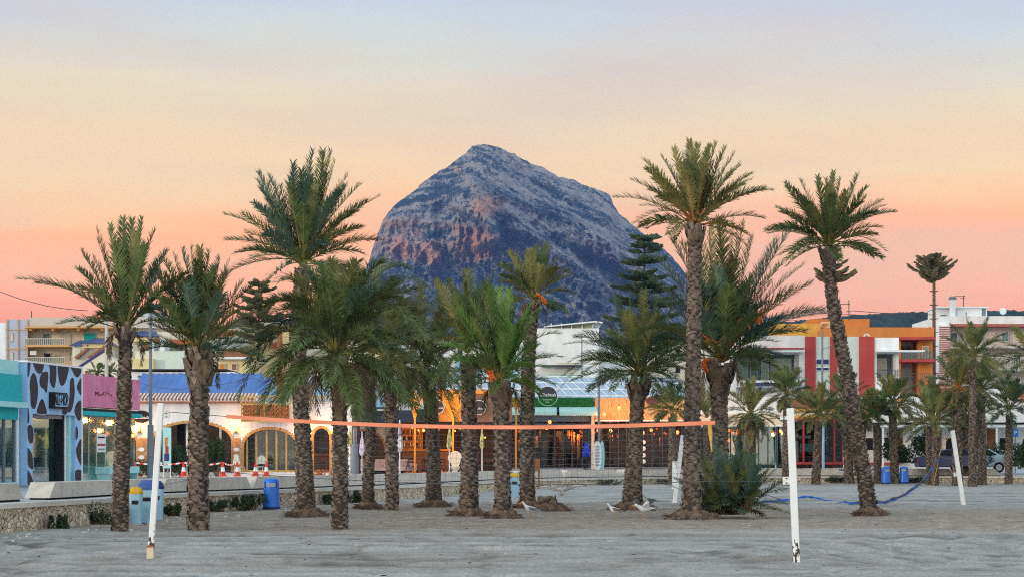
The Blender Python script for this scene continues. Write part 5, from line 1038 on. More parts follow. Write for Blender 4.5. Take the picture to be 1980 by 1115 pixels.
# railing terrace right of the arches
mk('rust', (.42, .17, .06), var=.4, scale=8); mk('gold', (.60, .36, .10), var=.25, scale=6)
RF = FD(111.0); t = struct_thing('balustrade', 'rusty balustrade of rings on the terrace above the arched window', 'railing', RF, RF.u(465), 4.4)
mb = MB(); RF.pb(mb, 466, 764, 640, 766, -.03, .03, M['gold']); RF.pb(mb, 466, 812, 560, 814.5, -.04, .04, M['gold']); RF.pb(mb, 466, 780, 560, 781.5, -.03, .03, M['gold'])
for x in (466, 510, 560, 600, 638): RF.pb(mb, x, 764, x + 1.6, 812 if x < 561 else 785, -.03, .03, M['gold'])
mb.build('rails', t)
mb = MB(); rnd = random.Random(4)
def ring(mb, c, r, th, m, n=10): mb.tube([c + Vector((math.cos(2 * math.pi * k / n) * r, 0, math.sin(2 * math.pi * k / n) * r)) for k in range(n + 1)], th, m, 4, cap=False)
for x in range(470, 640, 9):
    ring(mb, RF.P(RF.u(x), RF.z(x, 773), 0), .17, .02, M['gold'])
    if x < 556:
        for y in (785, 793, 801, 808): ring(mb, RF.P(RF.u(x + (y % 2) * 4), RF.z(x, y), 0), .11, .022, M['rust']); ring(mb, RF.P(RF.u(x + 4.5 - (y % 2) * 4), RF.z(x, y + 1), 0), .10, .022, M['rust'])
mb.build('ring_panel', t)
mb = MB(); RF.pb(mb, 468, 782, 558, 812, -.35, -.30, M['terra']); mb.build('backing_board', t)
# pale blue rendered wall behind the palms
mk('blue_wall', (.36, .60, .78), var=.05, scale=.5)
BW = FD(128.0); t = struct_thing('blue_house', 'flat pale blue wall of the building behind the drooping palms', 'building', BW, BW.u(600))
mb = MB(); BW.pb(mb, 590, 727, 765, 786, -6, 0, M['blue_wall']); mb.build('wall', t); mb = MB(); BW.pb(mb, 500, 740, 589.7, 800, -6, -.5, M['blue_wall']); mb.build('side_wall', t)
mb = MB(); BW.pb(mb, 588, 723, 767, 727, -6.1, .1, M['white_wall']); mb.build('cornice', t)
mb = MB(); BW.pb(mb, 597, 786, 700, 812, -5, 1.5, M['dark_canvas']); BW.pb(mb, 600, 812, 800, 925, -6, -5.8, M['interior']); mb.build('lower_wall', t)
CW = FD(127.0); t = struct_thing('curved_gable', 'white curved gable with a dark arched opening behind the palms', 'building', CW, CW.u(790))
pts = [(765, 792), (765, 742), (772, 736), (785, 733), (800, 736), (812, 744), (824, 756), (824, 792)]
mb = MB(); mb.ex([CW.P(CW.u(x), CW.z(x, y), 0) for x, y in pts], CW.n * -5, M['white_wall']); mb.build('wall', t)
mb = MB(); mb.ex([CW.P(CW.u(x), CW.z(x, y), .004) for x, y in arch_poly(770, 802, 750, 768, 778)], CW.n * -.003, M['dark']); mb.build('opening', t)
# white arcade under the blue house
WF = FD(121.0); t = struct_thing('white_arcade', 'white arcade with a wide arch behind the white closed parasols', 'arcade', WF, WF.u(700))
mb = MB(); arched_wall(mb, WF, 655, 752, 818, 921, [(666, 748, 828, 872, 925)], -.4, 0, M['white_wall']); mb.build('wall', t)
mb = MB(); P = arch_poly(666, 748, 828, 872, 921); Q = arch_poly(666, 748, 828, 872, 921, inner=4)
for i in range(len(P) - 1): mb.ex([WF.P(WF.u(x), WF.z(x, y), .02) for x, y in (P[i], P[i + 1], Q[i + 1], Q[i])], WF.n * -.46, M['tan_trim'])
mb.build('arch_trim', t)
# ================================================================ open terrace with yellow lattice posts
mk('yellow_paint', (.75, .36, .05), var=.12, rough=.5)
YD = 119.0; YF = FD(YD)
mk('canopy_orange', (.66, .30, .07), var=.12, scale=2)
mk('brown_board', (.20, .13, .09), var=.2, scale=2)
t = struct_thing('terrace_canopy', 'yellow edged dark canopy over the open terrace with name discs', 'canopy', YF, YF.u(860))
mb = MB(); YF.pb(mb, 846, 752, 990, 760, -9, 0, M['canopy_orange']); YF.pb(mb, 846, 760, 905, 814, -.1, 0, M['canopy_orange']); mb.build('front_beam', t)
mb = MB(); YF.pb(mb, 905, 760, 990, 815, -.3, -.1, M['brown_board']); YF.pb(mb, 700, 814, 990, 819, -9, -.2, M['dark_canvas']); mb.build('ceiling', t)
mb = MB(); 
p0 = [YF.P(YF.u(x), YF.z(x, y), n_) for x, y, n_ in ((690, 793, -2), (768, 796, -.5), (846, 788, -.5), (846, 815, .6), (690, 818, .6))]
mb.ex(p0, Vector((0, 0, .05)), M['dark_canvas']); YF.pb(mb, 690, 793, 846, 816, -.6, -.5, M['dark_canvas']); mb.build('canvas', t)
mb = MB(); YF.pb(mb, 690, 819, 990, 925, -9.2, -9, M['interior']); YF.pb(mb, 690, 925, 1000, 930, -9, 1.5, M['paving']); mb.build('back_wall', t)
def disc_sign(f, x, y, r, label_, parent, lines):
    mb = MB(); mb.lathe(f.P(f.u(x), f.z(x, y), .18), [(r, 0), (r, .06)], M['navy'], 32, Matrix.Rotation(R(90), 3, 'X')); sg = mb.build('name_sign', parent)
    mb = MB(); c = f.P(f.u(x), f.z(x, y), .26); ring(mb, c, r * .98, .02, M['white_paint'], 32); mb.build('sign_rim', sg)
    for (tx, sz, dz, sh) in lines: text(tx, sz, M['white_paint'], f.P(f.u(x), f.z(x, y) + dz, .27), 0, sg, shear=sh)
mk('navy', (.035, .045, .06), var=.1, rough=.5)
disc_sign(YF, 926, 787, .42, '', t, [('Chabada', .19, -.05, .35)])
disc_sign(YF, 846, 786, .40, '', t, [('Chabada', .18, -.05, .35)])
def lattice(x, ytop, ybot, half, label, D):
    f = FD(D); t = struct_thing('lattice_post', label, 'post', f, f.u(x)); mb = MB(); zb, z0 = .64, f.z(x, ybot); z1 = f.z(x, ytop); X0 = f.P(f.u(x), 0, 0)
    h = half * D / FPX; mb.tube([X0 + Vector((0, 0, zb)), X0 + Vector((0, 0, z0))], .055, M['yellow_paint'], 8); mb.tube([X0 + Vector((0, 0, z0)), X0 + Vector((0, 0, z1 + .7))], .03, M['yellow_paint'], 6); mb.build('shaft', t)
    mb = MB(); N_ = 9; H = z1 - z0
    def wd(k): return h * (k ** 1.6)
    for sg in (-1, 1): mb.tube([X0 + Vector((sg * wd(k / 8), 0, z0 + H * k / 8)) for k in range(9)], .035, M['yellow_paint'], 5)
    for sg in (-.5, .5): mb.tube([X0 + Vector((sg * wd(k / 8), 0, z0 + H * k / 8)) for k in range(9)], .018, M['yellow_paint'], 4)
    mb.tube([X0 + Vector((-h, 0, z1)), X0 + Vector((h, 0, z1))], .03, M['yellow_paint'], 5)
    k = .18
    while k < 1:
        w_ = wd(k); r = .05 + .035 * k; n = max(1, int(w_ * 2 / (2 * r)))
        for j in range(n): ring(mb, X0 + Vector((-w_ + (j + .5) * 2 * w_ / n, 0, z0 + H * k)), r, .014, M['yellow_paint'], 8)
        k += r * 1.9 / H
    mb.build('lattice_fan', t)
lattice(802, 760, 815, 22, 'yellow post with a ringed lattice fan before the white gable', 117)
lattice(876, 762, 815, 31, 'yellow post with the widest lattice fan, before the orange canopy', 117)
lattice(711, 763, 800, 20, 'yellow lattice fan post just right of the grey blue lamp post', 117)
lattice(998, 770, 800, 12, 'narrow yellow lattice post at the left end of the green fascia', 124)
# closed parasols
mk('paras_white', (.60, .64, .72), var=.3, scale=3, c2=(.75, .6, .75)); mk('paras_multi', (.45, .10, .30), var=.8, scale=5, c2=(.8, .6, .15)); mk('paras_yellow', (.62, .38, .06), var=.7, scale=4, c2=(.8, .55, .25)); mk('paras_purple', (.30, .16, .40), var=.6, scale=3, c2=(.75, .7, .8))
def parasol(x, ytop, ymid, label, m, D=112.0, w_=6):
    f = FD(D); base = f.P(f.u(x), .64, 0); t = thing('closed_parasol', label, 'parasol', tuple(base)); z1 = f.z(x, ytop); z0 = f.z(x, ymid); r = w_ * D / FPX
    mb = MB(); mb.tube([base, base + Vector((0, 0, z1 - .6))], .028, M['white_paint'], 6); mb.lathe(base, [(.25, 0), (.25, .06), (.06, .1), (.04, .3)], M['concrete'], 12); mb.build('pole', t)
    mb = MB(); n = 16; prof = [(.02, z1), (r * .35, z1 - .25), (r * .8, z1 - (z1 - z0) * .55), (r, z1 - (z1 - z0) * .85), (r * .5, z0)]; vs = []
    for (rr, z) in prof:
        for k in range(n): q = 2 * math.pi * k / n; r2 = rr * (1 if k % 2 else .62); vs.append((base.x + r2 * math.cos(q), base.y + r2 * math.sin(q), z))
    fs = [(i * n + k, i * n + (k + 1) % n, (i + 1) * n + (k + 1) % n, (i + 1) * n + k) for i in range(len(prof) - 1) for k in range(n)]
    mb.add(vs, fs, M[m]); mb.build('folded_canopy', t)
parasol(700, 835, 880, 'white and violet closed parasol right of the grey blue lamp post', 'paras_white')
parasol(773, 812, 873, 'tall closed parasol patterned in purple and white', 'paras_purple', w_=6.5)
parasol(677, 825, 862, 'closed parasol striped red and yellow left of the grey blue lamp post', 'paras_multi', w_=4)
parasol(869, 822, 868, 'closed pink parasol just left of the widest lattice post', 'paras_multi')
parasol(932, 826, 866, 'closed yellow parasol before the dark glazed bar', 'paras_yellow', w_=5)
# low pink sofas, tables, bar counter
mk('pink_fabric', (.66, .50, .52), var=.1)
for (x0, x1, lb) in ((770, 802, 'pink sofa beside the yellow lattice post before the bar'), (722, 744, 'pink sofa behind the slim palm pair'), (690, 704, 'pink sofa seen below the white closed parasol')):
    f = FD(120.0); c = f.P((f.u(x0) + f.u(x1)) / 2, .64, 0); L = f.u(x1) - f.u(x0); t = thing('sofa', lb, 'sofa', tuple(c)); mb = MB()
    mb.box(c + Vector((0, 0, .30)), (L, .8, .22), M['pink_fabric']); mb.build('seat', t); mb = MB(); mb.box(c + Vector((0, .35, .62)), (L, .16, .45), M['pink_fabric']); mb.build('backrest', t)
    for sx in (-1, 1): mb = MB(); mb.box(c + Vector((sx * (L / 2 + .06), 0, .38)), (.12, .8, .38), M['pink_fabric']); mb.build('armrest', t)
    mb = MB(); mb.box(c + Vector((0, 0, .10)), (L * .9, .7, .18), M['dark']); mb.build('base', t)
f = FD(124.0); c = f.P(f.u(825), .64, 0); t = thing('bar_counter', 'long bar counter with orange lit edge under the dark canvas', 'counter', tuple(c)); mb = MB(); f.pb(mb, 778, 872, 870, 905, -.5, 0, M['wood']); mb.build('front', t); mb = MB(); f.pb(mb, 776, 867, 872, 871, -.7, .2, M['canopy_orange']); mb.build('counter_top', t)
f2 = FD(127.0); t = thing('bottle_shelf', 'lit shelf of bottles behind the bar counter', 'shelf', tuple(f2.P(f2.u(795), 1.5, 0)))
mb = MB()
for y in (838, 850, 862): f2.pb(mb, 778, y, 815, y + 1.4, -.3, 0, M['wood'])
f2.pb(mb, 776, 826, 817, 866, -.4, -.3, M['tan_trim']); mb.build('boards', t)
mb = MB(); rnd = random.Random(6)
for y in (838, 850, 862):
    for k in range(16): x = 780 + k * 2.2; p = f2.P(f2.u(x), f2.z(x, y), -.12); mb.tube([p, p + Vector((0, 0, .16)), p + Vector((0, 0, .26))], [.03, .03, .012], M[rnd.choice(['terra', 'white_paint', 'interior_teal', 'canopy_orange', 'dark'])], 5)
mb.build('bottles', t)
cb = make_chair(M['chair_dark'], 'dark bistro chair on the open terrace by the yellow posts', 'dark bistro chairs on the open terrace', tuple(W(785, 874, 121) + Vector((0, 0, .64 - HC))), .3)
rnd = random.Random(8)
for x in (794, 812, 830, 846, 856, 888, 900, 915, 925, 940, 950): p = W(x, 874, rnd.uniform(118.5, 122.5)); dup(cb, (p.x, p.y, .64), rnd.uniform(0, 6.3))
for x in (800, 840, 905, 945): 
    p = W(x, 874, 120.5)
    if x == 800: tt0 = make_table(M['chair_wood'], 'brown square table on the open terrace by the yellow posts', 'brown tables on the open terrace', (p.x, p.y, .64))
    else: dup(tt0, (p.x, p.y, .64))
# planting in low troughs at the terrace edge: red flowers
mk('flowers', (.50, .06, .03), var=.6, c2=(.62, .25, .08), scale=9)
shrub('low trough of red flowers under the yellow lattice posts', tuple(W(858, 874, 116) + Vector((0, 0, .62 - HC))), (2.6, .3, .35), 900, 501, m='flowers', ls=.05, name='flower_trough', cat='flowers')
shrub('low trough of rusty red plants below the narrow arch', tuple(W(622, 874, 109) + Vector((0, 0, .62 - HC))), (1.3, .3, .4), 600, 502, m='flowers', ls=.05, name='flower_trough', cat='flowers')
# throne chair
c = W(880, 874, 116) + Vector((0, 0, .64 - HC)); t = thing('peacock_chair', 'pale green round backed wicker peacock chair behind the widest lattice post', 'chair', tuple(c))
mb = MB(); mb.lathe(c, [(.2, 0), (.16, .2), (.28, .42), (.28, .46)], M['wicker'], 14); mb.build('seat', t)
mb = MB(); mb.ex([c + Vector((.42 * math.cos(a) * (1 if math.sin(a) > 0 else .7), .25, .85 + .48 * math.sin(a))) for a in [k * math.pi / 10 for k in range(20)]], Vector((0, .05, 0)), M['wicker']); mb.build('backrest', t)
bl = [(847, 829), (819, 831), (797, 826), (809, 831), (880, 832), (890, 828), (938, 845), (916, 841)]
for (x, y) in bl: bulb(W(x, y, 117.5), 'orange festoon bulb glowing under the yellow edged canopy', 'bulbs under the yellow edged canopy', .085 if (x, y) in bl[:2] else .05)
for (x, y, e_) in ((815, 800, 30), (873, 790, 55), (925, 785, 30), (800, 780, 15)): lamp_light(W(x, y + 25, 115.5), e_)
lamp_light(W(800, 850, 124), 60); lamp_light(W(900, 850, 122), 50); lamp_light(W(940, 845, 124), 30); lamp_light(W(740, 850, 124), 25)
# ================================================================ glazed cocktail bar with green fascia
GD = 141.0; GF = FD(GD); zf = .64
mk('green_turf', (.02, .16, .035), var=.35, scale=14, bump=.03)
mk('mint_awning', (.46, .72, .66), var=.06)
mk('cream_paint', (.70, .60, .44), var=.06)
t = struct_thing('glazed_bar', 'glass fronted cocktail bar with green turf fascia and pale mint awning', 'bar', GF, GF.u(1060), zf)
mb = MB(); rnd = random.Random(12)
GF.pb(mb, 984, 768, 1147, 785, -.4, .25, M['green_turf'])
V = []; F = []
for k in range(2600):
    x = rnd.uniform(984, 1147); y = rnd.uniform(767, 785); p = GF.P(GF.u(x), GF.z(x, y), .25); a = Vector((rnd.gauss(0, .03), -.06, rnd.gauss(.03, .04))); b = Vector((.02, 0, .012)); i = len(V); V += [p, p + b, p + a]; F.append((i, i + 1, i + 2))
mb.add(V, F, M['green_turf']); mb.build('green_fascia', t)
def awning(f, x0, x1, yt, yb, yv, out, name, parent, m, step=4):
    mb = MB(); A_, B_2 = f.u(x0), f.u(x1); za, zb = f.z(x0, yt), f.z(x0, yb); zv = f.z(x0, yv)
    mb.ex([f.P(A_, za, .02), f.P(B_2, za, .02), f.P(B_2, zb, out), f.P(A_, zb, out)], Vector((0, 0, .03)), m); n = int((x1 - x0) / step)
    for k in range(n):
        a, b = A_ + (B_2 - A_) * k / n, A_ + (B_2 - A_) * (k + 1) / n; q = [f.P(a, zb, out)] + [f.P(a + (b - a) * j / 4, zv - .06 * math.sin(math.pi * j / 4), out) for j in range(5)] + [f.P(b, zb, out)]
        mb.ex(q, f.n * .02, m)
    return mb.build(name, parent)
awning(GF, 984, 1076, 785, 795, 801, .9, 'awning', t, M['mint_awning']); awning(GF, 1081, 1154, 785, 796, 802, 1.1, 'awning', t, M['mint_awning'])
mb = MB(); GF.pb(mb, 984, 803, 1150, 814, -.3, 0, M['grey_metal']); mb.build('lintel', t)
mb = MB(); GF.pb(mb, 988, 814, 1144, 905, -.06, -.02, M['glass_dark']); mb.build('glazing', t)
mb = MB()
for x in (995, 1013, 1034, 1051, 1072, 1088, 1106, 1126, 1138): GF.pb(mb, x, 814, x + 1.5, 905, -.1, .06, M['rail_metal'])
GF.pb(mb, 988, 903, 1144, 906, -.1, .08, M['grey_metal']); GF.pb(mb, 988, 818, 1144, 820, -.08, .04, M['grey_metal']); mb.build('window_frame', t)
mb = MB(); GF.pb(mb, 1143, 800, 1149, 906, -.1, .25, M['cream_paint']); mb.build('pillar', t)
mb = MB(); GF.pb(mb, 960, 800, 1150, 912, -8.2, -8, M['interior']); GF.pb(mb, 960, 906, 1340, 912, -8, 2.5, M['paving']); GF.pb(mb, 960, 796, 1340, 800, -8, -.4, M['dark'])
for x0, x1 in ((1046, 1078), (1092, 1112)): mb.ex([GF.P(GF.u(x), GF.z(x, y), -6) for x, y in arch_poly(x0, x1, 832, 848, 900)], Vector((0, .1, 0)), M['dark'])
GF.pb(mb, 1080, 830, 1092, 902, -7, -6.8, M['cream_paint']); mb.build('back_wall', t)
def clutter(f, x0, x1, y0, y1, n0, cnt, seed, parent):
    rnd = random.Random(seed); mb = MB(); x = x0
    while x < x1:
        w_ = rnd.uniform(3, 12); ya = rnd.uniform(y0, y0 + 28); yb = rnd.uniform(ya + 8, y1); d_ = rnd.uniform(.05, .5)
        f.pb(mb, x, ya, min(x + w_, x1), yb, n0, n0 + d_, M[rnd.choice(['wood', 'dark', 'chair_wood', 'brick', 'interior_teal', 'cream_paint', 'grey_metal', 'brown_board', 'canopy_orange', 'wood', 'dark'])]); x += w_ + rnd.uniform(1, 7)
    for k in range(cnt): x = rnd.uniform(x0, x1); y = rnd.uniform(y0 + 3, y0 + 45); f.pb(mb, x, y, x + rnd.uniform(1.5, 4), y + rnd.uniform(1.5, 5), n0 + .5, n0 + .6, M[rnd.choice(['cream_paint', 'canopy_orange', 'white_paint', 'red_paint', 'blue_wall'])])
    return mb.build('wall_fittings', parent)
clutter(GF, 985, 1142, 826, 900, -5.5, 26, 71, t)
disc_sign(GF, 1059, 765, .68, '', t, [('Chabada', .31, .08, .35), ('Cocktail Bar', .13, -.24, 0), ('JÁVEA', .10, -.42, 0)])
# glass roof behind the fascias
mk('roof_sheet', (.36, .52, .66), var=.10, scale=.5, rough=.25, spec=.6)
t = struct_thing('glass_roof', 'pale blue sloping sheet roof with white bars behind the fascias', 'roof', GF, GF.u(1100), 5.6)
mb = MB(); A0, A1 = GF.P(GF.u(846), 5.62, -.5), GF.P(GF.u(1334), 5.55, -.5); bk = Vector((0, 11, 1.75)); mb.ex([A0, A1, A1 + bk, A0 + bk], Vector((0, 0, .05)), M['roof_sheet']); mb.build('sheets', t)
mb = MB(); 
for k in range(26): q = k / 25; a = A0.lerp(A1, q) + Vector((0, 0, .12)); mb.tube([a, a + bk + Vector((-1.2, 0, 0))], .04, M['white_paint'], 5)
for q in (.02, .35, .68, 1): mb.tube([A0 + bk * q + Vector((0, 0, .13)), A1 + bk * q + Vector((0, 0, .13))], .05, M['white_paint'], 5)
mb.build('glazing_bars', t)
# reed clad restaurant
mk('reed', (.52, .29, .11), var=.5, scale=9, stretch=(6, 6, .4), bump=.02, c2=(.62, .38, .17))
t = struct_thing('reed_restaurant', 'glass fronted restaurant with a reed mat fascia lit by bulbs', 'restaurant', GF, GF.u(1240), zf)
mb = MB(); GF.pb(mb, 1150, 768, 1222, 811, -.2, .1, M['reed']); GF.pb(mb, 1224, 766, 1336, 812, -.2, .08, M['reed']); mb.build('reed_fascia', t)
mb = MB(); GF.pb(mb, 1151, 811, 1336, 813.5, -.3, .2, M['white_paint']); GF.pb(mb, 1222, 766, 1224, 812, -.2, .14, M['white_paint']); mb.build('trim', t)
mb = MB(); GF.pb(mb, 1149, 814, 1336, 904, -.06, -.02, M['glass_dark']); mb.build('glazing', t)
mb = MB()
for x in (1163, 1179, 1195, 1211, 1226, 1243, 1260, 1280, 1300, 1318): GF.pb(mb, x, 813.5, x + 1.4, 904, -.1, .05, M['rail_metal'])
GF.pb(mb, 1149, 902, 1336, 905, -.1, .07, M['grey_metal']); mb.build('window_frame', t)
mb = MB(); GF.pb(mb, 1150, 800, 1340, 912, -7.2, -7, M['interior']); mb.build('back_wall', t)
clutter(GF, 1150, 1334, 826, 900, -5.0, 30, 72, t)
mb = MB(); c = GF.P(GF.u(1261), GF.z(1261, 774), .2); mb.lathe(c, [(.44, 0), (.44, .06)], mat('sign_brown', (.10, .05, .045)), 24, Matrix.Rotation(R(90), 3, 'X') @ Matrix.Diagonal(Vector((1, .62, 1)))); sg = mb.build('hanging_sign', t)
mb = MB(); mb.tube([c + Vector((0, -.03, .27)), c + Vector((-.05, -.03, .6)), c + Vector((-.35, 0, .75))], .018, M['dark'], 5); mb.build('bracket', sg)
mb = MB()
for k, y in enumerate((854, 866, 879, 891)): mb.lathe(GF.P(GF.u(1244), GF.z(1244, y), .14), [(.15, 0), (.15, .02)], M['white_paint'], 14, Matrix.Rotation(R(90), 3, 'X'))
mb.build('round_plates', t)
big = [(1168, 800), (1197, 788), (1243, 836), (1310, 835), (1157, 831), (1063, 815), (1057, 826)]
for (x, y) in big: bulb(W(x, y, 139.2), 'large glowing bulb hanging in front of the glazed fronts', 'large bulbs before the glazed fronts', .12)
sm = [(1150, 835), (1148, 820), (1148, 843), (1124, 835), (1124, 842), (1100, 845), (1098, 840), (1107, 832), (1037, 845), (1076, 825), (1004, 852), (1270, 828), (1285, 836), (1297, 847), (1195, 825), (1195, 843), (1180, 830), (1180, 842), (1168, 824), (1265, 838), (1122, 832), (1003, 833), (1111, 802), (1288, 838)]
for (x, y) in sm: bulb(W(x, y, 145), 'small red orange bulb glowing inside behind the dark glass', 'small red bulbs behind the dark glass', .075, 'bulb_red')
for (x, y, e_, D_) in ((1168, 803, 14, 139.6), (1200, 790, 14, 139.8), (1185, 830, 22, 139.5), (1265, 830, 18, 139.5), (1243, 806, 12, 139.3), (1310, 806, 12, 139.3), (1060, 830, 40, 146), (1270, 840, 40, 146), (1110, 840, 40, 146), (1180, 840, 30, 146)): lamp_light(W(x, y, D_), e_, (1, .36, .08))
cg = make_chair(M['chair_grey'], 'grey metal chair inside the glazed fronts', 'grey chairs behind the glazed fronts', tuple(W(1000, 874, 144) + Vector((0, 0, .66 - HC))), .4)
for x in range(1008, 1330, 11):
    if 1126 < x < 1150: continue
    p = W(x + rnd.uniform(-3, 3), 874, rnd.uniform(142.5, 145)); dup(cg, (p.x, p.y, .66), rnd.uniform(0, 6.3))
tw = None
for x in (1015, 1050, 1085, 1115, 1175, 1205, 1262, 1290, 1315):
    p = W(x, 874, 143.6)
    if tw is None: tw = make_table(M['chair_grey'], 'grey table inside the glazed fronts', 'grey tables behind the glazed fronts', (p.x, p.y, .66))
    else: dup(tw, (p.x, p.y, .66))
# surfboard menu boards
for (x, w_, lb, mm) in ((1155, 8.0, 'white menu board shaped like a surfboard beside the cream pillar', 'white_paint'), (1164, 5.0, 'pale turquoise surfboard standing right of the white menu board', 'pale_teal')):
    f = FD(137.5 if w_ > 6 else 138.2); c = f.P(f.u(x), .64, 0); t = thing('surfboard', lb, 'surfboard', tuple(c)); zc = (f.z(x, 852) + .66) / 2; hh = (f.z(x, 852) - .66) / 2; r = w_ * f.A.y / FPX
    mb = MB(); mb.ex([c + Vector((r * math.copysign(abs(math.cos(a)) ** .75, math.cos(a)), 0, zc - .64 + hh * math.sin(a))) for a in [k * math.pi / 16 for k in range(32)]], Vector((0, .06, 0)), M[mm]); mb.build('board', t)
    if w_ > 6:
        mb = MB(); rnd = random.Random(2)
        for k in range(14):
            z = zc + hh * (.66 - k * .1); ww = r * (.9 if k % 4 else .55) * rnd.uniform(.8, 1); mb.box((c.x, c.y - .012, z), (ww * 1.3, .01, .035), M['grey_metal'])
        mb.build('menu_lines', t)
# ================================================================ right side restaurants
t = struct_thing('teal_glazed_cafe', 'cafe with pale teal panes and a cream fascia behind the green bush', 'cafe', GF, GF.u(1490), zf)
mb = MB(); GF.pb(mb, 1336, 800, 1516, 823, -.3, .1, M['cream_paint']); GF.pb(mb, 1336, 766, 1520, 800, -5, -.3, M['white_wall']); mb.build('fascia', t)
mb = MB(); GF.pb(mb, 1455, 820.5, 1516, 823.5, -.1, .4, M['white_paint']); mb.build('canopy_edge', t)
mb = MB(); GF.pb(mb, 1380, 824, 1516, 897, -.06, -.03, M['glass_teal']); mb.build('glazing', t)
mb = MB()
for x in (1382, 1400, 1420, 1440, 1466, 1484, 1502, 1515): GF.pb(mb, x, 823.5, x + 2, 898, -.1, .05, M['rail_metal'])
mb.build('window_frame', t)
mb = MB(); GF.pb(mb, 1336, 823, 1520, 905, -6.2, -6, M['interior_teal']); mb.build('back_wall', t)
mb = MB(); GF.pb(mb, 1413, 834, 1421, 884, .3, .36, M['cream_paint']); GF.pb(mb, 1412, 884, 1422, 905, .2, .4, M['dark']); bd = mb.build('lit_sign_board', t)
for (x, y) in ((1410, 831), (1427, 830), (1424, 836), (1401, 846), (1409, 850), (1402, 852), (1509, 832), (1513, 836)): bulb(W(x, y, 139), 'orange bulb by the teal glazed cafe, above the green bush', 'bulbs by the teal glazed cafe', .09, 'bulb' if x > 1500 else 'bulb_red')
lamp_light(W(1511, 838, 138.8), 12); lamp_light(W(1380, 800, 138), 25)
mk('mustard', (.62, .36, .08), var=.1)
t = struct_thing('red_framed_restaurant', 'restaurant with dark red window frames and mustard lettered fascia', 'restaurant', GF, GF.u(1580), zf)
mb = MB(); GF.pb(mb, 1520, 790, 1632, 810, -.4, .1, M['mustard']); GF.pb(mb, 1516, 768, 1632, 790, -5, .0, M['brown_tile']); mb.build('fascia', t)
clutter(GF, 1530, 1628, 822, 885, -4.0, 14, 73, t)
text('RESTAURANTE', .40, M['white_paint'], GF.P(GF.u(1555), GF.z(1555, 799.5), .12), 0, t, sx=.80); text('PIZZERIA', .40, M['white_paint'], GF.P(GF.u(1606), GF.z(1606, 799.5), .12), 0, t, sx=.80)
mb = MB()
for x in (1528, 1552, 1588, 1612, 1628): GF.pb(mb, x, 810, x + 3, 897, -.1, .08, M['red_paint'])
GF.pb(mb, 1528, 808, 1631, 812, -.1, .12, M['red_paint']); GF.pb(mb, 1528, 892, 1631, 897, -.1, .12, M['red_paint']); mb.build('window_frame', t)
mb = MB(); GF.pb(mb, 1530, 812, 1630, 893, -.06, -.03, M['glass']); mb.build('glazing', t)
mb = MB(); GF.pb(mb, 1520, 812, 1632, 905, -5.2, -5, M['interior']); GF.pb(mb, 1556, 840, 1580, 846, -3, -2.8, M['white_paint']); GF.pb(mb, 1558, 856, 1584, 872, -3, -2.8, M['blue_wall']); mb.build('back_wall', t)
cr = make_chair(M['chair_wood'], 'brown chair inside the red framed restaurant', 'brown chairs in the red framed restaurant', tuple(W(1535, 874, 143) + Vector((0, 0, .74 - HC))), .2)
for x in (1543, 1549, 1558, 1566, 1574, 1597, 1604, 1618, 1625): p = W(x, 874, 143 + (x % 3) * .5); dup(cr, (p.x, p.y, .74), (x % 7) * .9)
# low tile roofed restaurants far right
LF = FD(137.0); t = struct_thing('tile_roofed_restaurant', 'white restaurant with curved gables, tiled roofs and a long pergola at the right', 'restaurant', LF, LF.u(1800), zf)
mb = MB(); pts = [(1632, 905), (1632, 800), (1700, 798), (1735, 800), (1748, 778), (1762, 765), (1778, 768), (1795, 785), (1812, 795), (1898, 795), (1903, 770), (1912, 752), (1930, 748), (1950, 760), (1960, 768), (2030, 772), (2030, 905)]
mb.ex([LF.P(LF.u(x), LF.z(x, y), 0) for x, y in pts], LF.n * -.4, M['white_wall']); mb.build('wall', t); mb = MB(); LF.pb(mb, 1632, 800, 2030, 905, -8, -7.8, M['interior']); mb.build('back_wall', t)
def tileroof(f, x0, x1, yb, yt, dep, name, parent, m='terra', z1=None):
    mb = MB(); a, b = f.P(f.u(x0), f.z(x0, yb), .3), f.P(f.u(x1), f.z(x1, yb), .3); up = Vector((0, dep, (yb - yt) / FPX * f.A.y + .4)); mb.ex([a, b, b + up, a + up], Vector((0, 0, .08)), M[m]); n = int((b - a).length / .3)
    for k in range(n): p = a.lerp(b, (k + .5) / n) + Vector((0, 0, .1)); mb.tube([p, p + up], .085, M[m], 5)
    return mb.build(name, parent)
tileroof(LF, 1640, 1700, 800, 792, 2, 'tiled_roof', t); tileroof(LF, 1812, 1898, 790, 760, 3.5, 'tiled_roof', t); tileroof(LF, 1960, 2030, 775, 760, 3, 'tiled_roof', t)
mb = MB(); LF.pb(mb, 1632, 821, 2030, 826, -.2, 3.2, M['white_paint']); LF.pb(mb, 1632, 817, 2030, 820, .2, 3.3, M['dark']); mb.build('pergola', t)
mb = MB(); 
for x in (1690, 1748, 1836, 1905, 1960): LF.pb(mb, x, 826, x + 3, 905, 2.9, 3.1, M['white_paint'])
mb.build('pergola_posts', t)
for (x0, x1) in ((1668, 1690), (1708, 1726), (1826, 1848), (1930, 1952)):
    mb = MB(); LF.pb(mb, x0, 843, x1, 872, 0, .06, M['white_paint']); wd = mb.build('window', t); mb = MB(); LF.pb(mb, x0 + 2.5, 846, x1 - 2.5, 869, .06, .08, M['dark']); mb.build('pane', wd)
for (x0, x1) in ((1640, 1664), (1693, 1706), (1728, 1745), (1855, 1900), (1908, 1925), (1800, 1820)):
    mb = MB(); LF.pb(mb, x0, 828, x1, 893, .0, .05, M['interior'] if x0 % 2 else M['wood']); mb.build('doorway', t)
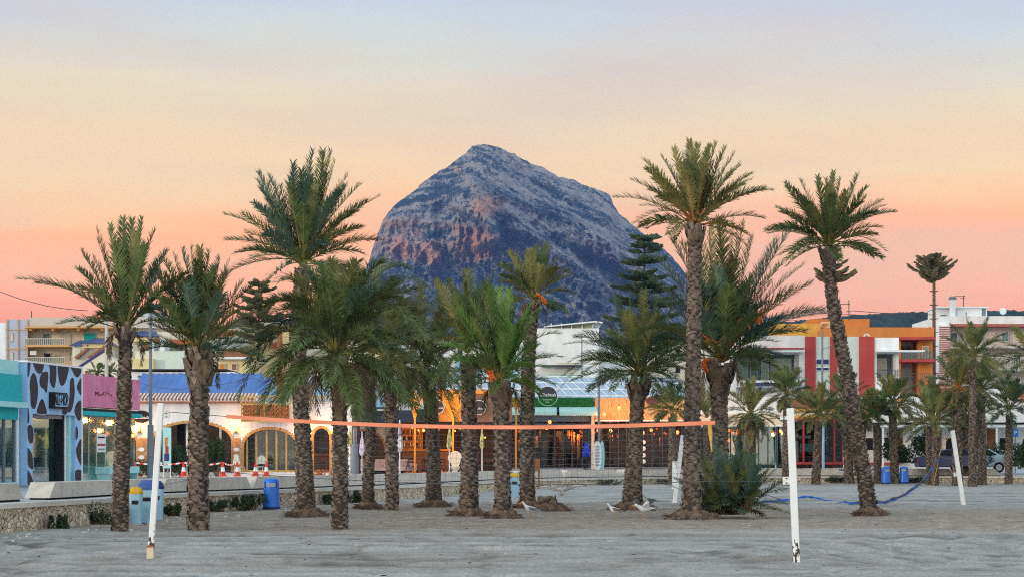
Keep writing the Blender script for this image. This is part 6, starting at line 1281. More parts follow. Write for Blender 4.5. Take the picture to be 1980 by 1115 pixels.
mb = MB(); LF.pb(mb, 1632, 893, 1740, 897, .1, .5, M['red_paint']); mb.build('low_rail', t)
# cars
mk('car_navy', (.02, .03, .09), rough=.25, var=.05, spec=.6); mk('car_pale', (.40, .58, .66), rough=.25, var=.05, spec=.6); mk('tyre', (.015, .015, .016), rough=.9); mk('rim', (.4, .42, .44), metal=.8, rough=.35)
def car(x, D, label, m, z=.64, name='parked_car'):
    c = W(x, 874, D); t = thing(name, label, 'car', (0, 0, 0)); mb = MB()
    prof = [(-2.05, .35), (-2.1, .75), (-1.95, .95), (-1.15, 1.02), (-.55, 1.42), (.75, 1.46), (1.45, 1.08), (2.0, .98), (2.1, .7), (2.08, .35)]
    for (y0, y1, nr) in ((-.84, .84, 0),): mb.ex([(a, y0, b) for a, b in prof], (0, y1 - y0, 0), m)
    o = mb.build('body', t); bv = o.modifiers.new('soft', 'BEVEL'); bv.width = .07; bv.segments = 3
    mb = MB(); mb.ex([(a, -.852, b) for a, b in ((-1.0, 1.04), (-.52, 1.36), (.05, 1.38), (.05, 1.04))], (0, .01, 0), M['dark']); mb.ex([(a, -.852, b) for a, b in ((.12, 1.04), (.12, 1.38), (.70, 1.39), (1.25, 1.08))], (0, .01, 0), M['dark']); mb.build('side_window', t)
    for wx in (-1.32, 1.32):
        mb = MB(); mb.lathe((wx, -.88, .32), [(.32, 0), (.33, .04), (.32, .2)], M['tyre'], 20, Matrix.Rotation(R(-90), 3, 'X')); wh = mb.build('wheel', t); mb = MB(); mb.lathe((wx, -.895, .32), [(.2, 0), (.2, .02)], M['rim'], 14, Matrix.Rotation(R(-90), 3, 'X')); mb.build('rim', wh)
    for sx, mm in ((-2.08, 'red_paint'), (2.06, 'white_paint')): mb = MB(); mb.box((sx, -.62, .76), (.08, .3, .14), M[mm]); mb.build('tail_light' if sx < 0 else 'headlight', t)
    t.location = (c.x, D, z); return t
car(1838, 126.5, 'dark blue car parked behind the bench, left of the slanting white post', M['car_navy'])
car(1884, 128, 'pale blue car parked behind the trunks right of the slanting white post', M['car_pale'])
# parking sign
c = W(1963, 874, 127); t = thing('parking_sign', 'square blue parking sign near the right photo edge', 'sign', (c.x, c.y, .64)); mb = MB(); mb.tube([(c.x, c.y, .64), (c.x, c.y, zt(828, 127))], .035, M['grey_metal'], 8); mb.build('pole', t)
mk('sign_blue', (.02, .16, .62), var=.05, rough=.5); mb = MB(); mb.box((c.x, c.y - .05, zt(836, 127)), (.34, .02, .48), M['sign_blue']); pn = mb.build('panel', t); text('P', .36, M['white_paint'], (c.x, c.y - .07, zt(836, 127)), 0, pn)
# ================================================================ buildings behind
def window(f, parent, x0, y0, x1, y1, fr='white_paint', pane='dark', n=.0, bars=1, name='window'):
    mb = MB(); f.pb(mb, x0, y0, x1, y1, n, n + .06, M[fr]); w_ = mb.build(name, parent); mb = MB(); wdt = (x1 - x0 - 1.2) / bars
    for k in range(bars): f.pb(mb, x0 + .9 + k * wdt, y0 + 1, x0 + .3 + (k + 1) * wdt, y1 - 1, n + .06, n + .085, M[pane])
    mb.build('pane', w_); return w_
def railing(f, parent, x0, x1, y0, y1, n=0, step=3, m='rail_metal', glass=None, name='railing'):
    mb = MB(); f.pb(mb, x0, y0, x1, y0 + 1.1, n - .03, n + .03, M[m]); f.pb(mb, x0, y1 - .8, x1, y1, n - .03, n + .03, M[m]); x = x0
    while x < x1: f.pb(mb, x, y0, x + .7, y1, n - .02, n + .02, M[m]); x += step
    if glass: f.pb(mb, x0, y0 + 1, x1, y1 - .5, n - .015, n - .005, M[glass])
    return mb.build(name, parent)
# white building with red stripes
WB = FD(160.0); t = struct_thing('striped_building', 'white two storey building with three dark red vertical stripes', 'building', WB, WB.u(1600), zf)
mk('pale_green_wall', (.60, .68, .60), var=.05)
mb = MB(); WB.pb(mb, 1418, 648, 1556, 682, -9, 0, M['white_wall']); WB.pb(mb, 1545, 682, 1556, 760, -9, 0, M['white_wall']); WB.pb(mb, 1418, 682, 1424, 760, -9, 0, M['white_wall']); WB.pb(mb, 1556, 650, 1692, 770, -9, -.02, M['pale_green_wall']); WB.pb(mb, 1692, 652, 1738, 682, -9, 0, M['white_wall']); WB.pb(mb, 1688, 682, 1695, 770, -9, .02, M['white_wall']); WB.pb(mb, 1732, 682, 1738, 770, -9, 0, M['white_wall'])
WB.pb(mb, 1420, 748, 1545, 905, -9, -1, M['white_wall']); WB.pb(mb, 1424, 735, 1545, 748, -3, .6, M['white_wall']); WB.pb(mb, 1692, 730, 1738, 770, -2, .3, M['white_wall']); WB.pb(mb, 1556, 770, 1738, 905, -9, -.5, M['white_wall']); mb.build('wall', t)
for (a, b) in ((1557, 1577), (1605, 1619), (1661, 1690)): mb = MB(); WB.pb(mb, a, 650, b, 765, 0, .12, M['red_paint']); mb.build('red_stripe', t)
mb = MB(); WB.pb(mb, 1424, 682, 1545, 735, -3.2, -3, M['interior_teal']); mb.build('balcony_recess', t); mb = MB(); WB.pb(mb, 1695, 682, 1732, 735, -2, -1.8, M['grey_metal']); mb.build('balcony_recess', t)
mk('curtain_green', (.34, .44, .36), var=.2, scale=6)
for (a, b, c_) in ((1428, 1455, 'curtain_green'), (1459, 1474, 'interior_teal'), (1480, 1495, 'curtain_green'), (1499, 1540, 'curtain_green')): window(WB, t, a, 689, b, 733, 'white_paint', c_, -2.9)
window(WB, t, 1702, 690, 1722, 732, 'white_paint', 'shutter', -1.7); window(WB, t, 1577.5, 693, 1603, 704, 'white_paint', 'blue_tile', 0, 2); window(WB, t, 1577.5, 709, 1603, 716, 'white_paint', 'blue_tile', 0, 2)
railing(WB, t, 1422, 1549, 710, 730, .55, 3.2); railing(WB, t, 1695, 1760, 714, 736, .35, 3.2)
mb = MB(); WB.pb(mb, 1424, 673, 1552, 675.5, -.5, 1.1, M['red_paint']); WB.pb(mb, 1424, 676, 1552, 681, -.2, 1.0, M['white_paint']); WB.pb(mb, 1440, 740, 1546, 745, .6, 1.0, M['blue_tile']); WB.pb(mb, 1692, 678, 1780, 681, 0, 1.6, M['white_paint']); mb.build('awning', t)
mb = MB(); ring(mb, WB.P(WB.u(1676), WB.z(1676, 651), 0), .22, .05, M['white_paint'], 12); mb.build('parapet_ring', t)
# orange buildings
OB = FD(185.0); t = struct_thing('orange_building', 'orange apartment building with red edged balconies behind the striped one', 'building', OB, OB.u(1750), zf)
mb = MB(); OB.pb(mb, 1596, 632, 1806, 652, -12, 0, M['orange_wall']); OB.pb(mb, 1738, 652, 1742, 800, -12, 0, M['orange_wall']); OB.pb(mb, 1778, 652, 1806, 800, -12, -.6, M['orange_wall']); OB.pb(mb, 1742, 652, 1780, 800, -3.5, -3.2, M['cream_wall']); OB.pb(mb, 1596, 652, 1740, 800, -12, -1, M['orange_wall']); mb.build('wall', t)
mb = MB(); 
for y in (652, 695): OB.pb(mb, 1736, y, 1804, y + 5, -3, 1.3, M['red_paint'])
mb.build('balcony_slab', t)
railing(OB, t, 1738, 1800, 680, 695, 1.2, 6, 'rail_metal', 'glass'); railing(OB, t, 1742, 1800, 722, 737, 1.2, 4)
window(OB, t, 1741, 664, 1775, 683, 'white_paint', 'interior_teal', -3.1, 3); window(OB, t, 1785, 668, 1798, 690, 'white_paint', 'glass_blind', -.5); window(OB, t, 1745, 706, 1775, 732, 'white_paint', 'shutter', -3.1, 2)
OB2 = FD(190.0); t = struct_thing('orange_roof_house', 'yellow orange roof house with a small vent, above the striped building', 'building', OB2, OB2.u(1620), zf)
mk('amber_wall', (.64, .35, .07), var=.14)
mb = MB(); OB2.pb(mb, 1568, 616, 1681, 655, -10, 0, M['orange_wall']); OB2.pb(mb, 1500, 626, 1585, 660, -6, .6, M['amber_wall']); mb.build('wall', t)
mb = MB(); OB2.pb(mb, 1587, 622, 1604, 632, 0, .1, M['cream_wall']); OB2.pb(mb, 1589, 624, 1602, 630, .1, .12, M['orange_wall']); mb.build('vent', t)
# aerial mast on it
def aerial(x, ytop, ybot, D, label, arms):
    f = FD(D); p = f.P(f.u(x), f.z(x, ybot), -1); t = thing('roof_aerial', label, 'aerial', tuple(p)); mb = MB(); mb.tube([p, Vector((p.x, p.y, f.z(x, ytop)))], .045, M['rail_metal'], 5); mb.build('mast', t); mb = MB()
    if not arms: return
    for (y, l0, l1) in arms: z = f.z(x, y); mb.tube([(p.x - l0, p.y, z), (p.x + l1, p.y, z)], .03, M['rail_metal'], 4)
    mb.build('arms', t)
aerial(1645, 578, 618, 186, 'roof aerial standing on the orange house right of the tall curved palm', [(586, .85, .1), (600, .25, .25), (606, .5, .5)])
# right apartment block
RB = FD(210.0); t = struct_thing('brick_banded_block', 'pale apartment block with brick banded side and rooftop hut at the right edge', 'building', RB, RB.u(1900), zf)
mk('brick_band', (.38, .13, .10), var=.2, scale=2); mk('pinkish_wall', (.55, .50, .46), var=.06)
mb = MB(); RB.pb(mb, 1815, 610, 2040, 628, -14, -.3, M['white_wall']); RB.pb(mb, 1806, 628, 2040, 820, -14, -1.5, M['pinkish_wall']); mb.build('wall', t)
mb = MB(); RB.pb(mb, 1806, 628, 1836, 820, -1.5, .3, M['white_wall'])
for k in range(40): RB.pb(mb, 1815, 631 + k * 4.2, 1836, 633.6 + k * 4.2, .3, .34, M['brick_band'])
mb.build('brick_side', t)
mb = MB()
for y in (626, 668, 712, 756): RB.pb(mb, 1836, y, 2040, y + 5, -1.5, .6, M['brick_band'] if y < 640 else M['pinkish_wall'])
mb.build('floor_band', t)
for y in (640, 683, 726, 770):
    for x in (1843, 1868, 1893, 1918, 1943, 1966): window(RB, t, x, y, x + 14, y + 18, 'white_paint', 'interior_teal' if (x + y) % 2 else 'shutter', -1.45, 2)
for y in (690, 735): railing(RB, t, 1836, 2040, y, y + 20, .5, 5, 'shutter')
mb = MB(); RB.pb(mb, 1856, 592, 1915, 611, -6, -1.5, M['white_wall']); RB.pb(mb, 1817, 594, 1858, 611, -6, -2, M['white_wall']); RB.pb(mb, 1815, 590.5, 1918, 593, -6.3, -1.2, M['white_paint']); RB.pb(mb, 1905, 594, 1912, 608, -1.5, -1.45, M['interior_teal']); RB.pb(mb, 1826, 606, 1838, 610, -2, -1.9, M['dark']); mb.build('rooftop_hut', t)
c = RB.P(RB.u(1846), RB.z(1846, 611), -1); mb = MB(); mb.tube([c, Vector((c.x, c.y, RB.z(1846, 577)))], .32, M['white_paint'], 12); mb.lathe((c.x, c.y, RB.z(1846, 577)), [(.42, 0), (.42, .12), (.3, .3)], M['grey_metal'], 12); mb.build('chimney', t)
aerial(1867, 569, 592, 212, 'roof aerial right of the round chimney on the hut', [(571, .9, .2), (575, .3, .2)])
mb = MB(); c = RB.P(RB.u(1953), RB.z(1953, 597), -3); t = thing('satellite_dish', 'white satellite dish on the right block roof edge', 'dish', tuple(c)); mb.ell(c, (.36, .1, .36), M['white_paint'], 14, 8); mb.build('dish', t); mb = MB(); mb.tube([c, c - Vector((0, 0, .75))], .04, M['grey_metal'], 5); mb.build('arm', t)
# long white building above the glazed bar
VB = FD(175.0); t = struct_thing('white_upper_building', 'large plain white building with a pale strip window band under the mountain', 'building', VB, VB.u(1100), zf)
mb = MB(); VB.pb(mb, 985, 634, 1158, 760, -12, 0, M['white_wall']); VB.pb(mb, 880, 690, 1000, 760, -8, .5, M['blue_wall']); VB.pb(mb, 1158, 655, 1215, 760, -12, -3, M['white_wall']); mb.build('wall', t)
mb = MB(); mb.ex([VB.P(VB.u(x), VB.z(x, y), -.4) for x, y in ((1060, 635), (1148, 635), (1148, 622), (1060, 630))], VB.n * -9, M['glass_blind']); mb.build('attic', t)
mb = MB(); mb.ex([VB.P(VB.u(x), VB.z(x, y), .3) for x, y in ((1052, 630), (1150, 620), (1165, 622), (1165, 624), (1150, 622.5), (1052, 632))], VB.n * -10, M['white_paint'])
for x in (1065, 1085, 1105, 1125, 1146): VB.pb(mb, x, 624, x + 1.5, 635, -.4, -.2, M['white_paint'])
mb.build('roof_edge', t)
mb = MB(); VB.pb(mb, 1045, 706, 1125, 708, 0, 1.5, M['rail_metal']); VB.pb(mb, 1078, 700, 1112, 712, .0, .1, M['shutter']); VB.pb(mb, 1060, 722, 1110, 752, .5, .7, M['glass_teal']); mb.build('terrace_glazing', t)
# left apartment block
LB = FD(190.0); t = struct_thing('balcony_block', 'cream apartment block with orange trims and balconies at the far left', 'building', LB, LB.u(100), zf)
mk('bluish_wall', (.42, .48, .60), var=.06)
mb = MB(); LB.pb(mb, 11, 617, 54, 800, -12, 0, M['bluish_wall']); LB.pb(mb, 54, 613, 340, 633, -12, 0, M['pinkish_wall']); LB.pb(mb, 54, 633, 340, 800, -12, -1.1, M['cream_wall']); LB.pb(mb, -40, 621, 11, 800, -12, -2, M['white_wall']); mb.build('wall', t)
mb = MB()
for y in (636, 674): LB.pb(mb, 11, y - 1 + (1 if y < 640 else 0), 54, y + 1, 0, .1, M['orange_trim'])
for x in (14, 35, 53): LB.pb(mb, x, 617, x + 1.4, 720, 0, .12, M['orange_trim'])
for y in (632, 668, 704): LB.pb(mb, 55, y, 240, y + 3.5, -2, 1.6, M['orange_trim'])
for x in (62, 105, 154, 200): LB.pb(mb, x, 632, x + 5, 640, -2, 1.2, M['orange_trim'])
mb.build('orange_trim', t)
railing(LB, t, 55, 132, 655, 668, 1.5, 4, 'shutter', 'glass'); railing(LB, t, 55, 132, 691, 704, 1.5, 4, 'shutter', 'glass')
for (a, b, c_, d_, p_) in ((78, 642, 92, 664, 'interior_teal'), (110, 643, 132, 662, 'shutter'), (157, 641, 182, 663, 'teal_paint'), (186, 641, 200, 660, 'shutter'), (80, 680, 93, 698, 'dark'), (108, 680, 130, 695, 'shutter')): window(LB, t, a, b, c_, d_, 'white_paint', p_, -1.05)
for (a, b) in ((20, 643), (20, 680)): window(LB, t, a, b, a + 6, b + 17, 'tan_trim', 'shutter', 0)
mb = MB()
for (x, y0) in ((118, 606), (149, 604)): LB.pb(mb, x, y0 + 4, x + 9, 614, -5, -4, M['pinkish_wall']); LB.pb(mb, x + 1, y0, x + 8, y0 + 4.5, -4.8, -4.2, M['brown_tile'])
mb.build('chimney', t)
mb = MB(); LB.pb(mb, 61, 678, 73, 686, .2, .6, M['white_paint']); mb.build('air_conditioner', t)
aerial(56, 599, 614, 191, 'thin roof rod on the left corner of the cream apartment block', [])
# terraced yellow houses with blue tile hip roofs
def hip(f, x0, x1, yb, yt, dep, m, parent, n0=0, name='roof'):
    mb = MB(); zb, zt2 = f.z(x0, yb), f.z(x0, yt); u0, u1 = f.u(x0), f.u(x1); ins = min((u1 - u0) * .28, dep * .5)
    A_ = [f.P(u0, zb, n0), f.P(u1, zb, n0), f.P(u1, zb, n0 - dep), f.P(u0, zb, n0 - dep), f.P(u0 + ins, zt2, n0 - dep / 2), f.P(u1 - ins, zt2, n0 - dep / 2)]
    mb.add(A_, [(0, 1, 5, 4), (1, 2, 5), (2, 3, 4, 5), (3, 0, 4), (3, 2, 1, 0)], M[m]); k = 0
    for q in np.linspace(.03, .97, int((u1 - u0) / .35)):
        a = A_[0].lerp(A_[1], q); b = A_[4].lerp(A_[5], q); mb.tube([a, b], .06, M[m], 4)
    return mb.build(name, parent)
TH = FD(165.0)
def house(label, walls, roofs, details, D):
    f = FD(D); t = struct_thing('terraced_house', label, 'house', f, f.u((walls[0][0] + walls[0][2]) / 2), zf); mb = MB()
    for (a, b, c_, d_, n0, n1, m) in walls: f.pb(mb, a, b, c_, d_, n0, n1, M[m])
    mb.build('wall', t)
    for r in roofs: hip(f, *r[:4], r[4], r[5], t, r[6])
    for q in details:
        if q[0] == 'w': window(f, t, *q[1:5], 'white_paint', q[5], q[6], q[7] if len(q) > 7 else 1)
        elif q[0] == 's':
            mb = MB(); mb.ex([f.P(f.u(x), f.z(x, y), q[3]) for x, y in q[1]], f.n * -q[4], M[q[2]]); mb.build(q[5], t)
    return t
house('yellow stepped house with two dark blue tiled roofs above the pink shop', [(140, 668, 206, 800, -10, 0, 'cream_wall'), (160, 664, 206, 672, -9, .3, 'yellow_wall'), (206, 690, 232, 800, -8, -1, 'cream_wall')],
      [(136, 172, 668, 655, 5, 'blue_tile', .4), (158, 208, 664, 650, 6, 'blue_tile', .5)],
      [('s', [(146, 668 + 22), (170, 672), (172, 676), (150, 694)], 'brown_tile', .5, 2, 'sloping_roof'), ('s', [(172, 690), (204, 668), (206, 674), (178, 694)], 'brown_tile', .6, 2, 'sloping_roof'), ('s', [(145, 714), (204, 676), (206, 680), (148, 718)], 'blue_tile', .8, .6, 'blue_parapet'), ('s', [(140, 800), (140, 720), (204, 682), (232, 700), (232, 800)], 'cream_wall', .75, 3, 'stepped_gable'), ('w', 168, 716, 182, 726, 'brown_tile', .8), ('w', 143, 674, 156, 690, 'shutter', .05)], 165)
house('cream house with blue tiled roof before the distant white high-rise', [(255, 650, 320, 800, -9, 0, 'cream_wall'), (250, 652, 300, 660, -8, .3, 'yellow_wall'), (300, 640, 372, 660, -10, -1, 'cream_wall')],
      [(246, 308, 650, 636, 6, 'blue_tile', .4)], [('s', [(270, 674), (302, 656), (372, 656), (372, 664), (302, 668), (284, 676)], 'terra', .6, 3, 'sloping_roof'), ('w', 308, 668, 316, 678, 'shutter', .1), ('s', [(200, 712), (250, 696), (284, 690), (284, 694), (240, 706), (210, 716)], 'brown_tile', 1.0, 2, 'lower_roof')], 168)
house('plain pale house with a tall blank wall behind the lamp post', [(268, 680, 362, 800, -8, 1.5, 'cream_wall'), (306, 680, 362, 720, -7, 1.6, 'pale_green_wall'), (315, 656, 324, 682, -1, 1.4, 'white_wall'), (298, 660, 303, 682, -1, 1.4, 'white_wall'), (262, 695, 306, 716, -5, 2.2, 'yellow_wall')],
      [], [('w', 265, 714, 271, 722, 'dark', 2.3)], 160)
house('house with a terracotta sun blind and white parapets above the globe lamp', [(400, 628, 470, 800, -9, -2, 'cream_wall'), (405, 654, 455, 690, -8, 0, 'white_wall'), (398, 642, 440, 650, -8, -1, 'shutter')],
      [(380, 412, 636, 628, 4, 'blue_tile', .2)], [('s', [(402, 640), (452, 640), (452, 650), (402, 650)], 'terra', .1, .5, 'sun_blind'), ('s', [(400, 637), (458, 637), (458, 640), (400, 640)], 'orange_trim', .3, 1, 'orange_edge'), ('w', 430, 649, 444, 656, 'dark', .1, 3)], 172)
house('yellow house with a long brown tiled roof beside the globe lamp', [(410, 690, 478, 800, -8, 0, 'yellow_wall')], [], [('s', [(398, 690), (408, 678), (470, 672), (478, 690)], 'brown_tile', .6, 4, 'roof'), ('s', [(400, 690), (478, 690), (478, 694), (400, 694)], 'white_wall', .7, 1, 'eave'), ('w', 448, 702, 458, 716, 'brown_tile', .1), ('w', 425, 702, 436, 714, 'orange_wall', .1)], 156)
house('tall yellow house with a blue tiled roof behind the third palm', [(446, 640, 560, 800, -10, 0, 'yellow_wall'), (490, 620, 545, 642, -9, -1, 'cream_wall'), (560, 660, 640, 800, -9, -1, 'cream_wall')], [(442, 500, 626, 610, 6, 'blue_tile', .4), (508, 548, 618, 606, 5, 'blue_tile', -.6)],
      [('w', 468, 660, 476, 676, 'dark', .05), ('w', 520, 650, 530, 668, 'brown_tile', .05), ('s', [(520, 672), (536, 660), (552, 672)], 'terra', .5, 2, 'small_roof'), ('w', 505, 690, 517, 702, 'shutter', .05), ('w', 575, 690, 590, 702, 'dark', -.9, 2)], 176)
house('cream house behind the drooping palm with a red roof line', [(640, 655, 760, 800, -10, 0, 'cream_wall'), (690, 690, 740, 720, -8, 1, 'yellow_wall'), (760, 650, 850, 780, -9, -1, 'white_wall')], [], [('s', [(636, 655), (644, 648), (756, 648), (764, 655)], 'terra', .5, 5, 'roof'), ('s', [(668, 716), (742, 714), (742, 720), (668, 722)], 'red_paint', 1.4, 1, 'red_edge'), ('w', 655, 670, 668, 684, 'dark', .05, 2), ('w', 715, 668, 730, 684, 'shutter', .05, 2), ('w', 790, 668, 806, 684, 'dark', -.9, 2), ('s', [(756, 650), (764, 643), (845, 643), (852, 650)], 'amber_wall', -.3, 4, 'amber_roof')], 172)
house('white low building with dark strip windows behind the blue roof', [(250, 718, 452, 800, -6, 0, 'white_wall'), (252, 713, 440, 716, -6, .3, 'dark'), (440, 726, 500, 800, -5, .4, 'white_wall')], [], [('w', 296, 722, 310, 728, 'dark', .05, 2), ('w', 324, 721, 360, 728, 'dark', .05, 4), ('w', 266, 724, 284, 730, 'rail_metal', .05)], 126)
# white high-rise
HF = FD(420.0); t = struct_thing('high_rise', 'distant white high-rise with a grid of windows between the two left palms', 'high-rise', HF, HF.u(285), 0)
mb = MB(); HF.pb(mb, 264, 596, 288, 860, -12, 0, M['white_wall']); HF.pb(mb, 288, 602, 302, 860, -12, -1, M['bluish_wall']); mb.build('wall', t); mb = MB()
for y in range(598, 645, 4):
    for x in range(266, 287, 4): HF.pb(mb, x, y, x + 2.4, y + 2, 0, .1, M['bluish_wall'])
mb.build('window_grid', t)
# dark field sheds behind the right palms, town filler farther away
for k, (x0, x1, yt, D_, m_, lb) in enumerate(((1215, 1420, 660, 200, 'cream_wall', 'cream building hidden behind the massive palm'), (846, 990, 655, 200, 'white_wall', 'white building behind the central palms'))):
    f = FD(D_); t = struct_thing('town_house', lb, 'building', f, f.u((x0 + x1) / 2), zf); mb = MB(); f.pb(mb, x0, yt, x1, 860, -12, 0, M[m_]); mb.build('wall', t)
    mb = MB(); f.pb(mb, x0 - 2, yt - 4, x1 + 2, yt, -12.3, .4, M['terra' if k else 'orange_wall']); mb.build('roof', t)
    for x in range(x0 + 12, x1 - 14, 26):
        for y in (yt + 12, yt + 45): window(f, t, x, y, x + 11, y + 16, 'white_paint', 'shutter' if (x + y) % 3 else 'dark')
# ================================================================ poles
def lamppost(x, D, ytop, label, r=.07, base=0, z=.64, m='grey_metal', spots=(), globe=None, arm=None, cat='lamp post', name='lamp_post', rtop=None):
    c = W(x, 874, D); t = thing(name, label, cat, (c.x, c.y, z)); mb = MB(); zt2 = zt(ytop, D)
    mb.tube([(c.x, c.y, z), (c.x, c.y, zt2)], [r, rtop or r * .8], M[m], 10)
    if base: mb.tube([(c.x, c.y, z), (c.x, c.y, z + base)], [r * 1.7, r * 1.6], M[m], 10)
    mb.build('pole', t)
    for (dx, dz) in spots:
        mb = MB(); mb.lathe((c.x + dx, c.y - .15, zt2 + dz), [(.10, 0), (.16, .32), (.17, .36)], M[m], 12, Matrix.Rotation(R(100), 3, 'X') @ Matrix.Rotation(R(20), 3, 'Y')); mb.tube([(c.x, c.y, zt2 + dz), (c.x + dx, c.y - .1, zt2 + dz)], .03, M[m], 5); mb.build('floodlight', t)
    if globe: mb = MB(); mb.ell((c.x, c.y, zt2 + globe), (globe, globe, globe), mat('globe_glass', (.66, .72, .34), rough=.3), 16, 12); mb.build('globe', t)
    if arm:
        mb = MB(); mb.tube([(c.x, c.y, zt(arm[1], D)), (c.x + arm[0] * .6, c.y, zt(arm[1] - 4, D)), (c.x + arm[0], c.y, zt(arm[1] - 10, D))], .03, M[m], 5); mb.build('arm', t)
    return t
lamppost(291, 80, 522, 'tall grey lamp post with floodlights in front of the arched restaurant', .075, 2.3, spots=((.22, -.05), (.05, -.35)))
lamppost(686, 112, 730, 'grey blue lamp post between the drooping palm and slim palm', .12, 1.7)
lamppost(206, 108, 560, 'pale metal pole rising behind the first palm over the pink shop', .11, 0, m='pinkish_wall', name='pole', cat='pole')
lamppost(541, 118, 640, 'brown wooden pole left of the third palm', .19, 0, m='wood', name='pole', cat='pole')
lamppost(420, 128, 685, 'lamp post with a yellowish globe right of the second palm', .06, 0, globe=.27)
lamppost(1158, 139, 735, 'grey lamp post rising before the reed panels', .10, 0)
lamppost(1590, 146, 640, 'grey pole with a curved arm in front of the red stripes', .09, 0, arm=(.7, 675), name='pole', cat='pole')
lamppost(1125, 150, 645, 'slim pole with small lit lamp above the glass roof', .05, 0)
lamppost(1592, 140, 812, 'pale blue round post in front of the red framed restaurant', .10, 0, m='blue_wall', name='post', cat='post')
lamppost(1832, 150, 900, 'short service post', .05, 0) if False else None
# wires
def wire(pts, label, r=.02, D=None):
    mb = MB(); mb.tube(pts, r, M['rail_metal'], 4); mb.build('overhead_cable', label=label, category='cable')
wire([W(-10, 560, 150), W(40, 578, 150), W(90, 591, 150), W(130, 597, 150), W(170, 600, 150)], 'sagging overhead cable crossing the pink sky at the far left', .025)
wire([W(1648, 600, 188), W(1700, 604, 188), W(1760, 606, 188), W(1806, 608, 188)], 'overhead cable running right from the roof aerial on the orange house', .03)
wire([W(256, 735, 112), W(300, 748, 112), W(340, 752, 112), W(385, 748, 112), W(430, 742, 112), W(490, 730, 112), W(560, 762, 112), W(600, 765, 112)], 'festoon cable hanging over the blue roof', .012)
# ================================================================ bins
mk('bin_blue', (.015, .17, .72), var=.10, rough=.35, spec=.5); mk('bin_dark', (.01, .03, .16), rough=.4); mk('bin_pale', (.34, .58, .74), var=.06, rough=.45); mk('bin_yellow', (.66, .40, .02), rough=.4); mk('lid_blue', (.05, .12, .36), rough=.35)
def bluebin():
    t = thing('litter_bin', 'x', 'litter bin', (0, 0, 0)); mb = MB()
    prof = [(.27, .0), (.285, .06), (.28, .1), (.255, .78), (.25, .93), (.22, .99), (.12, 1.02)]; mb.lathe((0, 0, 0), prof, M['bin_blue'], 24); mb.build('body', t, smooth=True)
    mb = MB(); mb.lathe((0, 0, .0), [(.295, 0), (.30, .05), (.29, .10)], M['bin_dark'], 24); mb.build('base_ring', t)
    mb = MB(); n = 10; V = []
    for k in range(n + 1):
        a = R(-90 - 38 + 76 * k / n)
        for z, rr in ((.745, .266), (.875, .262)): V.append((rr * math.cos(a), rr * math.sin(a), z))
    mb.add(V, [(2 * k, 2 * k + 2, 2 * k + 3, 2 * k + 1) for k in range(n)], M['bin_slot']); mb.build('opening', t)
    mb = MB()
    for sg in (-1, 1): a = R(-90 + sg * 42); mb.box((.262 * math.cos(a), .262 * math.sin(a), .81), (.02, .02, .18), M['bin_dark'], a)
    mb.build('slot_edge', t); return t
mk('bin_slot', (.30, .38, .46), var=.2)
b0 = bluebin()
for k, (x, y, lb) in enumerate(((525, 984, 'bright blue litter bin standing alone on the sand left of the third palm'), (1713, 935, 'left one of the two blue litter bins flanking a palm trunk'), (1748, 934, 'right one of the two blue litter bins flanking a palm trunk'))):
    g_ = G(x, y); o_ = b0 if k == 0 else dup(b0, (0, 0, 0)); o_.location = (g_.x, g_.y, 0); o_['label'] = lb; o_['group'] = 'blue litter bins on the sand'; o_.rotation_euler = (0, 0, (0, .2, -.3)[k])
def recyc(x, y, w_, h_, lidm, label, dome):
    g_ = G(x, y); t = thing('recycling_bin', label, 'recycling bin', (g_.x, g_.y, 0), 'pale blue recycling bins'); mb = MB(); b = w_ / 2
    vs = []; 
    for (z, k) in ((0, .82), (h_, 1.0)):
        for a in range(16): q = 2 * math.pi * a / 16; vs.append((g_.x + b * k * math.copysign(abs(math.cos(q)) ** .5, math.cos(q)), g_.y + b * k * math.copysign(abs(math.sin(q)) ** .5, math.sin(q)), z))
    mb.add(vs, [(a, (a + 1) % 16, 16 + (a + 1) % 16, 16 + a) for a in range(16)] + [tuple(range(16))[::-1], tuple(range(16, 32))], M['bin_pale']); mb.build('body', t)
    mb = MB(); vs = []
    for (z, k) in ((0, 1.05), (.06, 1.06), (.06 + dome * .55, .92), (.06 + dome, .55)):
        for a in range(16): q = 2 * math.pi * a / 16; vs.append((g_.x + b * k * math.copysign(abs(math.cos(q)) ** .55, math.cos(q)), g_.y + b * k * math.copysign(abs(math.sin(q)) ** .55, math.sin(q)), h_ + z))
    mb.add(vs, [(i * 16 + a, i * 16 + (a + 1) % 16, (i + 1) * 16 + (a + 1) % 16, (i + 1) * 16 + a) for i in range(3) for a in range(16)] + [tuple(48 + a for a in range(16))], M[lidm]); mb.build('lid', t)
    mb = MB(); mb.box((g_.x, g_.y - b * .98, h_ * .72), (w_ * .5, .02, .10), M['dark']); mb.build('slot', t)
recyc(263, 1012, .34, .79, 'bin_yellow', 'narrow pale blue bin with a yellow lid, between the first palm and the slanting post', .12)
recyc(285, 1010, .48, .88, 'lid_blue', 'wide pale blue bin with a slate blue domed lid behind the slanting post', .20)
recyc(304, 1004, .36, .86, 'bin_dark', 'pale blue bin with a navy lid, rightmost of the left bin trio', .16)
recyc(995, 959, .44, .82, 'bin_yellow', 'pale blue recycling bin with yellow lid between the bright green palm and tall palm', .14)
recyc(987, 957, .36, .82, 'bin_dark', 'pale blue recycling bin with dark lid partly behind the bright green palm', .14)
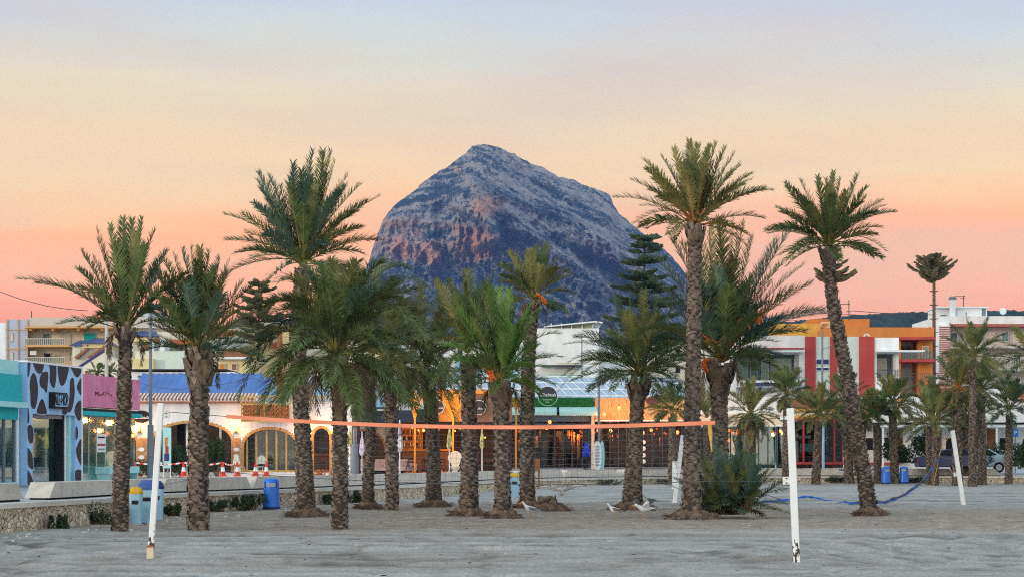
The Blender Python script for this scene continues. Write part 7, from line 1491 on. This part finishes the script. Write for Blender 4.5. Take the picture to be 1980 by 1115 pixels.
# wooden sign post
g_ = G(1040, 945); t = thing('wooden_signpost', 'brown wooden post with a small board right of the tall thin palm', 'sign', (g_.x, g_.y, 0)); mb = MB(); mb.box((g_.x + .05, g_.y, .75), (.10, .10, 1.5), M['wood']); mb.build('post', t); mb = MB(); mb.box((g_.x - .02, g_.y - .07, 1.25), (.26, .04, .62), M['wood']); mb.build('board', t)
# ================================================================ volleyball courts
mk('post_white', (.78, .80, .79), rough=.45, var=.05)
def chipmat():
    m = bpy.data.materials.new('chipped_white_paint'); m.use_nodes = True; t_ = m.node_tree; b = t_.nodes["Principled BSDF"]; n = t_.nodes.new; l = t_.links.new; b.inputs["Roughness"].default_value = .5
    co = n("ShaderNodeTexCoord"); nz = n("ShaderNodeTexNoise"); nz.inputs["Scale"].default_value = 16; nz.inputs["Detail"].default_value = 4; mp_ = n("ShaderNodeMapping"); mp_.inputs["Scale"].default_value = (1, 1, .5); l(co.outputs["Object"], mp_.inputs[0]); l(mp_.outputs[0], nz.inputs[0])
    sp = n("ShaderNodeSeparateXYZ"); l(co.outputs["Object"], sp.inputs[0]); mr_ = n("ShaderNodeMapRange"); mr_.inputs["From Min"].default_value = .25; mr_.inputs["From Max"].default_value = .95; mr_.inputs["To Min"].default_value = .50; mr_.inputs["To Max"].default_value = .22; l(sp.outputs["Z"], mr_.inputs["Value"])
    gt = n("ShaderNodeMath"); gt.operation = 'LESS_THAN'; l(nz.outputs["Fac"], gt.inputs[0]); l(mr_.outputs[0], gt.inputs[1])
    mx_ = n("ShaderNodeMix"); mx_.data_type = 'RGBA'; mx_.inputs[6].default_value = (.80, .83, .82, 1); mx_.inputs[7].default_value = (.07, .05, .035, 1); l(gt.outputs[0], mx_.inputs[0]); l(mx_.outputs[2], b.inputs["Base Color"]); return m
M['chipped'] = chipmat(); mk('net_tape', (.85, .30, .17), var=.06, scale=2); mk('net_cord', (.10, .10, .11)); mk('tape_blue', (.015, .13, .55), var=.15, scale=2)
def vpost(b_px, t_px, label, r, brackets, mat_='chipped', foot=False):
    g_ = G(*b_px); top = W(t_px[0], t_px[1], g_.y); t = thing('volleyball_post', label, 'post', (g_.x, g_.y, 0)); mb = MB()
    a = Vector((g_.x, g_.y, -.1)); d = (top - Vector((g_.x, g_.y, 0))); q = Matrix.Rotation(math.atan2(d.x, d.z), 3, 'Y'); c = Vector((g_.x, g_.y, 0)) + d * .5; mb.box(c, (r * 2, r * 2, d.length + .1), M[mat_], rot=q); o = mb.build('shaft', t); bv = o.modifiers.new('edge', 'BEVEL'); bv.width = .012; bv.segments = 2
    for (fr, sx, h) in brackets:
        mb = MB(); cc = Vector((g_.x, g_.y, 0)) + d * fr; mb.box(cc + Vector((sx * (r + .05), 0, 0)), (.13, .05, h), M['post_white'], rot=q)
        for dz in (-h * .3, h * .3): mb.lathe(cc + Vector((sx * (r + .06), -.03, dz)), [(.012, 0), (.012, .02)], M['dark'], 8, Matrix.Rotation(R(90), 3, 'X'))
        mb.build('bracket', t)
    if foot: mb = MB(); mb.box((g_.x, g_.y, .06), (r * 2.3, r * 2.3, .24), M['cream_paint']); mb.box((g_.x, g_.y, .19), (r * 2.5, r * 2.5, .03), M['rust']); mb.build('sleeve', t)
    return g_, top
L0, L1 = vpost((291, 1076), (311, 784), 'white volleyball post with chipped foot slanting right, at the left', .052, [(.94, 1, .10), (.62, 1, .05)], foot=True)
R0, R1 = vpost((1540, 1089), (1528, 794), 'straight white volleyball post with two bracket plates, right foreground', .058, [(.955, -1, .06), (.545, -1, .13)])
DL, DR = L0.y, R0.y
def netpt(x, z): k = (x - L0.x) / (R0.x - L0.x); return Vector((x, DL + (DR - DL) * k, z))
xa = (440 - CX) / FPX * 36.9; xb = (1380 - CX) / FPX * 35.3
def tapez(x):
    k = (x - xa) / (xb - xa); py = 804 + 16 * math.sin(math.pi * min(1, k * .95)) ** .9 + 9 * k; return HC + (HY - py) / FPX * netpt(x, 0).y
t = thing('volleyball_net', 'salmon orange topped volleyball net stretched between the near white posts', 'net', (xa, netpt(xa, 0).y, 0)); n = 80; mb = MB(); vs = []
for k in range(n + 1):
    x = xa + (xb - xa) * k / n; z = tapez(x) ; h = .033; tw = .015 * math.sin(k * .5)
    for (dy, dz) in ((-.012 + tw, -h), (.012 + tw, -h), (.012, h), (-.012, h)): p = netpt(x, z + dz); vs.append((p.x, p.y + dy, p.z))
mb.add(vs, [(k * 4 + a, k * 4 + (a + 1) % 4, k * 4 + 4 + (a + 1) % 4, k * 4 + 4 + a) for k in range(n) for a in range(4)] + [(0, 1, 2, 3)[::-1], tuple(n * 4 + a for a in range(4))], M['net_tape']); mb.build('top_tape', t)
mb = MB(); x = xa + .02
while x < xb:
    z = tapez(x); pts = [netpt(x + .02 * math.sin(q * 9 + x), z - .05 - .9 * q) for q in (0, .5, 1)]; mb.tube(pts, .0022, M['net_cord'], 3, cap=False); x += .105
for j in range(9): mb.tube([netpt(xa + (xb - xa) * k / 40, tapez(xa + (xb - xa) * k / 40) - .05 - .1 * (j + 1) - .012 * math.sin(k * 1.3 + j)) for k in range(41)], .0028, M['net_cord'], 3, cap=False)
mb.build('mesh', t)
mb = MB(); mb.tube([netpt(xa + (xb - xa) * k / 40, tapez(xa + (xb - xa) * k / 40) - .99) for k in range(41)], .006, M['net_cord'], 4); mb.build('bottom_cord', t)
pL = W(320, 795, DL); pR = W(1518, 806, DR); pLb = W(300, 940, DL); pRb = W(1525, 930, DR)
mb = MB(); mb.tube([pL, netpt(xa, tapez(xa))], .006, M['rail_metal'], 4); mb.tube([pR, netpt(xb, tapez(xb))], .006, M['rail_metal'], 4); mb.tube([pLb, netpt(xa, tapez(xa) - .99)], .004, M['rail_metal'], 4); mb.tube([pRb, netpt(xb, tapez(xb) - .99)], .004, M['rail_metal'], 4); mb.build('guy_cord', t)
mb = MB(); p = netpt(xb - .09, tapez(xb)); mb.tube([p + Vector((0, -.02, -.04)), p + Vector((.01, -.02, -.18)), p + Vector((.02, -.02, -.33)), p + Vector((.035, -.02, -.5))], [.035, .035, .02, .006], M['gold'], 6); mb.build('hanging_strap', t)
vpost((1304, 972), (1320, 843), 'distant slanting white post left of the very tall palm', .075, [(.6, -1, .14)], 'post_white')
vpost((1303, 945), (1304, 893), 'short distant white post with a cross bar, beside the slanting one', .10, [(.5, 1, .1)], 'post_white')
F0, F1 = vpost((1863, 976), (1842, 834), 'slanting white post of the far court at the right', .07, [(.42, -1, .14)], 'post_white')
# fallen blue net of the far court
dF = F0.y; t = thing('fallen_net', 'blue edged net sagging to the sand from the right far post', 'net', tuple(G(1700, 972)))
pts = [W(1815, 886, dF), W(1800, 908, dF), W(1782, 930, dF), W(1755, 952, dF), W(1725, 966, dF - 1), W(1700, 971.5, dF - 2), W(1640, 972, dF + 2), W(1600, 968, dF + 6), W(1575, 961, dF + 7), W(1555, 959.5, dF + 7), W(1530, 964, dF + 5), W(1500, 968, dF + 3), W(1460, 970, dF + 3)]
pts = [Vector((p.x, p.y, max(p.z, .03))) for p in pts]; pts = [Vector(p) for p in smooth_path([tuple(p) for p in pts], 5)]
mb = MB(); mb.tube(pts, [.038 + .014 * math.sin(i * 1.7) for i in range(len(pts))], M['tape_blue'], 6); mb.build('blue_tape', t)
mb = MB(); mb.tube([p + Vector((.02, -.03, .05 + .02 * math.sin(i))) for i, p in enumerate(pts[:32])], [.03 + .015 * math.sin(i * 2.3) for i in range(32)], M['net_cord'], 5)
for k in range(26): i = 5 + k; p = pts[min(i, len(pts) - 1)]; mb.tube([p, p + Vector((.05 * math.sin(k), 0, -.09)), p + Vector((.1, 0, -.04))], .006, M['net_cord'], 3)
mb.build('bunched_mesh', t)
mb = MB(); mb.tube([W(1815, 886, dF), W(1818, 872, dF), W(1833, 845, dF), F1 - Vector((0, 0, .1))], .012, M['gold'], 4); mb.tube([W(1812, 880, dF), W(1830, 886, dF), W(1852, 884, dF)], .02, M['net_cord'], 5); mb.tube([W(1815, 888, dF), W(1806, 930, dF), W(1802, 945, dF)], .010, M['gold'], 4); mb.build('cords', t)
t = thing('loose_cord', 'dark cord lying on the sand between the green bush and near right post', 'cord', tuple(G(1500, 950))); mb = MB(); mb.tube([W(1465, 950, 82) , W(1495, 960, 80), W(1520, 968, 78), W(1530, 970, 77)], .018, M['net_cord'], 5); mb.build('cord', t)
# ================================================================ gulls
mk('feather_white', (.78, .80, .82), var=.05); mk('feather_grey', (.20, .21, .23), var=.2); mk('feather_black', (.03, .03, .035)); mk('beak', (.60, .32, .05)); mk('feather_brown', (.20, .16, .13), var=.4, scale=20)
def gull(px, py, label, face=-1, wings=None, s=1.0, z=0.0, D=None, back='feather_grey', rot=0.0):
    if D is None: c = G(px, py)
    else: c = W(px, py, D)
    t = thing('seagull', label, 'seagull', (0, 0, 0)); f = face; mb = MB()
    # continuous body: rings from tail to beak
    if wings is None: spine = [(-.30, .20, .012, .02), (-.22, .20, .045, .035), (-.12, .205, .078, .07), (0, .22, .092, .088), (.09, .25, .085, .085), (.145, .30, .058, .06), (.17, .345, .042, .044), (.19, .38, .046, .048), (.215, .40, .040, .04), (.24, .40, .02, .02)]
    else: spine = [(-.28, .24, .05, .012), (-.2, .235, .05, .03), (-.1, .225, .078, .07), (.02, .22, .088, .085), (.10, .24, .075, .075), (.16, .28, .05, .052), (.20, .31, .042, .044), (.23, .325, .045, .045), (.255, .325, .036, .036), (.28, .32, .018, .018)]
    n = 12; vs = []
    for (x, zz, ry, rz_) in spine:
        for k in range(n): q = 2 * math.pi * k / n; vs.append((f * x * s, ry * math.cos(q) * s, (zz + rz_ * math.sin(q)) * s))
    fs = [(i * n + k, i * n + (k + 1) % n, (i + 1) * n + (k + 1) % n, (i + 1) * n + k) for i in range(len(spine) - 1) for k in range(n)] + [tuple(range(n)), tuple((len(spine) - 1) * n + k for k in range(n))[::-1]]
    mb.add(vs, fs, M['feather_white']); mb.build('body', t, smooth=True)
    hx, hz = spine[-1][0], spine[-1][1]
    mb = MB(); mb.tube([(f * hx * s, 0, hz * s), (f * (hx + .05) * s, 0, (hz - .005) * s), (f * (hx + .07) * s, 0, (hz - .02) * s)], [.014 * s, .010 * s, .003], M['beak'], 6); mb.build('beak', t)
    for sy in (-1, 1): mb = MB(); mb.ell((f * (hx - .035) * s, sy * .038 * s, (hz + .012) * s), (.007, .006, .007), M['feather_black'], 6, 4); mb.build('eye', t)
    if wings is None:
        for sy in (-1, 1):
            mb = MB(); V = [(.10, .085, .29), (.0, .102, .275), (-.16, .082, .25), (-.36, .03, .20), (-.30, .05, .165), (-.10, .10, .18), (.05, .10, .20)]
            mb.ex([(f * a * s, sy * b * s, c_ * s) for a, b, c_ in V], (0, -sy * .02, 0), M[back]); mb.ex([(f * a * s, sy * b * s, c_ * s) for a, b, c_ in ((-.26, .062, .225), (-.42, .012, .195), (-.30, .045, .17))], (0, -sy * .02, 0), M['feather_black']); mb.build('wing', t)
        mb = MB(); mb.lathe((0, 0, .26 * s), [(.001, .045), (.07, .02), (.085, 0)], M[back], 10); mb.build('back_feathers', t)
    else:
        for sy, pts in wings:
            mb = MB(); mb.ex([(f * a * s, b * s, c_ * s) for a, b, c_ in pts], (0, 0, .012), M[back])
            a0 = pts[len(pts) // 2 - 1]; a1 = pts[len(pts) // 2]; mb.tube([(f * a0[0] * s, a0[1] * s, a0[2] * s), (f * a1[0] * s, a1[1] * s, a1[2] * s)], .012, M['feather_black'], 4)
            mb.ex([(f * a * s, b * s, c_ * s - .016) for a, b, c_ in pts], (0, 0, .006), M['feather_white']); mb.build('wing', t)
    if z < .2:
        for sy in (-.03, .03): mb = MB(); mb.tube([(0, sy * s, .15 * s), (f * .01, sy * s, .01)], .008, M['beak'], 5); mb.tube([(f * .01, sy * s, .01), (f * .07, sy * s, .005)], .008, M['beak'], 4); mb.build('leg', t)
    t.location = (c.x, c.y, z if D is None else c.z); t.rotation_euler = (0, 0, rot); return t
gull(1026, 1000, 'seagull standing with dark wings, right of the bright green palm, facing left', -1, s=1.08, rot=.35)
gull(1188, 999, 'brownish backed seagull standing left of the flared palm base', -1, s=.95, back='feather_brown', rot=.3)
wg = [(1, [(.12, .05, .27), (.14, .28, .40), (.04, .52, .46), (-.14, .80, .40), (-.10, .50, .38), (-.08, .26, .30), (-.06, .05, .25)]), (-1, [(.10, -.05, .27), (.16, -.26, .42), (.08, -.50, .50), (-.10, -.78, .44), (-.08, -.50, .42), (-.06, -.26, .34), (-.06, -.05, .25)])]
wg2 = [(1, [(.06, .06, .28), (-.06, .22, .42), (-.22, .34, .48), (-.52, .48, .44), (-.30, .34, .34), (-.2, .18, .26)]), (-1, [(.10, -.05, .28), (.04, -.20, .44), (.08, -.30, .52), (.20, -.34, .60), (-.02, -.30, .42), (-.08, -.14, .28)])]
gull(1246, 1000, 'seagull with both dark wings raised and spread on the sand', -1, wings=wg2, s=1.12, rot=.3)
gull(1086, 966, 'seagull gliding low over the sand with outstretched wings', -1, wings=wg, s=1.05, z=.5, D=66, rot=math.pi * .42)
# ================================================================ person in a blue hooded jacket
mk('jacket_blue', (.01, .06, .62), var=.2, scale=6, rough=.6); mk('trousers', (.02, .02, .03)); mk('skin', (.45, .26, .18), var=.1); mk('shoe', (.03, .03, .035))
def skin(name, parent, joints, edges, m, sub=2, root=0, smooth=True):
    me = bpy.data.meshes.new(name); org = ORG[parent.name]; me.from_pydata([Vector(j[:3]) for j in joints], edges, []); o = bpy.data.objects.new(name, me); col.objects.link(o); o.parent = parent; ORG[o.name] = org
    sm_ = o.modifiers.new('skin', 'SKIN'); sm_.use_smooth_shade = smooth; me.materials.append(m)
    for i, v in enumerate(me.skin_vertices[0].data): v.radius = joints[i][3:5]; v.use_root = (i == root)
    ss = o.modifiers.new('sub', 'SUBSURF'); ss.levels = sub; ss.render_levels = sub; return o
pc = W(1134, 874, 138.5); t = thing('person', 'person in a bright blue hooded jacket and dark trousers, standing before the glazed bar facing right', 'person', (0, 0, 0))
t['label'] = 'person in a bright blue hooded jacket and dark trousers standing before the glazed bar'
J = [(0, 0, .95, .15, .11), (0, 0, 1.15, .14, .10), (.01, 0, 1.38, .17, .11), (.02, 0, 1.52, .06, .06), (.05, 0, 1.66, .085, .10), (.03, 0, 1.76, .07, .08),
     (.02, -.20, 1.42, .055, .055), (.05, -.25, 1.15, .045, .045), (.24, -.20, 1.08, .035, .035), (.32, -.18, 1.08, .035, .02),
     (.02, .20, 1.42, .055, .055), (-.02, .25, 1.15, .045, .045), (.12, .22, .95, .035, .035), (.17, .21, .90, .035, .02),
     (0, -.10, .88, .085, .085), (.03, -.11, .50, .06, .06), (-.02, -.12, .10, .045, .045), (.10, -.12, .05, .04, .035),
     (0, .10, .88, .085, .085), (-.04, .11, .50, .06, .06), (-.14, .12, .10, .045, .045), (-.02, .12, .05, .04, .035)]
E = [(0, 1), (1, 2), (2, 3), (3, 4), (4, 5), (2, 6), (6, 7), (7, 8), (8, 9), (2, 10), (10, 11), (11, 12), (12, 13), (0, 14), (14, 15), (15, 16), (16, 17), (0, 18), (18, 19), (19, 20), (20, 21)]
skin('body', t, J, E, M['skin'])
skin('jacket', t, [(0, 0, .82, .22, .20), (0, 0, 1.05, .24, .22), (.01, 0, 1.38, .25, .22), (0, 0, 1.56, .11, .11), (.0, 0, 1.70, .135, .135), (.0, 0, 1.80, .09, .10), (.02, -.23, 1.42, .085, .085), (.05, -.29, 1.15, .075, .075), (.22, -.23, 1.08, .06, .06), (.02, .23, 1.42, .085, .085), (-.02, .29, 1.15, .075, .075), (.10, .25, .97, .06, .06)],
     [(0, 1), (1, 2), (2, 3), (3, 4), (4, 5), (2, 6), (6, 7), (7, 8), (2, 9), (9, 10), (10, 11)], M['jacket_blue'])
skin('trousers', t, [(0, 0, .90, .16, .13), (0, -.10, .80, .105, .105), (.03, -.11, .48, .08, .08), (-.02, -.12, .12, .065, .065), (0, .10, .80, .105, .105), (-.04, .11, .48, .08, .08), (-.14, .12, .12, .065, .065)], [(0, 1), (1, 2), (2, 3), (0, 4), (4, 5), (5, 6)], M['trousers'])
for (x, y) in ((.03, -.12), (-.09, .12)): mb = MB(); mb.ell((x, y, .05), (.14, .055, .055), M['shoe'], 12, 8); mb.build('shoe', t)
for (x, y, z) in ((.32, -.18, 1.08), (.17, .21, .90)):
    mb = MB(); mb.ell((x + .02, y, z), (.05, .035, .04), M['skin'], 8, 6)
    for k in range(4): mb.tube([(x + .05, y - .03 + k * .02, z + .005), (x + .09 - .006 * abs(k - 1.5), y - .03 + k * .02, z - .01), (x + .11 - .008 * abs(k - 1.5), y - .03 + k * .02, z - .03)], [.010, .009, .007], M['skin'], 5)
    mb.tube([(x + .02, y - .03, z + .02), (x + .05, y - .05, z + .02), (x + .075, y - .05, z + .01)], [.011, .010, .008], M['skin'], 5); mb.build('hand', t)
mb = MB(); mb.ell((.145, 0, 1.66), (.025, .018, .03), M['skin'], 8, 6); mb.build('nose', t)
t.location = (pc.x, pc.y, .66); t.rotation_euler = (0, 0, R(-12)); t.scale = (1.22, 1.12, 1.05)
t = None
# small stones and shells near the wall
rnd = random.Random(55)
mb = MB()
for k in range(90):
    p = at_wall(rnd.uniform(0, 900), -rnd.uniform(.4, 2.2) - .2); r = rnd.uniform(.015, .045); mb.ell((p.x + rnd.uniform(-.2, .2), p.y + rnd.uniform(-.3, .3), r * .3), (r * rnd.uniform(.8, 1.4), r, r * .6), M['pale_concrete'], 6, 4)
for k in range(220):
    x = rnd.uniform(-11, 14); y = rnd.uniform(31, 68); r = rnd.uniform(.006, .02); mb.ell((x, y, .01), (r * rnd.uniform(1, 3), r * 1.2, r * .5), M[rnd.choice(['fibre', 'pale_concrete', 'dark', 'fibre'])], 5, 4)
mb.build('pebbles', label='scattered pebbles, twigs and shell bits on the sand', category='pebbles', kind='stuff')
